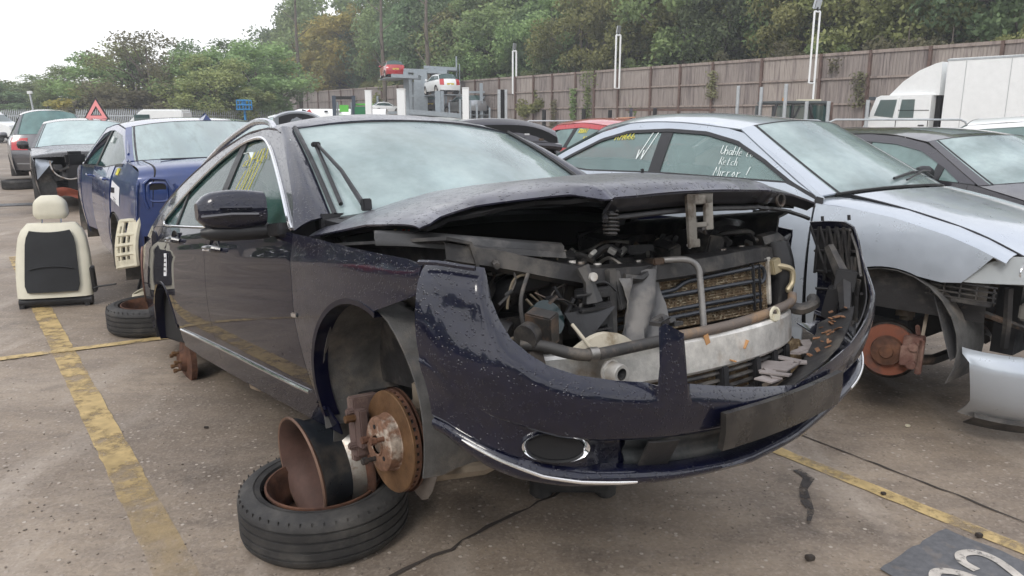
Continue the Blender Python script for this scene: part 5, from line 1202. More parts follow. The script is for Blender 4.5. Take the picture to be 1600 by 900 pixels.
    MB().tube([(.0, sgn * .6, .16), (.1, sgn * .4, .15), (.15, sgn * .2, .18)], .028, 6).build('control_arm', steel_dk, ib)
    # liner tail hanging at the front of the arch, lamp bracket grid
    G = [[(.17 + .14 * t + .02 * q, sgn * (.77 - .10 * q), .64 - .38 * t + .03 * q) for q in np.linspace(0, 1, 4)] for t in np.linspace(0, 1, 9)]
    grid('arch_liner_flap', G, M('worn_grey_liner', (.10, .10, .105), .7, col2=(.2, .19, .18), c2scale=7, bump=.4), ib, .005)
    lgm = MB()
    for z_ in (.635, .612, .588, .565): lgm.box((.31, sgn * .775, z_), (.30, .012, .006))
    for x_ in (.18, .24, .31, .38, .45): lgm.box((x_, sgn * .775, .60), (.006, .012, .075))
    lgm.box((.36, sgn * .77, .553), (.16, .03, .016)); lgm.build('bumper_bracket', dusty_pl, ib, smooth=False)
    ms = MB().lathe([(0, .006), (.8, .006), (1, .0), (1, -.003)], 20, Matrix.Translation((-.344, sgn * gyI(-.344, .703), .703)) @ Matrix.Rotation(sgn * -math.pi / 2, 4, 'X') @ Matrix.Diagonal((.036, .022, 1, 1)))
    rp = ms.build('side_repeater', M('clear_repeater_lens', (.75, .62, .45), .1, coat=1), ib); 
    sd = MB(); sd.box((-.358, sgn * (gyI(-.35, .703) + .007), .708), (.012, .002, .010)); sd.box((-.335, sgn * (gyI(-.35, .703) + .007), .700), (.026, .002, .010)); sd.build('repeater_bulb', M('amber_red_lens', (.60, .06, .02), .3), rp)
    G = [[(x, sgn * (gyI(x, .30) - .01), z) for z in (.20, .27)] for x in np.linspace(-.42, -2.1, 8)]
    grid('sill_panel', G, silver_blue, ib, .01)
# hanging bumper
Gb = []
for s in np.linspace(-1, 1, 41):
    y = .80 * math.sin(s * math.pi / 2 * .98) if abs(s) < 1 else .80 * s; x = .36 + .42 * (1 - abs(y / .81) ** 3.0) ** .6 if abs(y) < .81 else .36
    row = []
    for t in np.linspace(0, 1, 12):
        z = .325 - .36 * t; z += .03 * abs(s) ** 3
        o = .02 * math.sin(math.pi * t) - .16 * max(0, t - .72) ** 1.3 * 2 + (.0 if t > .1 else -.03)
        k = (x + o); row.append((k - .03 + (.08 * (1 - abs(s)) if 1 else 0), y * (1 + .25 * (o - .0)) * (1 - .20 * t ** 2.2), z - .01))
    Gb.append(row)
bI = grid('front_bumper', Gb, silver_blue, ib, .006)
Gb2 = [[(x - .012, y * .985, z - .0) for x, y, z in (r_[0], r_[1])] for r_ in Gb]
G = [[Gb[i][10], (Gb[i][10][0] + .01, Gb[i][10][1] * 1.01, Gb[i][10][2] - .02), (Gb[i][11][0] - .02, Gb[i][11][1], Gb[i][11][2] - .04)] for i in range(2, 16)]
grid('bumper_undertray', G, dusty_pl, bI, .006)
MB().tube([(.58, -.55, .55), (.57, -.55, .30)], .008, 6).build('dangling_wire', dusty_pl, ib)
fb = MB(); fb.box((.52, 0, .50), (.07, 1.05, .08)); fb.build('crash_beam', M('grimy_beam', (.22, .21, .19), .7, .3, var=.3, bump=.3), ib, bevel=.01)
fb = MB(); fb.box((.42, 0, .44), (.10, .9, .34)); fb.cyl((.50, -.38, .38), (.56, -.38, .38), .06, 18); fb.build('radiator_pack', black_pl, ib)
MB().tube([(.46, -.62, .62), (.47, -.60, .45), (.46, -.56, .33)], .02, 6).build('hanging_cable', dusty_pl, ib)
MB().tube([(.30, -.70, .52), (.45, -.60, .46), (.52, -.50, .42)], .016, 6).build('bumper_stay', steel_dk, ib)
# bonnet shut line, wiper
Q = I['segs']['bonnet']
for v in (-.83, .83): MB().tube([I['topP'](q, v, .004) for q in Q], .007, 5).build('bonnet_seam', seam, ib)
w_ = I['segs']['windscreen'][0]
def wI(v, t, o=.02):
    Qw = I['segs']['windscreen']; k = t * (len(Qw) - 1); a = int(min(k, len(Qw) - 2)); f = k - a; return I['topP'](Qw[a] * (1 - f) + Qw[a + 1] * f, v, o)
MB().tube([wI(-.30, .06, .025), wI(.05, .12, .03), wI(.42, .13, .03), wI(.80, .10, .03)], [.008, .009, .007, .004], 6).build('wiper_blade', black_pl, ib)
MB().tube([wI(-.20, .02, .03), wI(.2, .09, .05), wI(.5, .11, .045)], .006, 6).build('wiper_arm', black_pl, ib)
grid('screen_border', [[wI(v, t, .004) for v in np.linspace(-.97, .97, 15)] for t in (0, .045, .09)], black_pl, ib, .003)
# handwriting on the windows
GL = {'7': [[(0, 1), (.6, 1), (.2, 0)]], '0': [[(.3, 1), (0, .6), (.1, .05), (.45, 0), (.6, .5), (.3, 1)]], '4': [[(.4, 1), (0, .4), (.65, .4)], [(.45, .7), (.4, 0)]], '6': [[(.5, 1), (.1, .6), (0, .2), (.3, 0), (.55, .2), (.4, .45), (.05, .3)]],
      'U': [[(0, 1), (0, .2), (.3, 0), (.6, .3), (.6, 1)]], 'n': [[(0, .55), (0, 0)], [(0, .4), (.3, .55), (.45, .4), (.45, 0)]], 'a': [[(.45, .5), (.1, .5), (0, .2), (.2, 0), (.45, .2), (.45, .5), (.5, 0)]], 'b': [[(0, 1), (0, 0), (.4, .1), (.4, .45), (0, .45)]],
      'l': [[(.05, 1), (0, 0)]], 'e': [[(0, .3), (.45, .35), (.3, .55), (0, .4), (.05, .05), (.4, .05)]], 't': [[(.2, .9), (.15, .05), (.35, 0)], [(0, .6), (.4, .62)]], 'o': [[(.2, .5), (0, .2), (.2, 0), (.4, .2), (.2, .5)]],
      'R': [[(0, 0), (.05, 1), (.5, .85), (.4, .55), (.05, .5), (.55, 0)]], 'c': [[(.4, .5), (.05, .4), (.05, .1), (.4, .02)]], 'h': [[(0, 1), (0, 0)], [(0, .4), (.3, .5), (.4, 0)]], 'M': [[(0, 0), (.1, .9), (.35, .3), (.6, .95), (.75, 0)]],
      'i': [[(0, .5), (0, 0)]], 'r': [[(0, .5), (0, 0)], [(0, .35), (.35, .5)]], '!': [[(.2, 1.1), (.05, .25)], [(0, .05), (.02, 0)]], '/': [[(.5, 1.6), (0, 0), (-.05, .25)]], ' ': [], 'v': [[(0, .8), (.1, 0), (.9, 2.3)]],
      'S': [[(.5, .9), (.1, .9), (.05, .55), (.5, .45), (.45, .05), (0, .05)]], 'd': [[(.4, 1), (.4, 0), (.05, .1), (.05, .45), (.4, .45)]], 'A': [[(0, 0), (.25, 1), (.5, 0)], [(.1, .4), (.4, .4)]], 'P': [[(0, 0), (.05, 1), (.5, .85), (.4, .5), (.05, .5)]]}
def write(txt, x0, z0, h, fm, mat, parent, r=.004, dirx=1, slope=0.0, gap=.22, name='pen_marking'):
    m = MB(); x = 0; rg_ = random.Random(len(txt))
    for ch_ in txt:
        for s_ in GL.get(ch_, []):
            pts = [(x0 + dirx * (x + a * h * .8), z0 + b * h + slope * (x + a * h)) for a, b in s_]
            m.tube([fm(u, v) for u, v in pts], r, 4)
        wd = {'i': .12, 'l': .15, ' ': .35, '!': .2, 'M': .8}.get(ch_, .55); x += h * (wd * .8 + gap)
    if m.V: return m.build(name, mat, parent)
onI = lambda u, v: (u, -(gyI(u, v) - .004), v)
write('704666', -1.98, 1.235, .052, onI, mark_y, ib, .0028, 1, .06, .13)
write('vv', -1.72, 1.12, .075, onI, mark_w, ib, .0030, 1, 0, .1)
write('Unable to', -1.10, 1.175, .050, onI, mark_w, ib, .0022, 1, -.05, .13)
write('Retch', -1.08, 1.115, .046, onI, mark_w, ib, .0020, 1, -.02, .13)
write('Mirror !', -1.09, 1.05, .055, onI, mark_w, ib, .0022, 1, .0, .16)
def lamp_patch(I, seg, v0, v1, q0, q1, mat, root, name='tail_lamp', o=.012):
    Q = I['segs'][seg]; G = []
    for a in np.linspace(q0, q1, 6):
        k = a * (len(Q) - 1); i = int(min(k, len(Q) - 2)); f = k - i; q = Q[i] * (1 - f) + Q[i + 1] * f
        row = []
        for v in np.linspace(v0, v1, 7): x, y, z = I['topP'](q, v, 0); row.append((x + (o if x > -1 else -o), y * 1.004, z))
        G.append(row)
    return grid(name, G, mat, root, .006)
red_lens = M('red_tail_lens', (.50, .015, .02), .15, coat=1, var=.2); clear_lens = M('clear_lens', (.7, .7, .7), .1, coat=1)
plate_y = M('yellow_number_plate', (.65, .50, .05), .5)
# ------------------------------------------------------------------ blue saloon seen from behind
P = dict(SEDAN); P.update(xr=-3.60, tyres=False, lean=.46, belt=[(.6, .9), (-.45, .95), (-2.2, 1.01), (-2.75, 1.06), (-3.7, 1.10)], pillars=[-1.55], frame=.05, frame_mat=royal, gaps=[-.46, -1.50, -2.62], handles=[(-1.35, .90), (-2.38, .93)],
    stations=[(.55, .25, .74, .22, 'front_bumper'), (.60, .45, .82, .42, 'front_bumper'), (.58, .64, .78, .60, 'bonnet'), (.40, .78, .60, .80, 'bonnet'), (.0, .88, .10, .94, 'bonnet'), (-.45, .96, -.25, 1.02, 'windscreen'), (-1.15, 1.33, -1.05, 1.40, 'roof'), (-1.8, 1.375, -1.8, 1.435, 'roof'), (-2.35, 1.345, -2.45, 1.405, 'rear_windscreen'), (-2.98, 1.09, -3.14, 1.115, 'boot_lid'), (-3.42, 1.05, -3.58, 1.085, 'boot_lid'), (-3.50, .93, -3.66, .95, 'boot_lid'), (-3.50, .80, -3.66, .74, 'rear_panel'), (-3.50, .62, -3.62, .60, 'rear_panel'), (-3.48, .34, -3.60, .33, 'rear_panel')],
    side_top=[(.6, .64), (.4, .78), (0, .88), (-.45, .96), (-.8, 1.17), (-1.15, 1.33), (-1.5, 1.37), (-1.8, 1.375), (-2.35, 1.34), (-2.7, 1.235), (-3.0, 1.115), (-3.2, 1.07), (-3.5, 1.03)],
    inset={'boot_lid': .10, 'rear_windscreen': .07}, gh=(-.5, -2.88), rear_glass=M('misted_rear_screen', (.24, .33, .33), .12, alpha=.9, coat=1, coat_rough=.05, col2=(.16, .22, .23), c2scale=2, var=.3, vscale=4, stretch=(1, 3, 1)), arch_r=.37, skip=[('front_door', 1), ('quarter_panel', 1), ('mirror', 1), ('window', 1, 0)])
bl, IB = build_car('blue_saloon', 'royal blue saloon seen from behind without bumper or lamps, white label on its side', (-4.109, 9.115, .11), 124, P, royal, glass=side_glass, n_sub=5, nv=21)
gyB = IB['gy']; SB = lambda u, v: (u, gyB(u, v), v)
topB = [(-2.624, 1.035), (-2.75, 1.055), (-2.88, 1.13), (-3.0, 1.115), (-3.2, 1.07), (-3.46, 1.035)]
qp = [(-2.624, .50)] + [(x, z) for x, z in topB] + [(-3.52, .95), (-3.53, .70), (-3.45, .62), (-3.30, .58), (-3.10, .56)] + arcpts(-2.76, .31, .372, 42, 68, 6)[::1]
qp = [(-2.624, .665)] + topB + [(-3.53, .95), (-3.53, .72), (-3.42, .66), (-3.28, .64), (-3.09, .50)] + arcpts(-2.76, .31, .372, 149, 72, 12)
# lamp opening and quarter panel
hole = [(-3.43, .80), (-3.43, .93), (-3.39, .985), (-3.27, .97), (-3.24, .90), (-3.27, .81), (-3.34, .785)]
q_ = panel('quarter_panel', qp, SB, royal, bl, .035, .006, flip=True)
port = [(-3.30 + .058 * math.copysign(abs(math.cos(a)) ** .5, math.cos(a)), .885 + .062 * math.copysign(abs(math.sin(a)) ** .5, math.sin(a))) for a in np.linspace(0, 2 * math.pi, 20)[:-1]]
0 and panel('bulb_port', port, lambda u, v: (u - .05, gyB(u, v) - .03 + .0, v), dark_void, bl, .05, .003)
0 and MB().tube([(-3.545 + .045 * 0, .76 - .16 * (.5 + .5 * math.cos(a)) * 0 - .065 * math.cos(a), .875 + .07 * math.sin(a)) for a in np.linspace(0, 2 * math.pi, 17)], .008, 6).build('port_rim', royal, bl)
RPx = lambda y: -3.66 + .16 * (y / .80) ** 2
def rrect(cy, cz, w, h, o, n=28, e=.45): return [(RPx(cy + w * math.copysign(abs(math.cos(a)) ** e, math.cos(a))) - o, cy + w * math.copysign(abs(math.cos(a)) ** e, math.cos(a)), cz + h * math.copysign(abs(math.sin(a)) ** e, math.sin(a))) for a in np.linspace(0, 2 * math.pi, n + 1)[:-1]]
MB().add(rrect(.655, .895, .055, .062, .012), [tuple(range(28))]).build('bulb_port', dark_void, bl, False)
MB().tube(rrect(.655, .895, .063, .070, .012) + rrect(.655, .895, .063, .070, .012)[:1], .009, 6, False).build('port_rim', royal, bl)
MB().tube([(RPx(y) - .012, y, z) for y, z in ((.50, .76), (.54, .80), (.56, .90), (.60, .99), (.70, 1.0), (.745, .96), (.75, .84), (.73, .77))], .012, 6).build('lamp_recess_edge', royal, bl)
# front door stands ajar
Pd = empty('front_door', parent=bl, loc=(-.47, .86, 0), rot=(0, 0, R_(7)))
xs_ = np.linspace(-.474, -1.495, 18); G = [[(x + .47, gyB(x, z) - .86, z) for z in np.linspace(.30, interp(P['belt'], x), 8)] for x in xs_]
grid('door_skin', G, royal, Pd, .02)
G = [[(x + .47, gyB(x, z) - .86 - .006, z) for z in np.linspace(interp(P['belt'], x) + .01, max(interp(P['belt'], x) + .02, interp(P['side_top'], x) - .06), 5)] for x in np.linspace(-.62, -1.47, 14)]
grid('door_glass', G, glassM('teal_door_glass', (.10, .20, .20), .7), Pd, .004)
MB().tube([(x + .47, gyB(x, z) - .86, z) for x, z in [(-.60, 1.02), (-.8, 1.13), (-1.15, 1.29), (-1.49, 1.33), (-1.50, 1.0)]], .022, 6).build('door_frame', royal, Pd)
MB().tube([(-.88, gyB(-1.35, .9) - .86 + .005, .90), (-.88 + .02, gyB(-1.35, .9) - .86 + .035, .90), (-.74, gyB(-1.35, .9) - .86 + .035, .90), (-.72, gyB(-1.35, .9) - .86, .90)], .012, 6).build('door_handle', royal, Pd)
box('door_mirror', (-.16, .10, 1.03), (.10, .18, .14), black_pl, Pd, None, .03)
# rear panel details, boot lid skirt
box('rear_slot', (-3.585, .50, .715), (.02, .30, .07), steel_lt, bl); bs_ = MB()
for k in range(4): bs_.cyl((-3.594, .40 + .065 * k, .715), (-3.600, .40 + .065 * k, .715), .018, 10)
bs_.build('slot_holes', dark_void, bl)
tl = [[(-3.60 - .03 * b, .36 - .34 * a, .98 - .13 * b * (1 - .5 * a) + .0) for b in np.linspace(0, 1, 4)] for a in np.linspace(0, 1, 6)]
grid('boot_lamp_recess', [[(-3.655, .52 - .30 * a, .93 - .16 * b * (1 - a * .4)) for b in (0, .5, 1)] for a in np.linspace(0, 1, 5)], dark_void, bl, .01)
MB().tube([(-3.672, .56, .96), (-3.675, .50, .80), (-3.68, .22, .86)], .014, 6).build('lamp_recess_edge', royal, bl)
for va, vb in ((.895, 1.0), (-1.0, -.895)):
    grid('quarter_top', [[IB['topP'](q, v) for v in np.linspace(va, vb, 4)] for q in IB['segs']['boot_lid']], royal, bl, .006)
for v in (.86,): MB().tube([IB['topP'](q, v, .004) for q in IB['segs']['boot_lid']], .010, 5).build('boot_seam', seam, bl)
MB().tube([(-3.16, v, 1.118 + .0) for v in np.linspace(-.55, .55, 9)], .006, 5).build('boot_seam', seam, bl)
# shark fin
V = [(-2.20, .025, 1.425), (-2.20, -.025, 1.425), (-2.42, -.04, 1.41), (-2.42, .04, 1.41), (-2.385, .006, 1.485), (-2.41, .004, 1.47)]
mesh('roof_aerial', V, [(0, 1, 2, 3), (0, 4, 1), (0, 3, 5, 4), (1, 4, 5, 2), (2, 5, 3)], royal, bl, False)
# cream bumper carrier on the corner
cb = empty('bumper_carrier', parent=bl)
def cbP(a, b): x = -3.10 - .40 * a; z = .64 - .34 * b + .05 * a - .04 * (1 - a) * b; return (x - .06 * b * (a - .3), gyB(x, .62) + .015 + .05 * b - .04 * a * a + .02 * math.sin(3 * b), z)
fr_ = MB()
for a in (0.0, .30, .62, 1.0): fr_.tube([cbP(a, b) for b in np.linspace(0 if a < 1 else -.12, 1, 7)], [.020 if a in (0., 1.) else .013] * 7, 6)
for b in (0, .30, .52, .72, .98): fr_.tube([cbP(a, b) for a in np.linspace(0, 1, 7)], .017, 6)
fr_.build('carrier_frame', white_pl, cb)
for a0, a1, b0, b1 in ((0, 1, .84, 1.0), (.62, 1, 0, .3), (0, .3, 0, .12), (.8, 1, .3, .84), (0, .14, .1, .84)):
    grid('carrier_web', [[cbP(a, b) for b in np.linspace(b0, b1, 4)] for a in np.linspace(a0, a1, 4)], white_pl, cb, .01)
# label and yellow scrawl
lb = panel('stock_label', [(-3.00, .745), (-2.66, .79), (-2.69, .935), (-3.00, .895)], lambda u, v: (u, gyB(u, v) + .004, v), label_w, bl, .05, .001, flip=True)
write('A4708A', -2.70, .835, .040, lambda u, v: (u, gyB(u, v) + .007, v), ink, lb, .004, -1, .06, .10, 'label_print')
for k in (0, 1): panel('label_print', [(-2.78, .785 + .02 * k), (-2.88, .765 + .02 * k), (-2.88, .770 + .02 * k), (-2.78, .790 + .02 * k)], lambda u, v: (u, gyB(u, v) + .006, v), ink, lb, .05, .001, flip=True)
write('R67', -2.78, .985, .05, lambda u, v: (u, gyB(u, v) + .005, v), mark_y, bl, .005, -1, 0, .08)
write('704 61', -1.85, 1.22, .05, lambda u, v: (u, gyB(u, v) + .002, v), mark_w, bl, .003, -1, 0, .1)
# torn arch liner hanging
G = [[(-2.50 - .50 * a, gyB(-2.7, .4) - .04 - .12 * a, .50 - .28 * b - .08 * a + .03 * math.sin(5 * a)) for b in np.linspace(0, 1, 5)] for a in np.linspace(0, 1, 7)]
grid('torn_arch_liner', G, dusty_pl, bl, .006)

# ------------------------------------------------------------------ crashed black car facing us
P = dict(SEDAN); P.update(xr=-3.0, gh=(-.45, -2.8), gaps=[-.46, -1.55, -2.30], tyres=False, side_top=[(.55, .80), (.3, .86), (-.1, .93), (-.45, .97), (-1.15, 1.36), (-1.8, 1.40), (-2.45, 1.36), (-2.9, 1.06)], no_seg=('front_bumper',), inset={'windscreen': .07}, frame=.06,
    stations=[(.45, .25, .60, .22, 'none_f'), (.48, .55, .6, .55, 'none_f'), (.32, .845, .40, .86, 'bonnet'), (.25, .87, .36, .93, 'bonnet'), (.0, .90, .10, .97, 'bonnet'), (-.45, .97, -.25, 1.03, 'windscreen'), (-1.15, 1.36, -1.05, 1.43, 'roof'), (-1.8, 1.40, -1.8, 1.47, 'roof'), (-2.45, 1.34, -2.55, 1.42, 'rear_windscreen'), (-2.95, 1.04, -3.0, 1.08, 'boot_lid'), (-3.0, .6, -3.05, .6, 'rear_bumper'), (-3.0, .3, -3.05, .3, 'rear_bumper')])
bk_, IK = build_car('crashed_black_car', 'black car facing us with its whole front torn away, standing behind the blue saloon', (-7.239, 13.354, .054), -60, P, blackp, n_sub=4, nv=13, wglass=M('wet_pale_windscreen', (.36, .47, .47), .1, alpha=.93, coat=1, var=.2, vscale=3))
rg = random.Random(14); wm = MB()
for k in range(34): wm.box((.15 + rg.uniform(0, .3), rg.uniform(-.62, .62), .28 + rg.uniform(0, .48)), (rg.uniform(.05, .2), rg.uniform(.05, .3), rg.uniform(.03, .15)), (rg.uniform(-.5, .5), rg.uniform(-.5, .5), rg.uniform(0, 3)))
wm.build('wrecked_front', M('grimy_engine_parts', (.03, .03, .03)), bk_, bevel=.006)
box('radiator_pack', (.30, .1, .52), (.08, .95, .42), black_pl, bk_)
MB().tube(catmull([(.42, -.60, .80), (.50, -.58, .66), (.52, -.50, .56), (.53, -.35, .50), (.52, -.20, .52)], 6), .012, 6).build('hanging_cable', steel_lt, bk_)
grid('crumpled_bumper', [[(.50 + .10 * a + .03 * math.sin(6 * a + 4 * b), -.55 + .75 * a, .36 - .10 * a - .14 * b + .03 * math.sin(9 * a)) for b in np.linspace(0, 1, 4)] for a in np.linspace(0, 1, 9)], M('torn_red_brown_panel', (.22, .055, .03), .6, var=.3), bk_, .01)
grid('torn_bumper_skin', [[(.62 + .06 * math.sin(5 * a), .0 + .55 * a, .36 - .18 * b - .06 * a + .03 * math.sin(8 * a + 3 * b)) for b in np.linspace(0, 1, 4)] for a in np.linspace(0, 1, 7)], dusty_pl, bk_, .01)
grid('bent_fender_tip', [[(.30 + .22 * a, -.80 + .25 * b * (1 - a), .84 - .10 * a - .18 * b * a - .05 * b) for b in np.linspace(0, 1, 4)] for a in np.linspace(0, 1, 5)], silver_blue, bk_, .006)
box('broken_lamp', (.55, .12, .42), (.06, .12, .05), clear_lens, bk_, (.3, .2, .5)); box('broken_lamp', (.58, .22, .36), (.05, .12, .03), white_pl, bk_, (.6, .2, .9))
# warning triangle on its roof
wt = empty('warning_triangle', 'folded-out red reflective warning triangle standing on the black car roof', 'warning triangle', at(151, 187, 15.2), (R_(-8), 0, R_(3)))
def tri(name, r0, r1, t, mat):
    m = MB(); A = [Vector((r0 * math.sin(a), 0, r0 * math.cos(a))) for a in (0, 2 * math.pi / 3, 4 * math.pi / 3)]; B = [Vector((r1 * math.sin(a), 0, r1 * math.cos(a))) for a in (0, 2 * math.pi / 3, 4 * math.pi / 3)]
    V = [v + Vector((0, y, .17)) for y in (-t, t) for v in A + B]; F = []
    for i in range(3):
        j = (i + 1) % 3; F += [(i, j, j + 3, i + 3), (i + 6, i + 9, j + 9, j + 6), (i, i + 6, j + 6, j), (i + 3, j + 3, j + 9, i + 9)]
    m.add(V, F); return m.build(name, mat, wt, False)
tri('triangle_frame', .36, .12, .008, black_pl); tri('reflective_band', .29, .15, .014, M('pink_red_reflector', (.85, .30, .30), .4))
m_ = MB(); m_.box((0, 0, .0), (.12, .14, .02)); m_.build('triangle_foot', black_pl, wt); wt.scale = (.82, .82, .82)

# ------------------------------------------------------------------ grey estate seen from behind
P = dict(ESTATE); P.update(no_tyre=())
P['rear_glass'] = M('green_rear_glass', (.10, .20, .19), .1, alpha=.85, coat=1, var=.3, vscale=3); P['tyres'] = False; P['inset'] = {'rear_windscreen': .10}
gy_, IG = build_car('grey_estate', 'mid-grey tall estate car seen from behind, left of the crashed black car', (-12.15, 20.5, .08), 122, P, greyp, glass=side_glass, n_sub=4, nv=15)
for s_ in (-1, 1):
    lamp_patch(IG, 'tailgate', s_ * .62, s_ * .99, .12, .58, red_lens, gy_)
    grid('tail_lamp', [[(x, s_ * (IG['gy'](x, z) + .008), z) for z in (.86, .95, 1.04)] for x in (-3.62, -3.5, -3.42)], red_lens, gy_, .006)
MB().tube([IG['topP'](IG['segs']['rear_bumper'][2], v, .02) for v in np.linspace(-.9, .9, 13)], .02, 6).build('bumper_ledge', M('pale_grey_trim', (.3, .3, .31), .4), gy_)
MB().lathe([(0, .05), (.02, .04), (.035, 0)], 10, Matrix.Translation((-3.0, 0, 1.66))).build('roof_aerial', black_pl, gy_)
wl = empty('lying_wheel', 'black tyre lying flat under the tail of the grey estate at far left', 'wheel', (-10.9, 17.05, .10), (0, 0, 0), 'tyres lying flat on the ground'); tyre_mesh().build('tyre', rubber, wl)
wl = empty('lying_wheel', 'black tyre lying flat under the grey estate beside the crashed black car', 'wheel', (-9.65, 16.9, .10), (0, 0, 0), 'tyres lying flat on the ground'); tyre_mesh().build('tyre', rubber, wl)
# dark car at the very left edge
P = dict(HATCH); P.update(tyres=True)
le, IL = build_car('dark_car', 'dark hatchback cut by the left edge of the photo beyond the grey estate', (-14.9, 19.8, 0), 122, P, dgrey, glass=side_glass, n_sub=2, nv=7, group=None)
le2, _ = build_car('dark_car', 'black car cut by the left picture edge, nearer than the other dark hatchback', (-13.0, 16.6, .05), -58, P, blackp, glass=side_glass, n_sub=2, nv=7)

# ------------------------------------------------------------------ dark car behind the navy one, boot lid raised
P = dict(SEDAN); P.update(no_seg=('boot_lid',), tyres=True)
ob, IO = build_car('dark_saloon', 'dark saloon behind the navy car with its boot lid raised wide open', (-1.85, 11.15, 0), 118, P, dgrey, n_sub=2, nv=9)
lid = empty('boot_lid', parent=ob, loc=(-3.22, 0, 1.085), rot=(0, R_(3), 0)); lid.scale = (1.1, 1.14, 1.1)
G = []
for a in np.linspace(0, 1, 9):
    row = []
    for v in np.linspace(-1, 1, 21):
        row.append((-.46 * a + .06 * v * v * (a - .3), v * (.64 - .02 * a), .24 + .11 * (1 - abs(v) ** 2.4) + .035 * math.sin(math.pi * a) - (.20 * max(0, a - .82) / .18)))
    G.append(row)
grid('lid_skin', G, dgrey, lid, .02)
G = [[(-.44 + .02 * abs(v), v * .60, .335 - .12 * abs(v) ** 3 - .22 * b) for b in np.linspace(0, 1, 4)] for v in np.linspace(-1, 1, 15)]
G = [[(x, y, z - .13 * k / 3) for k, (x, y, z) in enumerate(r_)] for r_ in G]
grid('lid_lining', G, dark_void, lid, .03)
MB().tube([(-.475, v * .60, .15 - .03 * abs(v) ** 3) for v in np.linspace(-1, 1, 15)], .035, 8).build('lid_lip', dgrey, lid)
for v in (-.25, .05): box('plate_lamp', (-.475, v, .245), (.02, .05, .015), clear_lens, lid)
for v in (-.35, .1, .3): box('lid_clip', (-.475, v - .05, .195), (.02, .05, .02), steel_dk, lid)
MB().tube([(-.12, .55, .28), (.05, .56, -.02)], .012, 6).build('lid_hinge', steel_dk, lid)
MB().tube([(-.12, -.55, .28), (.05, -.56, -.02)], .012, 6).build('lid_hinge', steel_dk, lid)

# ------------------------------------------------------------------ red hatchback, charcoal car, white car
P = dict(HATCH); P.update(frame_mat=redp, frame=.075, rake=.35, pillars=[-1.45, ])
P['rear_glass'] = ws_glass
rd, IR = build_car('red_hatchback', 'red hatchback with yellow pen marks on its rear side window, behind the pale blue hatchback', (.62, 15.3, .06), 129, P, redp, glass=pale_glass, n_sub=3, nv=11)
write('700647', -1.66, 1.22, .07, lambda u, v: (u, IR['gy'](u, v) + .002, v), mark_y, rd, .006, -1, .02, .1)
write('Rd', -1.85, 1.10, .07, lambda u, v: (u, IR['gy'](u, v) + .002, v), mark_y, rd, .006, -1, .02, .1)
box('roof_scrap', (-1.9, -.25, 1.475), (.35, .12, .02), M('tan_scrap', (.55, .38, .25), .8), rd, (0, .05, .3))
P = dict(HATCH); P.update(hw=.90, lean=.52, zb=.99, belt=[(.6, .96), (-.35, .985), (-3.2, 1.06)], frame_mat=dgrey, frame=.07, gh=(-.36, -3.0), pillars=[-.78, -1.75], rake=.0, mirror_at=(-.78, 1.03), mirror_mat=black_pl,
    stations=[(.56, .25, .70, .22, 'front_bumper'), (.60, .45, .80, .42, 'front_bumper'), (.58, .66, .76, .66, 'bonnet'), (.45, .80, .62, .82, 'bonnet'), (.10, .90, .20, .96, 'bonnet'), (-.32, .98, -.02, 1.03, 'windscreen'), (-1.05, 1.325, -.85, 1.385, 'roof'), (-1.6, 1.385, -1.55, 1.445, 'roof'), (-2.5, 1.36, -2.6, 1.43, 'rear_windscreen'), (-2.98, 1.06, -3.12, 1.10, 'tailgate'), (-3.10, .80, -3.25, .80, 'tailgate'), (-3.12, .60, -3.28, .58, 'rear_bumper'), (-3.1, .30, -3.26, .28, 'rear_bumper')],
    side_top=[(.58, .70), (.1, .90), (-.32, .98), (-.7, 1.175), (-1.05, 1.315), (-1.4, 1.37), (-1.8, 1.385), (-2.5, 1.35), (-3.0, 1.08)], inset={'windscreen': .08})
mp_, IM = build_car('charcoal_hatchback', 'charcoal grey car with a black door mirror, parked beyond the pale blue hatchback', (4.85, 6.5, 0), -70, P, dgrey, glass=pale_glass, n_sub=4, nv=15)
grid('sunroof', [[IM['topP'](IM['segs']['roof'][i], v, .006) for v in np.linspace(-.55, .55, 9)] for i in (1, 2, 3, 4)], M('pale_sunroof_glass', (.4, .45, .5), .1, coat=1), mp_, .004)
P = dict(HATCH); P.update(frame_mat=whitep, frame=.06)
wh, IW = build_car('white_hatchback', 'white car behind the charcoal hatchback at the right edge', (8.3, 9.4, .10), -60, P, whitep, glass=pale_glass, n_sub=3, nv=11)
# open bonnet and white roof between the blue saloon and the navy roof
P = dict(HATCH); P.update()
on, IN_ = build_car('silver_hatchback', 'silver car with its bonnet propped up, seen over the navy roof rail', (-5.2, 19.0, .17), -70, P, silverp, n_sub=2, nv=9, glass=side_glass)
grid('raised_bonnet', [[(-.15 + .25 * a, v * .55, 1.20 + .33 * a - .10 * v * v - .05 * abs(v) ** 4) for v in np.linspace(-1, 1, 13)] for a in np.linspace(0, 1, 6)], silverp, on, .05)
G = [[(-.10 + .25 * a, v * .42, 1.195 + .31 * a - .10 * v * v) for v in np.linspace(-1, 1, 9)] for a in np.linspace(.15, .85, 3)]
grid('bonnet_liner', G, black_pl, on, .03, flip=True)
wr_, _ = build_car('white_hatchback', 'white car roof showing just above the navy car roof, below the white posts', (-2.6, 17.4, .07), 128, P, whitep, n_sub=3, nv=9)
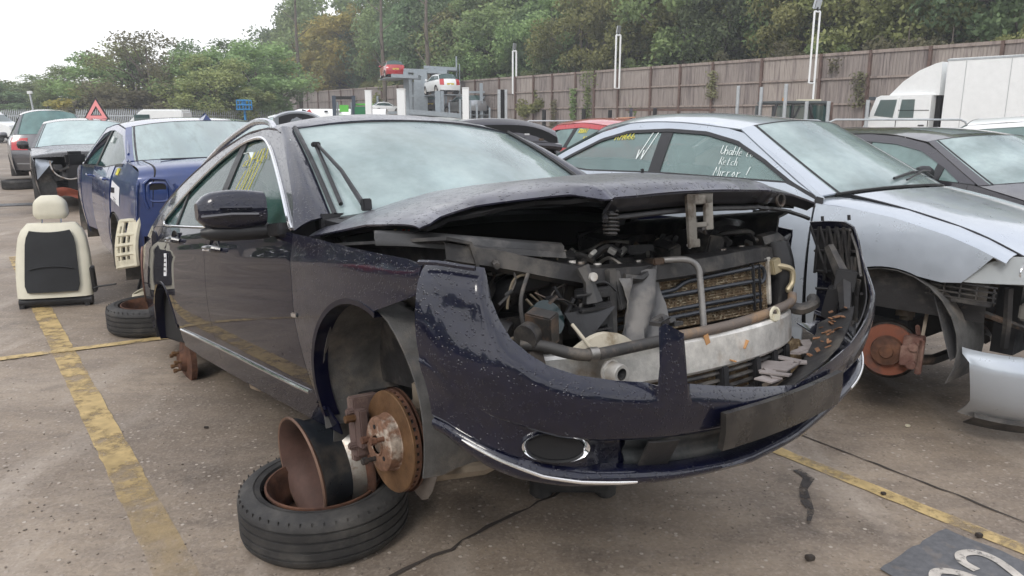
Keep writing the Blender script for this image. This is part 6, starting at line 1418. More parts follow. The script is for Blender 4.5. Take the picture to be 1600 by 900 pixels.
# vans and cars of the far left row
def van(label, loc, yaw, L=4.8, H=2.0, W=1.8, m=whitep, group=None):
    v = empty('van', label, 'van', loc, (0, 0, R_(yaw)), group)
    pr = [(-L / 2, .35), (-L / 2, H - .1), (-L / 2 + .15, H), (L / 2 - 1.5, H), (L / 2 - .75, 1.25), (L / 2 - .1, 1.0), (L / 2, .7), (L / 2, .35)]
    V = [(x, s * W / 2 * (1 - .08 * max(0, z - 1)), z) for s in (-1, 1) for x, z in pr]; n = len(pr)
    F = [tuple(range(n)), tuple(range(2 * n - 1, n - 1, -1))] + [(i, i + n, (i + 1) % n + n, (i + 1) % n) for i in range(n)]
    o = mesh('body', V, F, m, v, False); bm = bmesh.new(); bm.from_mesh(o.data); bmesh.ops.bevel(bm, geom=bm.edges[:], offset=.06, segments=2, affect='EDGES'); bmesh.ops.recalc_face_normals(bm, faces=bm.faces); bm.to_mesh(o.data); bm.free(); o.data.shade_smooth(); o.data.set_sharp_from_angle(angle=R_(40))
    for s in (-1, 1):
        box('side_window', (L / 2 - 1.5, s * (W / 2 - .02), 1.45), (.8, .03, .42), side_glass, v)
        for x in (-L / 2 + .9, L / 2 - .9): MB().cyl((x, s * (W / 2 - .2), .33), (x, s * (W / 2 + .01), .33), .33, 20).build('wheel', rubber, v)
    mesh('windscreen', [(L / 2 - 1.46, -.75, H - .06), (L / 2 - 1.46, .75, H - .06), (L / 2 - .72, .80, 1.28), (L / 2 - .72, -.80, 1.28)], [(0, 3, 2, 1)], side_glass, v, False)
    return v
van('white van whose roof shows just above the blue saloon', (-19.6, 43.0, 0), 186, 3.6, 1.93)
van('white van roof above the grey estate at far left', (-32.5, 48.0, 0), 5, 4.5, 1.9)
# ------------------------------------------------------------------ seat, liner, offcut
cream = M('cream_leather', (.66, .63, .51), .5, var=.08, bump=.25, bscale=120); mesh_b = M('black_seat_cloth', (.015, .016, .018), .8, var=.3, bump=.3, bscale=200)
se = empty('car_seat', 'cream leather car seat standing on the ground with its black back panel towards us', 'car seat', (-3.82, 6.26, 0), (0, 0, R_(16)))
def seatP(u, v, o=0.0):
    "u across -1..1, v up 0..1 of the backrest shell"
    w = .300 - .045 * v ** 2 + .012 * math.sin(math.pi * v); return (u * w, -.02 + .10 * v - o - .05 * (1 - abs(u) ** 3), .10 + .60 * v)
G = []
for v in np.linspace(0, 1, 12):
    row = []
    for t in np.linspace(0, 2 * math.pi, 33):
        c, s = math.cos(t), math.sin(t); w = (.300 - .055 * v ** 2.2 + .010 * math.sin(math.pi * v)) * (1 - .20 * max(0, v - .88) / .12); d = .075 * (1 - .3 * v) * (1 - .45 * max(0, v - .9) / .1)
        row.append((w * math.copysign(abs(c) ** .55, c), .02 + .13 * v + d * math.copysign(abs(s) ** .6, s), .09 + .60 * v))
    G.append(row)
grid('seat_shell', G, cream, se, 0); cp = MB(); cp.add(G[-1][:-1], [tuple(range(32))]); cp.build('seat_cap', cream, se)
bp_ = []
for v in np.linspace(0, 1, 10):
    row = []
    for u in np.linspace(-1, 1, 11):
        w = (.222 - .030 * v) * (1 - .16 * max(0, v - .85) / .15 - .10 * max(0, .12 - v) / .12); vv = .03 + .50 * v; d = .075 * (1 - .3 * vv); yy = .02 + .13 * (vv / .6) - d - .012 - .012 * (1 - u * u); row.append((u * w * (1 - .06 * abs(v - .5) ** 3), yy, .11 + vv - .015 * (1 - u * u) * (v > .95)))
    bp_.append(row)
grid('back_panel', bp_, mesh_b, se, .012, flip=True)
MB().tube([(u * .20, .01 - .085 + .05, .255 - .0 * u * u) for u in np.linspace(-1, 1, 9)], .008, 6).build('pocket_edge', mesh_b, se)
MB().tube([(u * .17, -.03, .33 - .02 * (1 - u * u) * -1) for u in np.linspace(-1, 1, 9)], .006, 6).build('pocket_fold', mesh_b, se)
MB().tube([(-.27, .0, .115), (.27, .0, .115)], .012, 8).build('seat_piping', cream, se)
mb_ = MB(); mb_.tube([(-.29, .02, .05), (.29, .02, .05)], .045, 10); mb_.box((-.27, .03, .02), (.04, .10, .04)); mb_.box((.25, .03, .02), (.04, .10, .04)); mb_.build('seat_hinge_bar', black_pl, se)
box('recliner', (.315, .02, .22), (.03, .07, .22), black_pl, se, (.15, 0, 0))
hr = MB()
G = []
for v in np.linspace(0, 1, 10):
    row = []
    for t in np.linspace(0, 2 * math.pi, 29):
        c, s = math.cos(t), math.sin(t); k = max(.5, 1 - 3.2 * max(0, v - .62) ** 2 - 2.5 * max(0, .2 - v) ** 1.5); w = (.145 - .018 * v) * k; d = .060 * k
        row.append((w * math.copysign(abs(c) ** .6, c), .17 + .01 * v + d * math.copysign(abs(s) ** .7, s), .725 + .19 * v))
    G.append(row)
grid('headrest', G, cream, se, 0)
hc = MB(); hc.add(G[-1][:-1], [tuple(range(28))]); hc.build('headrest_top', cream, se); hc = MB(); hc.add(G[0][:-1], [tuple(range(27, -1, -1))]); hc.build('headrest_base', cream, se)
for s_ in (-1, 1): MB().cyl((s_ * .075, .15, .67), (s_ * .075, .165, .76), .007, 8).build('headrest_post', chrome, se)
MB().tube([(.30, .0, .14), (.36, -.02, .16), (.52, -.10, .19)], .008, 5).build('loose_belt', black_pl, se)

li = empty('torn_panel', 'crumpled dark grey plastic liner leaning between the cream seat and the blue saloon', 'car panel', (-3.25, 6.85, 0), (0, 0, R_(-20)))
rg = random.Random(6); G = []
for i, a in enumerate(np.linspace(0, 1, 9)):
    row = []
    for j, b in enumerate(np.linspace(0, 1, 14)):
        w = .10 + .30 * (1 - b) ** .7; row.append((-.22 + w * a + .05 * b + .02 * math.sin(6 * b + 3 * a), .05 * math.sin(5 * a + 2 * b) + .12 * b + rg.uniform(-.006, .006), .85 * b + .02 * a * (1 - b)))
    G.append(row)
grid('liner_sheet', G, M('creased_grey_sheet', (.13, .13, .14), .35, .1, col2=(.25, .25, .26), c2scale=4, rvar=.15, bump=.4, bscale=18), li, .006)
MB().tube([tuple(G[0][j]) for j in range(14)], .014, 6).build('liner_edge', black_pl, li)
oc = empty('plastic_offcut', 'small off-white plastic offcut lying beside the farther tyre', 'plastic scrap', (-3.06, 6.2, 0), (0, 0, .5))
G = [[(.11 * math.cos(a) * (1 - .3 * b), .09 * math.sin(a) * (1 - .3 * b) , .03 + .13 * b + .03 * math.cos(a)) for b in np.linspace(0, 1, 5)] for a in np.linspace(.3, 2 * math.pi - .6, 18)]
grid('offcut_shell', G, white_pl, oc, .008)
se.scale = (.94, 1.0, 1.0)
fm = empty('floor_mat', 'flat black mat lying on the ground left of the crashed black car', 'mat', on_ground(28, 320), (0, 0, .4))
box('mat_sheet', (0, 0, .006), (.75, .45, .010), black_pl, fm)

# ------------------------------------------------------------------ board fence
FA = Vector((9.779, 38.188, 0)); FD = Vector((-.564, .826, 0)); FN = Vector((.826, .564, 0))
def boardM(name, c):
    return M(name, c, .9, col2=(c[0] * .62, c[1] * .60, c[2] * .62), c2scale=.9, var=.22, vscale=3, stretch=(6, 6, .5), bump=.3, bscale=30)
bmats = [boardM('weathered_board_%s' % n, c) for n, c in (('a', (.30, .262, .238)), ('b', (.27, .235, .215)), ('c', (.34, .298, .268)))]
rail_m = boardM('fence_rail_wood', (.30, .25, .22)); post_m = M('brown_fence_post', (.13, .085, .07), .8, var=.3)
def fence_s(px):
    lo, hi = -30, 110
    for _ in range(50):
        m = (lo + hi) / 2; Pm = FA + FD * m; x = 800 + FPX * Pm.x / (Pm.y * math.cos(PITCH) - (1 - CAM_H) * math.sin(PITCH))
        if x > px: lo = m
        else: hi = m
    return (lo + hi) / 2
known = [fence_s(p) for p in (1550, 1441, 1350, 1275, 1185, 1110, 1060, 1015, 965, 928, 899, 863, 834, 806, 781)]
posts = [-25.5, -22.8, -20.1, -17.6, -15.2] + known
while posts[-1] < 70: posts.append(posts[-1] + 3.1)
HF = 4.1; rz_ = (.06, 1.02, 2.06, 3.08, 4.06)
hue_r = random.Random(11)
for sec in range(0, len(posts) - 1, 1):
    pass
fence = empty('board_fence', 'tall weathered timber board fence running along the whole yard below the wooded bank', 'fence')
for i in range(len(posts) - 1):
    a, b = FA + FD * posts[i], FA + FD * posts[i + 1]; L = (b - a).length; m = MB(); n = int(L / .125)
    for k in range(n):
        t0, t1 = k / n, (k + 1) / n - .06 / n; off_ = hue_r.uniform(0, .014)
        p, q = a.lerp(b, t0), a.lerp(b, t1); f0 = FN * off_; top_ = HF - hue_r.uniform(0, .02)
        m.add([p + f0, q + f0, q + f0 + Vector((0, 0, top_)), p + f0 + Vector((0, 0, top_)), p + FN * .04, q + FN * .04, q + FN * .04 + Vector((0, 0, top_)), p + FN * .04 + Vector((0, 0, top_))], [(0, 1, 2, 3), (5, 4, 7, 6), (4, 0, 3, 7), (1, 5, 6, 2), (3, 2, 6, 7)])
    o = m.build('fence_boards', bmats[i % 3] if hue_r.random() < .7 else bmats[1], fence, False); o['kind'] = 'stuff'
    m_ = MB(); c0 = a - FN * .05; m_.box(c0 + Vector((0, 0, HF / 2)), (.11, .11, HF + .03), (0, 0, math.atan2(FD.y, FD.x))); m_.build('fence_post', post_m, fence)
    for z in rz_:
        c1 = (a + b) / 2 - FN * (.035 if z < 4 else .02); m_ = MB(); m_.box(c1 + Vector((0, 0, z)), (L - .12, .06, .08 if z < 4 else .12), (0, 0, math.atan2(FD.y, FD.x))); m_.build('fence_rail', rail_m, fence, False)

# ------------------------------------------------------------------ wooded bank
def bank_h(q, s):   # q metres behind the fence, s along it
    return max(0, min(1, q / 5)) * 1.0 + max(0, q - 2) * .34 * (1 / (1 + math.exp((s - 62) / 12))) * min(1, 1) if q < 32 else 1.0 + 30 * .34 * (1 / (1 + math.exp((s - 62) / 12)))
V = []; F = []; ns, nq = 46, 14
for i in range(ns):
    s = -45 + 190 * i / (ns - 1)
    for j in range(nq):
        q = .6 + 60 * (j / (nq - 1)) ** 1.6; p = FA + FD * s + FN * q; V.append((p.x, p.y, bank_h(q, s) + .15 * math.sin(s * .9 + q) - (.3 if j == 0 else 0)))
for i in range(ns - 1):
    for j in range(nq - 1): a = i * nq + j; F.append((a, a + 1, a + nq + 1, a + nq))
tag(mesh('wooded_bank', V, F, M('undergrowth_floor', (.055, .062, .028), .95, col2=(.10, .08, .045), c2scale=.6, var=.4, vscale=3, world_space=True), None), kind='structure')

def leafM(name, c, c2, tr=.35):
    m = bpy.data.materials.new(name); m.use_nodes = True; n = m.node_tree.nodes; L = m.node_tree.links; b = n['Principled BSDF']; out = n['Material Output']
    g = n.new('ShaderNodeNewGeometry'); oi = n.new('ShaderNodeObjectInfo'); q = n.new('ShaderNodeTexNoise'); q.inputs['Scale'].default_value = .55; q.inputs['Detail'].default_value = 3
    L.new(g.outputs['Position'], q.inputs['Vector'])
    ad = n.new('ShaderNodeMath'); ad.operation = 'MULTIPLY_ADD'; L.new(g.outputs['Random Per Island'], ad.inputs[0]); ad.inputs[1].default_value = .5
    r0 = n.new('ShaderNodeMapRange'); r0.inputs[1].default_value = .35; r0.inputs[2].default_value = .65; r0.inputs[4].default_value = .6; L.new(q.outputs[0], r0.inputs[0]); L.new(r0.outputs[0], ad.inputs[2])
    mx_ = n.new('ShaderNodeMix'); mx_.data_type = 'RGBA'; mx_.inputs[6].default_value = (*c, 1); mx_.inputs[7].default_value = (*c2, 1); L.new(ad.outputs[0], mx_.inputs[0])
    hs = n.new('ShaderNodeHueSaturation'); r1 = n.new('ShaderNodeMapRange'); r1.inputs[3].default_value = .485; r1.inputs[4].default_value = .530; L.new(oi.outputs['Random'], r1.inputs[0]); L.new(r1.outputs[0], hs.inputs['Hue'])
    r2 = n.new('ShaderNodeMapRange'); r2.inputs[3].default_value = .7; r2.inputs[4].default_value = 1.35; L.new(oi.outputs['Random'], r2.inputs[0]); L.new(r2.outputs[0], hs.inputs['Value']); L.new(mx_.outputs[2], hs.inputs['Color'])
    L.new(hs.outputs[0], b.inputs['Base Color']); b.inputs['Roughness'].default_value = .7; b.inputs['Specular IOR Level'].default_value = .25
    t = n.new('ShaderNodeBsdfTranslucent'); L.new(hs.outputs[0], t.inputs[0]); ms = n.new('ShaderNodeMixShader'); ms.inputs[0].default_value = tr; L.new(b.outputs[0], ms.inputs[1]); L.new(t.outputs[0], ms.inputs[2]); L.new(ms.outputs[0], out.inputs[0])
    return m
LG = leafM('mid_green_leaves', (.14, .19, .08), (.31, .38, .16)); LD = leafM('dark_green_leaves', (.09, .135, .07), (.21, .27, .13)); LO = leafM('olive_leaves', (.16, .175, .065), (.34, .34, .14)); LY = leafM('autumn_yellow_leaves', (.22, .25, .08), (.62, .54, .14))
LB = leafM('brown_grey_twigs', (.13, .13, .075), (.24, .22, .13))
bark = M('grey_brown_bark', (.12, .10, .08), .9, var=.3, vscale=4, bump=.4, bscale=14)
def crown_mesh(name, seed, nl, size, clumps, sx=1.0, sz=1.0, gap=.55, cz=.62):
    "unit tree: height 1, foliage spread over clumps; returns leaf mesh and trunk mesh"
    r = random.Random(seed); nr = np.random.RandomState(seed); cs = []
    for k in range(clumps):
        while True:
            p = np.array([r.uniform(-1, 1), r.uniform(-1, 1), r.uniform(-1, 1)])
            d = np.linalg.norm(p)
            if .25 < d < 1: break
        p = p / d * d ** .6
        w = .34 * sx * (1 - .35 * max(0, p[2])); cs.append((p[0] * w, p[1] * w, cz + p[2] * .36 * sz, r.uniform(.07, .15)))
    V = np.zeros((nl * 4, 3)); per = nl // clumps; i = 0
    C_ = np.array(cs); idx = nr.randint(0, clumps, nl); u = nr.normal(size=(nl, 3)); u /= np.linalg.norm(u, axis=1, keepdims=True); rad = nr.rand(nl) ** .45
    ctr = C_[idx, :3] + u * (C_[idx, 3] * rad)[:, None] * np.array([1, 1, .75]); sz_ = size * nr.uniform(.6, 1.4, nl)
    a = nr.normal(size=(nl, 3)); a /= np.linalg.norm(a, axis=1, keepdims=True); b = np.cross(a, u + nr.normal(size=(nl, 3)) * .6); b /= np.linalg.norm(b, axis=1, keepdims=True)
    for k, (p, q) in enumerate(((-1, -.1), (.1, -.55), (1, .1), (-.1, .55))): V[k::4] = ctr + (a * p + b * q) * sz_[:, None]
    F = np.arange(nl * 4).reshape(-1, 4)
    me = bpy.data.meshes.new(name + '_leaves'); me.vertices.add(nl * 4); me.vertices.foreach_set('co', V.ravel()); me.loops.add(nl * 4); me.loops.foreach_set('vertex_index', F.ravel().astype(np.int32)); me.polygons.add(nl); me.polygons.foreach_set('loop_start', np.arange(0, nl * 4, 4, dtype=np.int32)); me.update(calc_edges=True)
    t = MB(); t.tube([(0, 0, -.05), (.004, 0, .12), (-.006, .004, .35), (.008, 0, .62), (.0, 0, .85)], [.026, .020, .015, .010, .004], 7)
    for c in cs[:min(16, clumps)]:
        z0 = r.uniform(.2, .6) * min(1, c[2] + .2); m_ = ((c[0]) * .45, (c[1]) * .45, z0 + (c[2] - z0) * .55); t.tube([(0, 0, z0), m_, c[:3]], [.009, .006, .002], 5)
    tm = bpy.data.meshes.new(name + '_trunk'); tm.from_pydata(t.V, [], t.F); tm.shade_smooth(); tm.materials.append(bark)
    return me, tm
kinds = {}
for nm, seed, nl, size, cl, sx_, sz__ in (('broad', 1, 13000, .0135, 46, 1.15, 1.1), ('tall', 2, 12500, .0125, 44, .80, 1.3), ('round', 3, 13000, .0135, 50, 1.3, 1.1), ('loose', 4, 6500, .0115, 46, 1.1, 1.15), ('bush', 5, 9000, .020, 30, 1.6, .95)):
    kinds[nm] = crown_mesh(nm, seed, nl, size, cl, sx_, sz__, cz=.42 if nm == 'bush' else .56)
def tree(px, Y, top_px, kind, mat, label, width=None, group='trees beyond the yard', base=None, name='broadleaf_tree', cat='tree', minh=2):
    "a tree rooted on the terrain, tall enough to reach the height it has in the photo"
    while px > 425 and (Vector((at(px, 182, Y).x, at(px, 182, Y).y, 0)) - FA).dot(FN) < (4.5 if kind != 'bush' else 2.5): Y += 1
    p = at(px, 182, Y); q = (Vector((p.x, p.y, 0)) - FA).dot(FN); s = (Vector((p.x, p.y, 0)) - FA).dot(FD); z0 = (bank_h(q, s) - .2 if q > .6 else 0) if base is None else base
    zt_ = at(px, top_px, Y).z; h = max(minh, (zt_ - z0) * 1.02)
    r = empty(name, label, cat, (p.x, p.y, z0), (0, 0, (px * 7.3 + Y) % 6.28), group)
    w = (width or h) / h; r.scale = (h * w, h * w, h)
    lm, tm = kinds[kind]; o = bpy.data.objects.new('crown', lm); C.objects.link(o); o.parent = r
    if not lm.materials: lm.materials.append(LG)
    o.material_slots[0].link = 'OBJECT'; o.material_slots[0].material = mat
    o = bpy.data.objects.new('trunk', tm); C.objects.link(o); o.parent = r
    return r
# far tree line, left
FARL = [(-15, 70, 128, 'round', LD, 'dark green tree at the left edge of the far tree line', 13), (35, 74, 124, 'broad', LG, 'mid green tree second from the left edge behind the palisade fence', 14), (82, 76, 118, 'round', LG, 'green tree just left of the far lamp on the horizon', 14), (105, 66, 112, 'tall', LG, 'upright green tree above the small lamp post', 9),
    (135, 74, 106, 'loose', LO, 'thin olive tree left of the warning triangle', 11), (150, 60, 138, 'bush', LY, 'rusty brown low tree directly behind the warning triangle', 9), (185, 62, 76, 'broad', LG, 'large green tree right of the warning triangle', 12), (212, 60, 68, 'loose', LO, 'half bare tree crown right of the large green one', 11), (238, 58, 52, 'loose', LB, 'tallest thin leaved tree before the gap of sky', 11), (218, 57, 118, 'bush', LB, 'brownish thicket below the tallest thin tree', 9),
    (255, 60, 95, 'loose', LB, 'wispy twigs at the edge of the sky gap', 6), (300, 62, 66, 'loose', LD, 'dark open tree right of the sky gap with pylon below', 9), (318, 58, 72, 'broad', LG, 'green tree behind the blue saloon roof right of the sky gap', 9), (342, 56, 86, 'broad', LO, 'yellow olive tree behind the blue work platform', 9), (375, 66, 64, 'round', LD, 'dark tree above and behind the blue work platform', 12), (405, 60, 60, 'broad', LG, 'mid green tree right of the blue work platform', 11)]
for px, Y, tp, k, m_, lab, w in FARL: tree(px, Y, tp, k, m_, lab, w)
for i in range(16):      # low undergrowth closing the horizon
    tree(-30 + i * 31, 78 + (i % 3) * 3, 150 - (i * 7) % 14, 'bush', (LG, LO, LD)[i % 3], '%s bush of the far hedge counted from the left edge, %s' % ('first second third fourth fifth sixth seventh eighth ninth tenth eleventh twelfth thirteenth fourteenth fifteenth sixteenth'.split()[i], ('mid green', 'olive', 'dark green')[i % 3]), 9, 'bushes of the far hedge', name='hedge_bush', cat='bush')
# wood behind the fence
NEAR = [(430, 78, 62, 'tall', LG, 'green tree where the board fence begins', 12), (458, 74, 38, 'tall', LD, 'dark tall tree at the top left end of the wood', 12), (487, 80, -14, 'tall', LG, 'tallest tree at the left end of the wood, cut by the top edge', 17), (470, 84, 6, 'round', LD, 'dark rounded tree filling in below the tallest tree of the wood', 15), (512, 82, -20, 'broad', LG, 'green tree at the top edge left of the autumn yellow tree', 16), (520, 76, 30, 'broad', LO, 'olive tree above the white tanker', 13), (505, 72, 66, 'round', LD, 'dark round tree above the far end of the fence', 11),
    (535, 70, 24, 'broad', LY, 'autumn yellow tree left of the raised red car', 15), (568, 68, 4, 'round', LY, 'golden tree crown at the top edge near the yellow tree', 14), (556, 76, 70, 'round', LO, 'olive bush tree just left of the raised red car', 10), (585, 72, -15, 'tall', LD, 'dark tree rising behind the golden crown', 12), (615, 72, -20, 'tall', LG, 'green tree directly above the raised red car', 11),
    (645, 70, -18, 'tall', LD, 'dark trunked tree above the gap between the two raised cars', 10), (640, 72, 88, 'bush', LO, 'yellow green bush behind the lift posts', 7), (685, 68, -25, 'broad', LD, 'dark broad tree above the raised silver car', 13), (720, 66, 10, 'broad', LO, 'light olive tree above the right end of the car rack', 11), (740, 64, 72, 'round', LO, 'leafy bush tree hanging over the fence right of the raised silver car', 8), (765, 60, -20, 'broad', LG, 'green tree left of the first double lamp pole', 12), (785, 60, 30, 'round', LG, 'round green tree beside the first double lamp pole', 9)]
for px, Y, tp, k, m_, lab, w in NEAR: tree(px, Y, tp, k, m_, lab, w)
rt = random.Random(17)
LM_ = [(-200, 'left of the rack'), (590, 'above the car rack'), (760, 'by the farthest lamp poles'), (870, 'above the ivy on the fence'), (985, 'right of the middle lamp poles'), (1110, 'between middle and right lamp poles'), (1215, 'behind the right-hand tall lamp poles'), (1330, 'above the lorry cab'), (1470, 'above the cargo box of the lorry'), (1620, 'beyond the right edge')]
ROWN = ['at the fence top', 'lowest row', 'second row up', 'third row up', 'top row of wood']; ORD = ['leftmost', 'second', 'third', 'fourth', 'fifth', 'sixth']
made_t = {}
for row, (q0, hh) in enumerate(((3.2, (3.4, 5.2)), (6.5, (8, 11.5)), (11, (10, 14)), (17, (12, 17)), (25, (13, 19)))):
    s = 46.0 + row * 5
    while s > -27 + row * 1.3:
        p = FA + FD * s + FN * (q0 + rt.uniform(-1.0, 1.0)); h = rt.uniform(*hh); k = rt.choice(('broad', 'tall', 'round', 'broad', 'round', 'loose') if row else ('bush', 'round', 'bush')); m_ = rt.choice((LG, LD, LO, LG, LD, LO)) if row else rt.choice((LO, LG, LO, LB, LD))
        px = 800 + FPX * p.x / (p.y * math.cos(PITCH)); s -= rt.uniform(2.2, 3.6) * (1 + .15 * row) * (.72 if row == 0 else 1)
        if px > 1690: continue
        col = {id(LG): 'mid green', id(LD): 'dark green', id(LO): 'olive', id(LB): 'brownish'}[id(m_)]; zone = [z for x, z in LM_ if x <= px][-1]; key = (row, zone, col); n_ = made_t.get(key, 0); made_t[key] = n_ + 1
        nm = '%s %s %s %s, %s' % (ORD[min(n_, 5)], col, 'tree' if row else 'bush', ROWN[row], zone)
        r = empty('broadleaf_tree' if row else 'bank_bush', nm, 'tree' if row else 'bush', (p.x, p.y, bank_h((p - FA).dot(FN), s) - .3), (0, 0, rt.uniform(0, 6)), 'trees of the wood on the bank' if row else 'bushes along the fence top'); w = h * rt.uniform(.85, 1.1); r.scale = (w, w, h)
        lm, tm = kinds[k]; o = bpy.data.objects.new('crown', lm); C.objects.link(o); o.parent = r
        if not lm.materials: lm.materials.append(LG)
        o.material_slots[0].link = 'OBJECT'; o.material_slots[0].material = m_
        o = bpy.data.objects.new('trunk', tm); C.objects.link(o); o.parent = r
# bare trunks
for px, Y, y0, lab in ((1100, 48, 95, 'bare grey trunk left of centre of the wood'), (1157, 47, 92, 'straight bare trunk between the lamp poles'), (1463, 44, 68, 'leaning bare trunk above the lorry'), (668, 60, 110, 'dark bare trunk between the raised cars'), (598, 64, 100, 'pale slender trunk near the raised red car'), (468, 70, 140, 'slanting pale trunk at the left end of the wood')):
    p = at(px, y0, Y); z1 = 22; m = MB().tube([(0, 0, -1.0), (.1, 0, 4), (-.05, .1, 8), (.1, 0, 13)], [.22, .17, .13, .06], 8)
    for k in range(6): z = 4 + 1.4 * k; a = k * 2.3; m.tube([(0, 0, z), (.7 * math.cos(a), .7 * math.sin(a), z + .5), (1.5 * math.cos(a), 1.5 * math.sin(a), z + 1.2)], [.05, .035, .01], 5)
    o = m.build('bare_trunk', bark); qf = (Vector((p.x, p.y, 0)) - FA).dot(FN); sf = (Vector((p.x, p.y, 0)) - FA).dot(FD); o.location = (p.x, p.y, bank_h(qf, sf)); tag(o, lab, 'tree trunk', 'bare trunks in the wood')
# ivy on the fence
for px, z0, z1, lab in ((868, .2, 2.6, 'thin ivy strand on the fence, leftmost'), (898, .2, 3.2, 'dark ivy column climbing beside a fence post'), (920, .2, 4.2, 'ivy spilling over the fence top'), (1113, 2.4, 3.7, 'small withered ivy tuft near the fence top'), (1340, 1.9, 3.3, 'ivy patch on the fence left of the lorry'), (1298, 3.3, 3.9, 'tiny ivy tuft near the fence top behind the tall lamp')):
    s = fence_s(px); base = FA + FD * s - FN * .14; nr = np.random.RandomState(int(px)); m = MB(); n = int(150 * (z1 - z0))
    for k in range(n):
        t = nr.rand(); w = .16 + (.22 if t > .75 and z1 > 4 else 0); c = base + FD * nr.normal(0, w) + Vector((0, 0, z0 + (z1 - z0) * t)) - FN * nr.uniform(0, .10); a = Vector(nr.normal(size=3)).normalized() * .07; b = a.orthogonal().normalized() * .05; m.add([c - a, c + b, c + a, c - b], [(0, 1, 2, 3)])
    o = m.build('ivy', LG if px > 880 and px < 1000 else LB, None, False); tag(o, lab, 'ivy', 'ivy on the board fence', None)
# ------------------------------------------------------------------ lamp poles, posts, rails
galv = M('galvanised_steel', (.50, .53, .55), .45, .6, var=.15); wpost = M('white_painted_steel', (.82, .84, .84), .45)
def dlamp(px, ytop, ybot, Y, w, lab):
    t, b = at(px, ytop, Y), at(px, ybot, Y); r = empty('lamp_pole', lab, 'lamp post', (b.x, b.y, 0), (0, 0, R_(20)), 'double lamp poles in front of the fence')
    for s_ in (-1, 1): MB().cyl((s_ * w, 0, 0 if (s_ > 0 and px > 1200) else b.z), (s_ * w, 0, t.z), .030 * Y / 25, 8).build('pole', wpost, r)
    MB().cyl((-w, 0, t.z), (w, 0, t.z), .03 * Y / 25, 6).build('cross_bar', wpost, r); MB().cyl((-w, 0, b.z), (w, 0, b.z), .02, 6).build('cross_bar', wpost, r)
    m = MB(); m.box((0, 0, t.z + .28), (.22, .12, .42), (.3, 0, 0)); m.build('floodlight', silverp, r, bevel=.02); MB().cyl((0, 0, t.z), (0, 0, t.z + .12), .03, 6).build('lamp_bracket', black_pl, r)
dlamp(1268, 18, 130, 24, .10, 'tall pair of white poles with floodlight, right, left of the lorry'); dlamp(964, 55, 138, 43.3, .13, 'pair of white poles with floodlight in the middle of the fence'); dlamp(804, 80, 147, 52.2, .12, 'farthest pair of white poles with floodlight above the red car')
for i, (px, y1, Y, lab) in enumerate(((1151, 134, 24, 'thin galvanised post, leftmost of the row before the fence'), (1187, 136, 24, 'galvanised post just left of the loader cab'), (1225, 131, 22, 'galvanised post in front of the loader cab'), (1259, 158, 22, 'short galvanised post right of the loader cab'), (1293, 158, 22, 'galvanised post beside the brown plank stack'), (1354, 156, 22, 'galvanised post at the front of the lorry cab'))):
    b = at(px, 182, Y); z = at(px, y1, Y).z; o = MB().cyl((0, 0, 0), (0, 0, z), .05, 10).build('steel_post', galv); o.location = (b.x, b.y, 0); tag(o, lab, 'post', 'galvanised posts before the fence')
for i, (px, y1, Y, w, lab) in enumerate(((577, 142, 27, .21, 'thick white post, leftmost of the three'), (628, 140, 24, .24, 'thick white post, middle and widest of the three'), (728, 138, 27, .22, 'thick white post, rightmost, by the car rack'))):
    b = at(px, 182, Y); z = at(px, y1, Y).z; o = MB().box((0, 0, z / 2), (w, w, z)).box((0, 0, z + .01), (w + .03, w + .03, .03)).build('white_post', wpost, bevel=.01); o.location = (b.x, b.y, 0); tag(o, lab, 'post', 'thick white posts in the yard')
cp_ = empty('channel_post', 'grey steel channel column left of the red hatchback roof', 'post', at(785, 182, 30) - Vector((0, 0, CAM_H)), (0, 0, .2)); z = at(785, 140, 30).z
for x in (-.13, .13): box('channel_web', (x, 0, z / 2), (.10, .12, z), galv, cp_)
box('channel_core', (0, .02, z / 2), (.16, .04, z), dark_void, cp_)
for i, (px, y1) in enumerate(((850, 172), (912, 170), (953, 172), (1023, 170))):
    b = at(px, 182, 26); z = at(px, y1, 26).z; o = MB().cyl((0, 0, 0), (0, 0, z), .07, 8).build('dark_bollard', black_pl); o.location = (b.x, b.y, 0); tag(o, ('dark bollard left of the red hatchback', 'dark bollard above the red hatchback roof', 'dark bollard right of the red hatchback roof', 'dark bollard above the pale blue roof')[i], 'bollard', 'dark bollards before the fence')
def rail(x0, x1, y, Y, lab, Y1=None):
    a, b = at(x0, y, Y), at(x1, y, Y1 or Y); r = empty('guard_rail', lab, 'guard rail', (0, 0, 0), (0, 0, 0), 'pipe guard rails behind the cars'); d = (b - a).normalized(); P_ = [Vector((a.x, a.y, .05)), Vector((a.x, a.y, a.z - .12)), a + d * .03 + Vector((0, 0, -.04)), a + d * .12, b - d * .12, b - d * .03 + Vector((0, 0, -.04)), Vector((b.x, b.y, b.z - .12)), Vector((b.x, b.y, .05))]
    MB().tube(P_, .017, 8).build('hoop', galv, r); MB().tube([a - Vector((0, 0, .55)), b - Vector((0, 0, .55))], .013, 8).build('mid_bar', galv, r)
rail(818, 903, 189, 17, 'pipe rail hoop left of the red hatchback roof'); rail(908, 1006, 188, 17, 'pipe rail hoop above the red hatchback roof'); rail(1012, 1140, 187, 17, 'pipe rail hoop above the pale blue roof'); rail(1146, 1288, 188, 14.5, 'long pipe rail hoop in front of the loader'); rail(1294, 1512, 187, 13, 'longest pipe rail hoop in front of the lorry'); rail(1518, 1700, 187, 11.5, 'pipe rail hoop running out of the right edge')
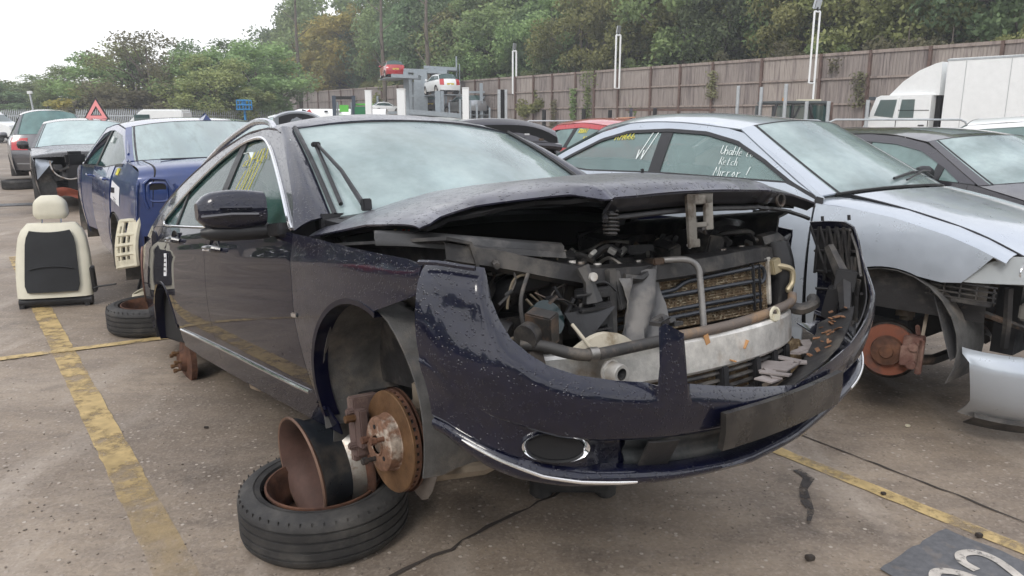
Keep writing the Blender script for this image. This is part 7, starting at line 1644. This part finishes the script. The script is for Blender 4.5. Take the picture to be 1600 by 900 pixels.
# dark frame and bent bar before the fence
b = at(990, 182, 28); df = empty('steel_barrier', 'low dark steel barrier standing before the fence above the pale blue roof', 'barrier', (b.x, b.y, 0)); z = at(990, 169, 28).z
for x in (-.1, .75): box('frame_leg', (x, 0, z / 2), (.10, .10, z), M('dark_blue_steel', (.05, .055, .08), .6), df)
box('frame_bar', (1.3, 0, z - .06), (3.2, .08, .08), post_m, df)
# ------------------------------------------------------------------ lorry
lo = empty('lorry', 'white box lorry with high wind deflector parked along the fence at right', 'lorry', at(1466, 182, 21.5) - Vector((0, 0, CAM_H)), (0, 0, math.atan2(-.826, .564) ))
# local +x runs back along the lorry towards us, the cab is at -x
zb = at(1470, 92, 21.5).z
m = MB().box((4.0, 1.15, .95 + (zb - .95) / 2), (7.8, 2.4, zb - .95)); m.build('cargo_box', whitep, lo, bevel=.03)
box('box_rail', (4.0, -.06, .95), (7.8, .04, .12), galv, lo); box('chassis', (2.6, 1.15, .75), (9.5, .8, .2), black_pl, lo)
zc = at(1400, 148, 22).z
pr = [(-2.15, .55), (-2.20, 1.25), (-2.02, 1.62), (-1.86, zc - .06), (-1.72, zc), (-.25, zc), (-.25, .55)]
V = [(x, y, z) for y in (.02, 2.28) for x, z in pr]; n = len(pr)
mesh('cab_shell', V, [tuple(range(n)), tuple(range(2 * n - 1, n - 1, -1))] + [(i + n, (i + 1) % n + n, (i + 1) % n, i) for i in range(n)], whitep, lo, False)
pr = [(-1.55, zc - .02), (-1.15, zc + .38), (-.72, zc + .66), (-.30, zb - .10), (-.12, zb - .06), (-.10, zc - .02)]
V = [(x, y, z) for y in (.12, 2.18) for x, z in pr]; n = len(pr)
mesh('wind_deflector', V, [tuple(range(n)), tuple(range(2 * n - 1, n - 1, -1))] + [(i + n, (i + 1) % n + n, (i + 1) % n, i) for i in range(n)], whitep, lo, False)
mesh('cab_window', [(-1.88, .012, 1.58), (-1.30, .012, 1.52), (-1.22, .012, zc - .12), (-1.72, .012, zc - .12)][::-1], [(0, 1, 2, 3)], side_glass, lo, False)
mesh('cab_window', [(-1.14, .012, 1.52), (-.70, .012, 1.52), (-.70, .012, zc - .12), (-1.08, .012, zc - .12)][::-1], [(0, 1, 2, 3)], side_glass, lo, False)
mesh('windscreen', [(-2.19, .1, 1.30), (-2.19, 2.2, 1.30), (-1.88, 2.2, zc - .10), (-1.88, .1, zc - .10)], [(0, 1, 2, 3)], side_glass, lo, False)
box('door_pillar', (-1.18, .0, 1.78), (.06, .03, .62), whitep, lo); box('mirror', (-1.95, -.22, 1.75), (.08, .16, .40), black_pl, lo); box('sun_visor', (-1.98, 1.1, zc - .08), (.2, 2.2, .10), M('smoked_visor', (.08, .09, .1), .2), lo)
box('cab_gap', (-.175, 1.15, 1.7), (.13, 1.8, 1.6), dark_void, lo); box('cab_step', (-1.6, .0, .75), (.9, .04, .3), black_pl, lo)
for x in (-1.45, 2.2, 6.0): MB().cyl((x, -.0, .48), (x, .3, .48), .48, 24).build('wheel', rubber, lo)
for x in (-1.2, -.28): MB().cyl((x, .012, .6), (x, .012, 1.5), .010, 5).build('door_seam', seam, lo)
MB().cyl((-1.2, .012, zc - .42), (-.28, .012, zc - .42), .008, 5).build('door_seam', seam, lo)
box('door_handle', (-.45, -.01, 1.32), (.16, .03, .03), black_pl, lo); box('headlamp', (-2.2, .25, .85), (.04, .3, .18), clear_lens, lo); box('side_lamp', (-1.9, -.01, 1.2), (.12, .03, .06), M('amber_beacon', (.75, .32, .03), .25), lo)
for k in range(7): box('box_joint', (.6 + 1.1 * k, -.053, .95 + (zb - .95) / 2), (.02, .008, zb - 1.1), M('joint_grey', (.55, .57, .58), .5), lo)
for z_ in (zb - .04, 1.08): box('box_joint', (4.0, -.055, z_), (7.8, .012, .05), galv, lo)
# ------------------------------------------------------------------ loader cab
lc = empty('loader', 'dark loader cab with amber beacon before the fence behind the pale blue roof', 'loader', at(1237, 182, 24) - Vector((0, 0, CAM_H)), (0, 0, R_(8))); zt2 = at(1237, 162, 24).z
gm2 = M('grey_green_cab', (.10, .115, .12), .5); 
for x in (-.85, -.30, .28, .80):
    MB().tube([(x * 1.08, -.6, .9), (x, -.6, zt2 - .12), (x * .9, -.55, zt2)], .045, 6).build('cab_post', black_pl, lc); MB().tube([(x * 1.05, .6, .9), (x, .6, zt2 - .05)], .05, 6).build('cab_post', gm2, lc)
box('cab_roof', (0, 0, zt2 + .02), (1.75, 1.3, .10), gm2, lc, None, .04); box('cab_body', (0, 0, .85), (2.1, 1.4, .7), gm2, lc, None, .05)
mesh('cab_glass', [(-.82, -.58, 1.15), (.80, -.58, 1.15), (.76, -.58, zt2 - .05), (-.78, -.58, zt2 - .05)], [(0, 1, 2, 3)], side_glass, lc, False)
MB().tube([(.2, -.65, 1.05), (.35, -.66, 1.5), (.18, -.65, 1.85)], .03, 6).build('hydraulic_hose', black_pl, lc); MB().tube([(-.5, -.65, 1.05), (-.3, -.66, 1.45), (-.1, -.65, 1.85)], .03, 6).build('hydraulic_hose', black_pl, lc)
MB().lathe([(.05, 0), (.055, .09), (.0, .13)], 12, Matrix.Translation((-.28, 0, zt2 + .07))).build('beacon', M('amber_beacon', (.75, .32, .03), .25), lc); box('light_bar', (.35, -.3, zt2 + .10), (.75, .10, .05), white_pl, lc)
for x in (-.8, .8): MB().cyl((x, -.75, .5), (x, -.5, .5), .5, 22).build('wheel', rubber, lc)
ps = empty('plank_stack', 'upright bundle of brown planks right of the loader cab', 'planks', at(1284, 182, 24.5) - Vector((0, 0, CAM_H)), (0, 0, 0)); zt3 = at(1284, 160, 24.5).z
for k in range(7): box('plank', (-.32 + .10 * k, .03 * (k % 2), zt3 / 2 - .02 * (k % 3)), (.08, .05, zt3 - .04 * (k % 3)), (post_m, dgrey, rail_m)[k % 3], ps)
# ------------------------------------------------------------------ car rack with cars on it
YR = 52
def R3(px, py, dy=0): return at(px, py, YR + dy)
rk = empty('car_rack', 'grey steel car stacking rack with raised platforms in front of the wood', 'rack', (0, 0, 0))
rk_m = M('rack_grey_steel', (.30, .34, .37), .5, .4, var=.15)
for px, y0, dy, w in ((634, 112, 0, .32), (641, 112, 3, .25), (657, 112, 2, .9), (676, 106, 4, .22), (683, 105, 5, .3), (696, 110, 4, .15), (684, 142, -3, .35), (690, 142, -1, .30), (752, 130, 2, .22), (757, 128, 5, .2), (719, 155, -4, .12), (745, 162, -4, .12), (614, 165, 6, .12), (600, 158, 6, .08), (668, 150, 5, .10), (702, 160, -3, .08), (735, 158, -2, .10), (765, 168, -3, .10), (713, 88, 5, .10), (718, 100, 5, .06), (590, 150, 7, .14), (646, 128, 4, .10)):
    t_ = R3(px, y0, dy); MB().box((t_.x, t_.y, t_.z / 2), (w, .25, t_.z)).build('rack_upright', rk_m, rk, False)
for (x0, y0, x1, y1, dy, h) in ((614, 119, 656, 121, -1, .22), (633, 111, 700, 113, 3, .25), (664, 106, 715, 109, 5, .22), (636, 174, 722, 181, -3, .28), (590, 176, 640, 176, 2, .18), (722, 144, 757, 144, 3, .15), (640, 150, 690, 150, 2, .12), (640, 182, 700, 184, -3, .2)):
    a, b = R3(x0, y0, dy), R3(x1, y1, dy); m = MB(); mid = (a + b) / 2; L = (b - a).length; m.box(mid, (L, 1.6 if h > .2 else .2, h), (0, -math.atan2(b.z - a.z, math.hypot(b.x - a.x, b.y - a.y)), math.atan2(b.y - a.y, b.x - a.x))); m.build('rack_beam', rk_m, rk, False)
for x0, x1 in ((742, 757),):
    a, b = R3(x0, 150, 3), R3(x1, 180, 3); MB().tube([a, b], .05, 5).build('rack_brace', rk_m, rk); MB().tube([R3(x0, 180, 3), R3(x1, 150, 3)], .05, 5).build('rack_brace', rk_m, rk)
Ps = dict(HATCH); Ps.update(seats=False)
def rack_car(label, px, py, yaw, paint, s=1.0, dy=0, name='small_hatchback', tail=True, gl=None, grp='cars on the stacking rack'):
    p = R3(px, py, dy); r, I_ = build_car(name, label, p, yaw, Ps, paint, glass=gl or side_glass, n_sub=2, nv=7, group=grp); r.scale = (s, s, s)
    if tail:
        for q in (-1, 1): lamp_patch(I_, 'tailgate', q * .6, q * .98, .0, .9, red_lens, r)
        box('number_plate', (-3.27, 0, .70), (.02, .52, .12), plate_y, r)
    for k in (0,): box('support_deck', (-1.2, 0, -.03), (4.2, 1.7, .06), rk_m, r)
    return r
rack_car('red hatchback raised on the highest platform of the rack', 609, 124, 108, redp, .85, 7); rack_car('silver hatchback raised on the rack, right of the raised red car', 681, 149, 114, whitep, .92, 2)
rack_car('dark car with red tail lamps on the lower deck of the rack', 660, 176, 108, dgrey, .85, 6); rack_car('silver blue car on the lower deck beside the right white post', 712, 179, 128, silverp, .9, 4, tail=False); rack_car('small white van-like car on the lower deck left of the middle white post', 619, 177, 20, whitep, .55, 6, tail=False)
rack_car('black car at the right end of the rack behind the white post', 747, 183, 150, blackp, .7, 4, tail=False)
# ------------------------------------------------------------------ forklift and tanker
gf = M('lime_green_paint', (.13, .52, .08), .45); dkg = M('dark_green_panel', (.03, .18, .08), .4)
fk = empty('forklift', 'bright green forklift truck with dark mast, seen behind the navy roof', 'forklift', at(541, 182, 31) - Vector((0, 0, CAM_H)), (0, 0, R_(10))); zt4 = at(541, 150, 31).z
for x in (-.42, .32): box('mast_channel', (x, -.5, zt4 / 2), (.14, .12, zt4), M('dark_slate_mast', (.07, .09, .12), .5, .4), fk); box('mast_inner', (x * .72, -.45, zt4 / 2 - .1), (.07, .1, zt4 - .3), rk_m, fk)
for z in (.5, 1.1, zt4 - .08): box('mast_bar', (-.05, -.5, z), (.75, .10, .12), black_pl, fk)
box('carriage', (-.05, -.58, 1.86), (.34, .08, .26), gf, fk); box('carriage', (-.05, -.58, 1.42), (.40, .08, .40), gf, fk)
box('body', (.35, .6, .75), (1.1, 1.6, .8), gf, fk, None, .06); box('counterweight', (.85, -.35, 1.30), (.55, .7, .34), gf, fk, None, .05); box('cab_side', (.66, -.2, 1.62), (.62, .9, .62), dkg, fk, None, .03)
for x in (.30, .98): box('cab_pillar', (x, -.22, 1.45), (.06, .06, 1.25), gf, fk)
box('overhead_guard', (.66, .1, 2.02), (.8, 1.0, .06), gf, fk)
for x in (-.25, .8): MB().cyl((x, -.3, .35), (x, .0, .35), .35, 18).build('wheel', rubber, fk)
for x in (-.3, .2): box('fork', (x, -1.1, .1), (.12, 1.0, .05), black_pl, fk)
tk = empty('white_tanker', 'long white rounded truck body with lime and red graphics left of the forklift', 'truck', at(500, 182, 38) - Vector((0, 0, CAM_H)), (0, 0, R_(4))); zk = at(500, 170, 38).z
G = []
for a in np.linspace(-1.75, 3.2, 24):
    k = min(1, max(.15, ((a + 1.85) / .9)) ** .5) if a < -.95 else 1; row = []
    for t in np.linspace(0, 2 * math.pi, 21): row.append((a, .7 * k * math.copysign(abs(math.cos(t)) ** .6, math.cos(t)), .75 + (zk - .75) * .5 + (zk - .75) * .5 * k * math.copysign(abs(math.sin(t)) ** .6, math.sin(t))))
    G.append(row)
grid('tank_body', G, whitep, tk, 0)
for x, z, w, h, m_, r_ in ((-.95, 1.25, .55, .32, M('lime_graphic', (.42, .62, .06), .5), .3), (.5, 1.05, 1.3, .28, M('lime_graphic', (.42, .62, .06)), .0), (-.35, 1.45, .18, .35, M('red_graphic', (.6, .05, .04), .5), -.5), (-.62, 1.5, .2, .22, black_pl, .4), (.42, 1.5, .16, .12, black_pl, 0), (1.0, 1.5, .22, .14, steel_lt, 0), (-.1, 1.15, .5, .10, M('pink_graphic', (.7, .35, .35), .5), .2)): box('side_graphic', (x, -.712, z * zk / 1.9 + .27), (w, .02, h * .75), m_, tk, (0, r_, 0))
for x in (-1.1, 1.6, 2.6): MB().cyl((x, -.6, .4), (x, -.3, .4), .4, 18).build('wheel', rubber, tk)
box('chassis', (.8, 0, .6), (4.4, .8, .15), black_pl, tk)
# ------------------------------------------------------------------ blue platform, little lamp, pylon frame, palisade fence
blp = M('cyan_blue_paint', (.02, .22, .50), .5)
wp_ = empty('work_platform', 'small bright blue access platform basket on a mast against the dark trees', 'access platform', at(383, 182, 48) - Vector((0, 0, CAM_H)), (0, 0, .1)); z0, z1 = at(383, 171, 48).z, at(383, 157, 48).z
for z in (z0, (z0 + z1) / 2, z1):
    for y in (-.35, .35): MB().cyl((-.36, y, z), (.36, y, z), .04, 6).build('basket_rail', blp, wp_)
for x in (-.36, 0, .36):
    for y in (-.35, .35): MB().cyl((x, y, z0), (x, y, z1), .035, 6).build('basket_post', blp, wp_)
box('basket_floor', (0, 0, z0), (.8, .75, .08), blp, wp_); box('control_box', (0, -.2, z1 - .1), (.22, .15, .3), blp, wp_); MB().cyl((.0, 0, 0), (.0, 0, z0), .07, 8).build('mast', blp, wp_)
lp_ = empty('yard_lamp', 'small single lamp post on the horizon above the grey estate', 'lamp post', at(57, 182, 42) - Vector((0, 0, CAM_H)), (0, R_(-4), 0)); z1 = at(57, 146, 42).z
MB().cyl((0, 0, 0), (0, 0, z1), .05, 8).build('pole', galv, lp_); box('lamp_head', (0, 0, z1 + .06), (.22, .15, .14), wpost, lp_)
py_ = empty('pylon_frame', 'grey goalpost shaped steel frame in the sky gap between the trees', 'steel frame', at(286, 182, 58) - Vector((0, 0, CAM_H))); z1 = at(286, 151, 58).z
for x in (-.45, .45): MB().cyl((x, 0, 0), (x, 0, z1 + .1), .09, 8).build('frame_post', rk_m, py_)
MB().cyl((-.9, 0, z1), (.7, 0, z1), .07, 6).build('frame_bar', rk_m, py_)
def palisade(x0, x1, Y0, Y1, lab):
    a, b = at(x0, 182, Y0), at(x1, 182, Y1); a.z = b.z = 0; r = empty('palisade_fence', lab, 'fence'); L = (b - a).length; n = min(290, int(L / .16)); me = None
    base = MB().box((0, 0, .95), (.07, .02, 1.9)).add([(-.035, 0, 1.9), (.035, 0, 1.9), (0, 0, 2.05)], [(0, 1, 2)]); p0 = base.build('pale', galv, r, False); p0.location = a; ang = math.atan2(b.y - a.y, b.x - a.x); p0.rotation_euler = (0, 0, ang)
    for k in range(1, n): c = p0.copy(); C.objects.link(c); c.location = a.lerp(b, k / n)
    for z in (.4, 1.6): m = MB(); m.box((a + b) / 2 + Vector((0, 0, z)), (L, .04, .06), (0, 0, ang)); m.build('fence_rail', galv, r, False)
palisade(-40, 75, 52, 50, 'grey steel palisade fence at far left above the grey estate'); palisade(120, 300, 50, 46, 'grey steel palisade fence behind the warning triangle and white vans'); palisade(300, 470, 52, 60, 'distant dark palisade fence below the blue platform')

# ------------------------------------------------------------------ cars across the aisle, mirrored in the navy doors
P = dict(HATCH)
for i, (x, y, yaw, pm, nm, lab) in enumerate(((-8.3, 3.4, 35, blackp, 'aisle_car', 'black hatchback across the aisle, mirrored in the navy doors'), (-10.6, 6.3, 32, redp, 'aisle_car', 'red hatchback across the aisle, mirrored in the navy doors'), (-7.2, .4, 36, dgrey, 'aisle_car', 'charcoal hatchback across the aisle, nearest the photographer'))):
    build_car(nm, lab, (x, y, 0), yaw, P, pm, glass=side_glass, n_sub=2, nv=9)

# ------------------------------------------------------------------ unseen wood on the other sides, added to darken reflections in paint and glass
nr = np.random.RandomState(40); n = 26000; ang = nr.uniform(R_(100), R_(372), n); z = 11 * nr.rand(n) ** .8; rad = 34 + 8 * nr.rand(n) + 1.5 * np.sin(ang * 23) - z * .1
z *= (.72 + .28 * np.sin(ang * 17 + 1) * np.sin(ang * 7)); ctr = np.stack([rad * np.cos(ang) - 2, rad * np.sin(ang) + 2, z], 1)
ok = ~((ctr[:, 1] > -6) & (np.abs(ctr[:, 0]) < .80 * ctr[:, 1] + 4)) & ~((ctr[:, 0] > 0) & (ctr[:, 1] > 0)); ctr = ctr[ok]; n = len(ctr)
a = nr.normal(size=(n, 3)); a /= np.linalg.norm(a, axis=1, keepdims=True); b = np.cross(a, nr.normal(size=(n, 3))); b /= np.linalg.norm(b, axis=1, keepdims=True); V = np.zeros((n * 4, 3))
for k, (p, q) in enumerate(((-1, 0), (0, -.7), (1, 0), (0, .7))): V[k::4] = ctr + (a * p + b * q) * .55
tag(mesh('unseen_reflection_wood', V, np.arange(n * 4).reshape(-1, 4), LD, None, False), kind='stuff')

# ------------------------------------------------------------------ thin haze over the yard
hm = bpy.data.materials.new('thin_pale_haze'); hm.use_nodes = True; hn = hm.node_tree.nodes; hn.clear()
ho = hn.new('ShaderNodeOutputMaterial'); hv = hn.new('ShaderNodeVolumePrincipled'); hv.inputs['Color'].default_value = (.93, .96, 1, 1); hv.inputs['Density'].default_value = .0022; hv.inputs['Anisotropy'].default_value = .2
hm.node_tree.links.new(hv.outputs[0], ho.inputs['Volume'])
hb = MB().box((0, 80, 22), (420, 300, 46)).build('haze', hm, None, False); tag(hb, kind='stuff')
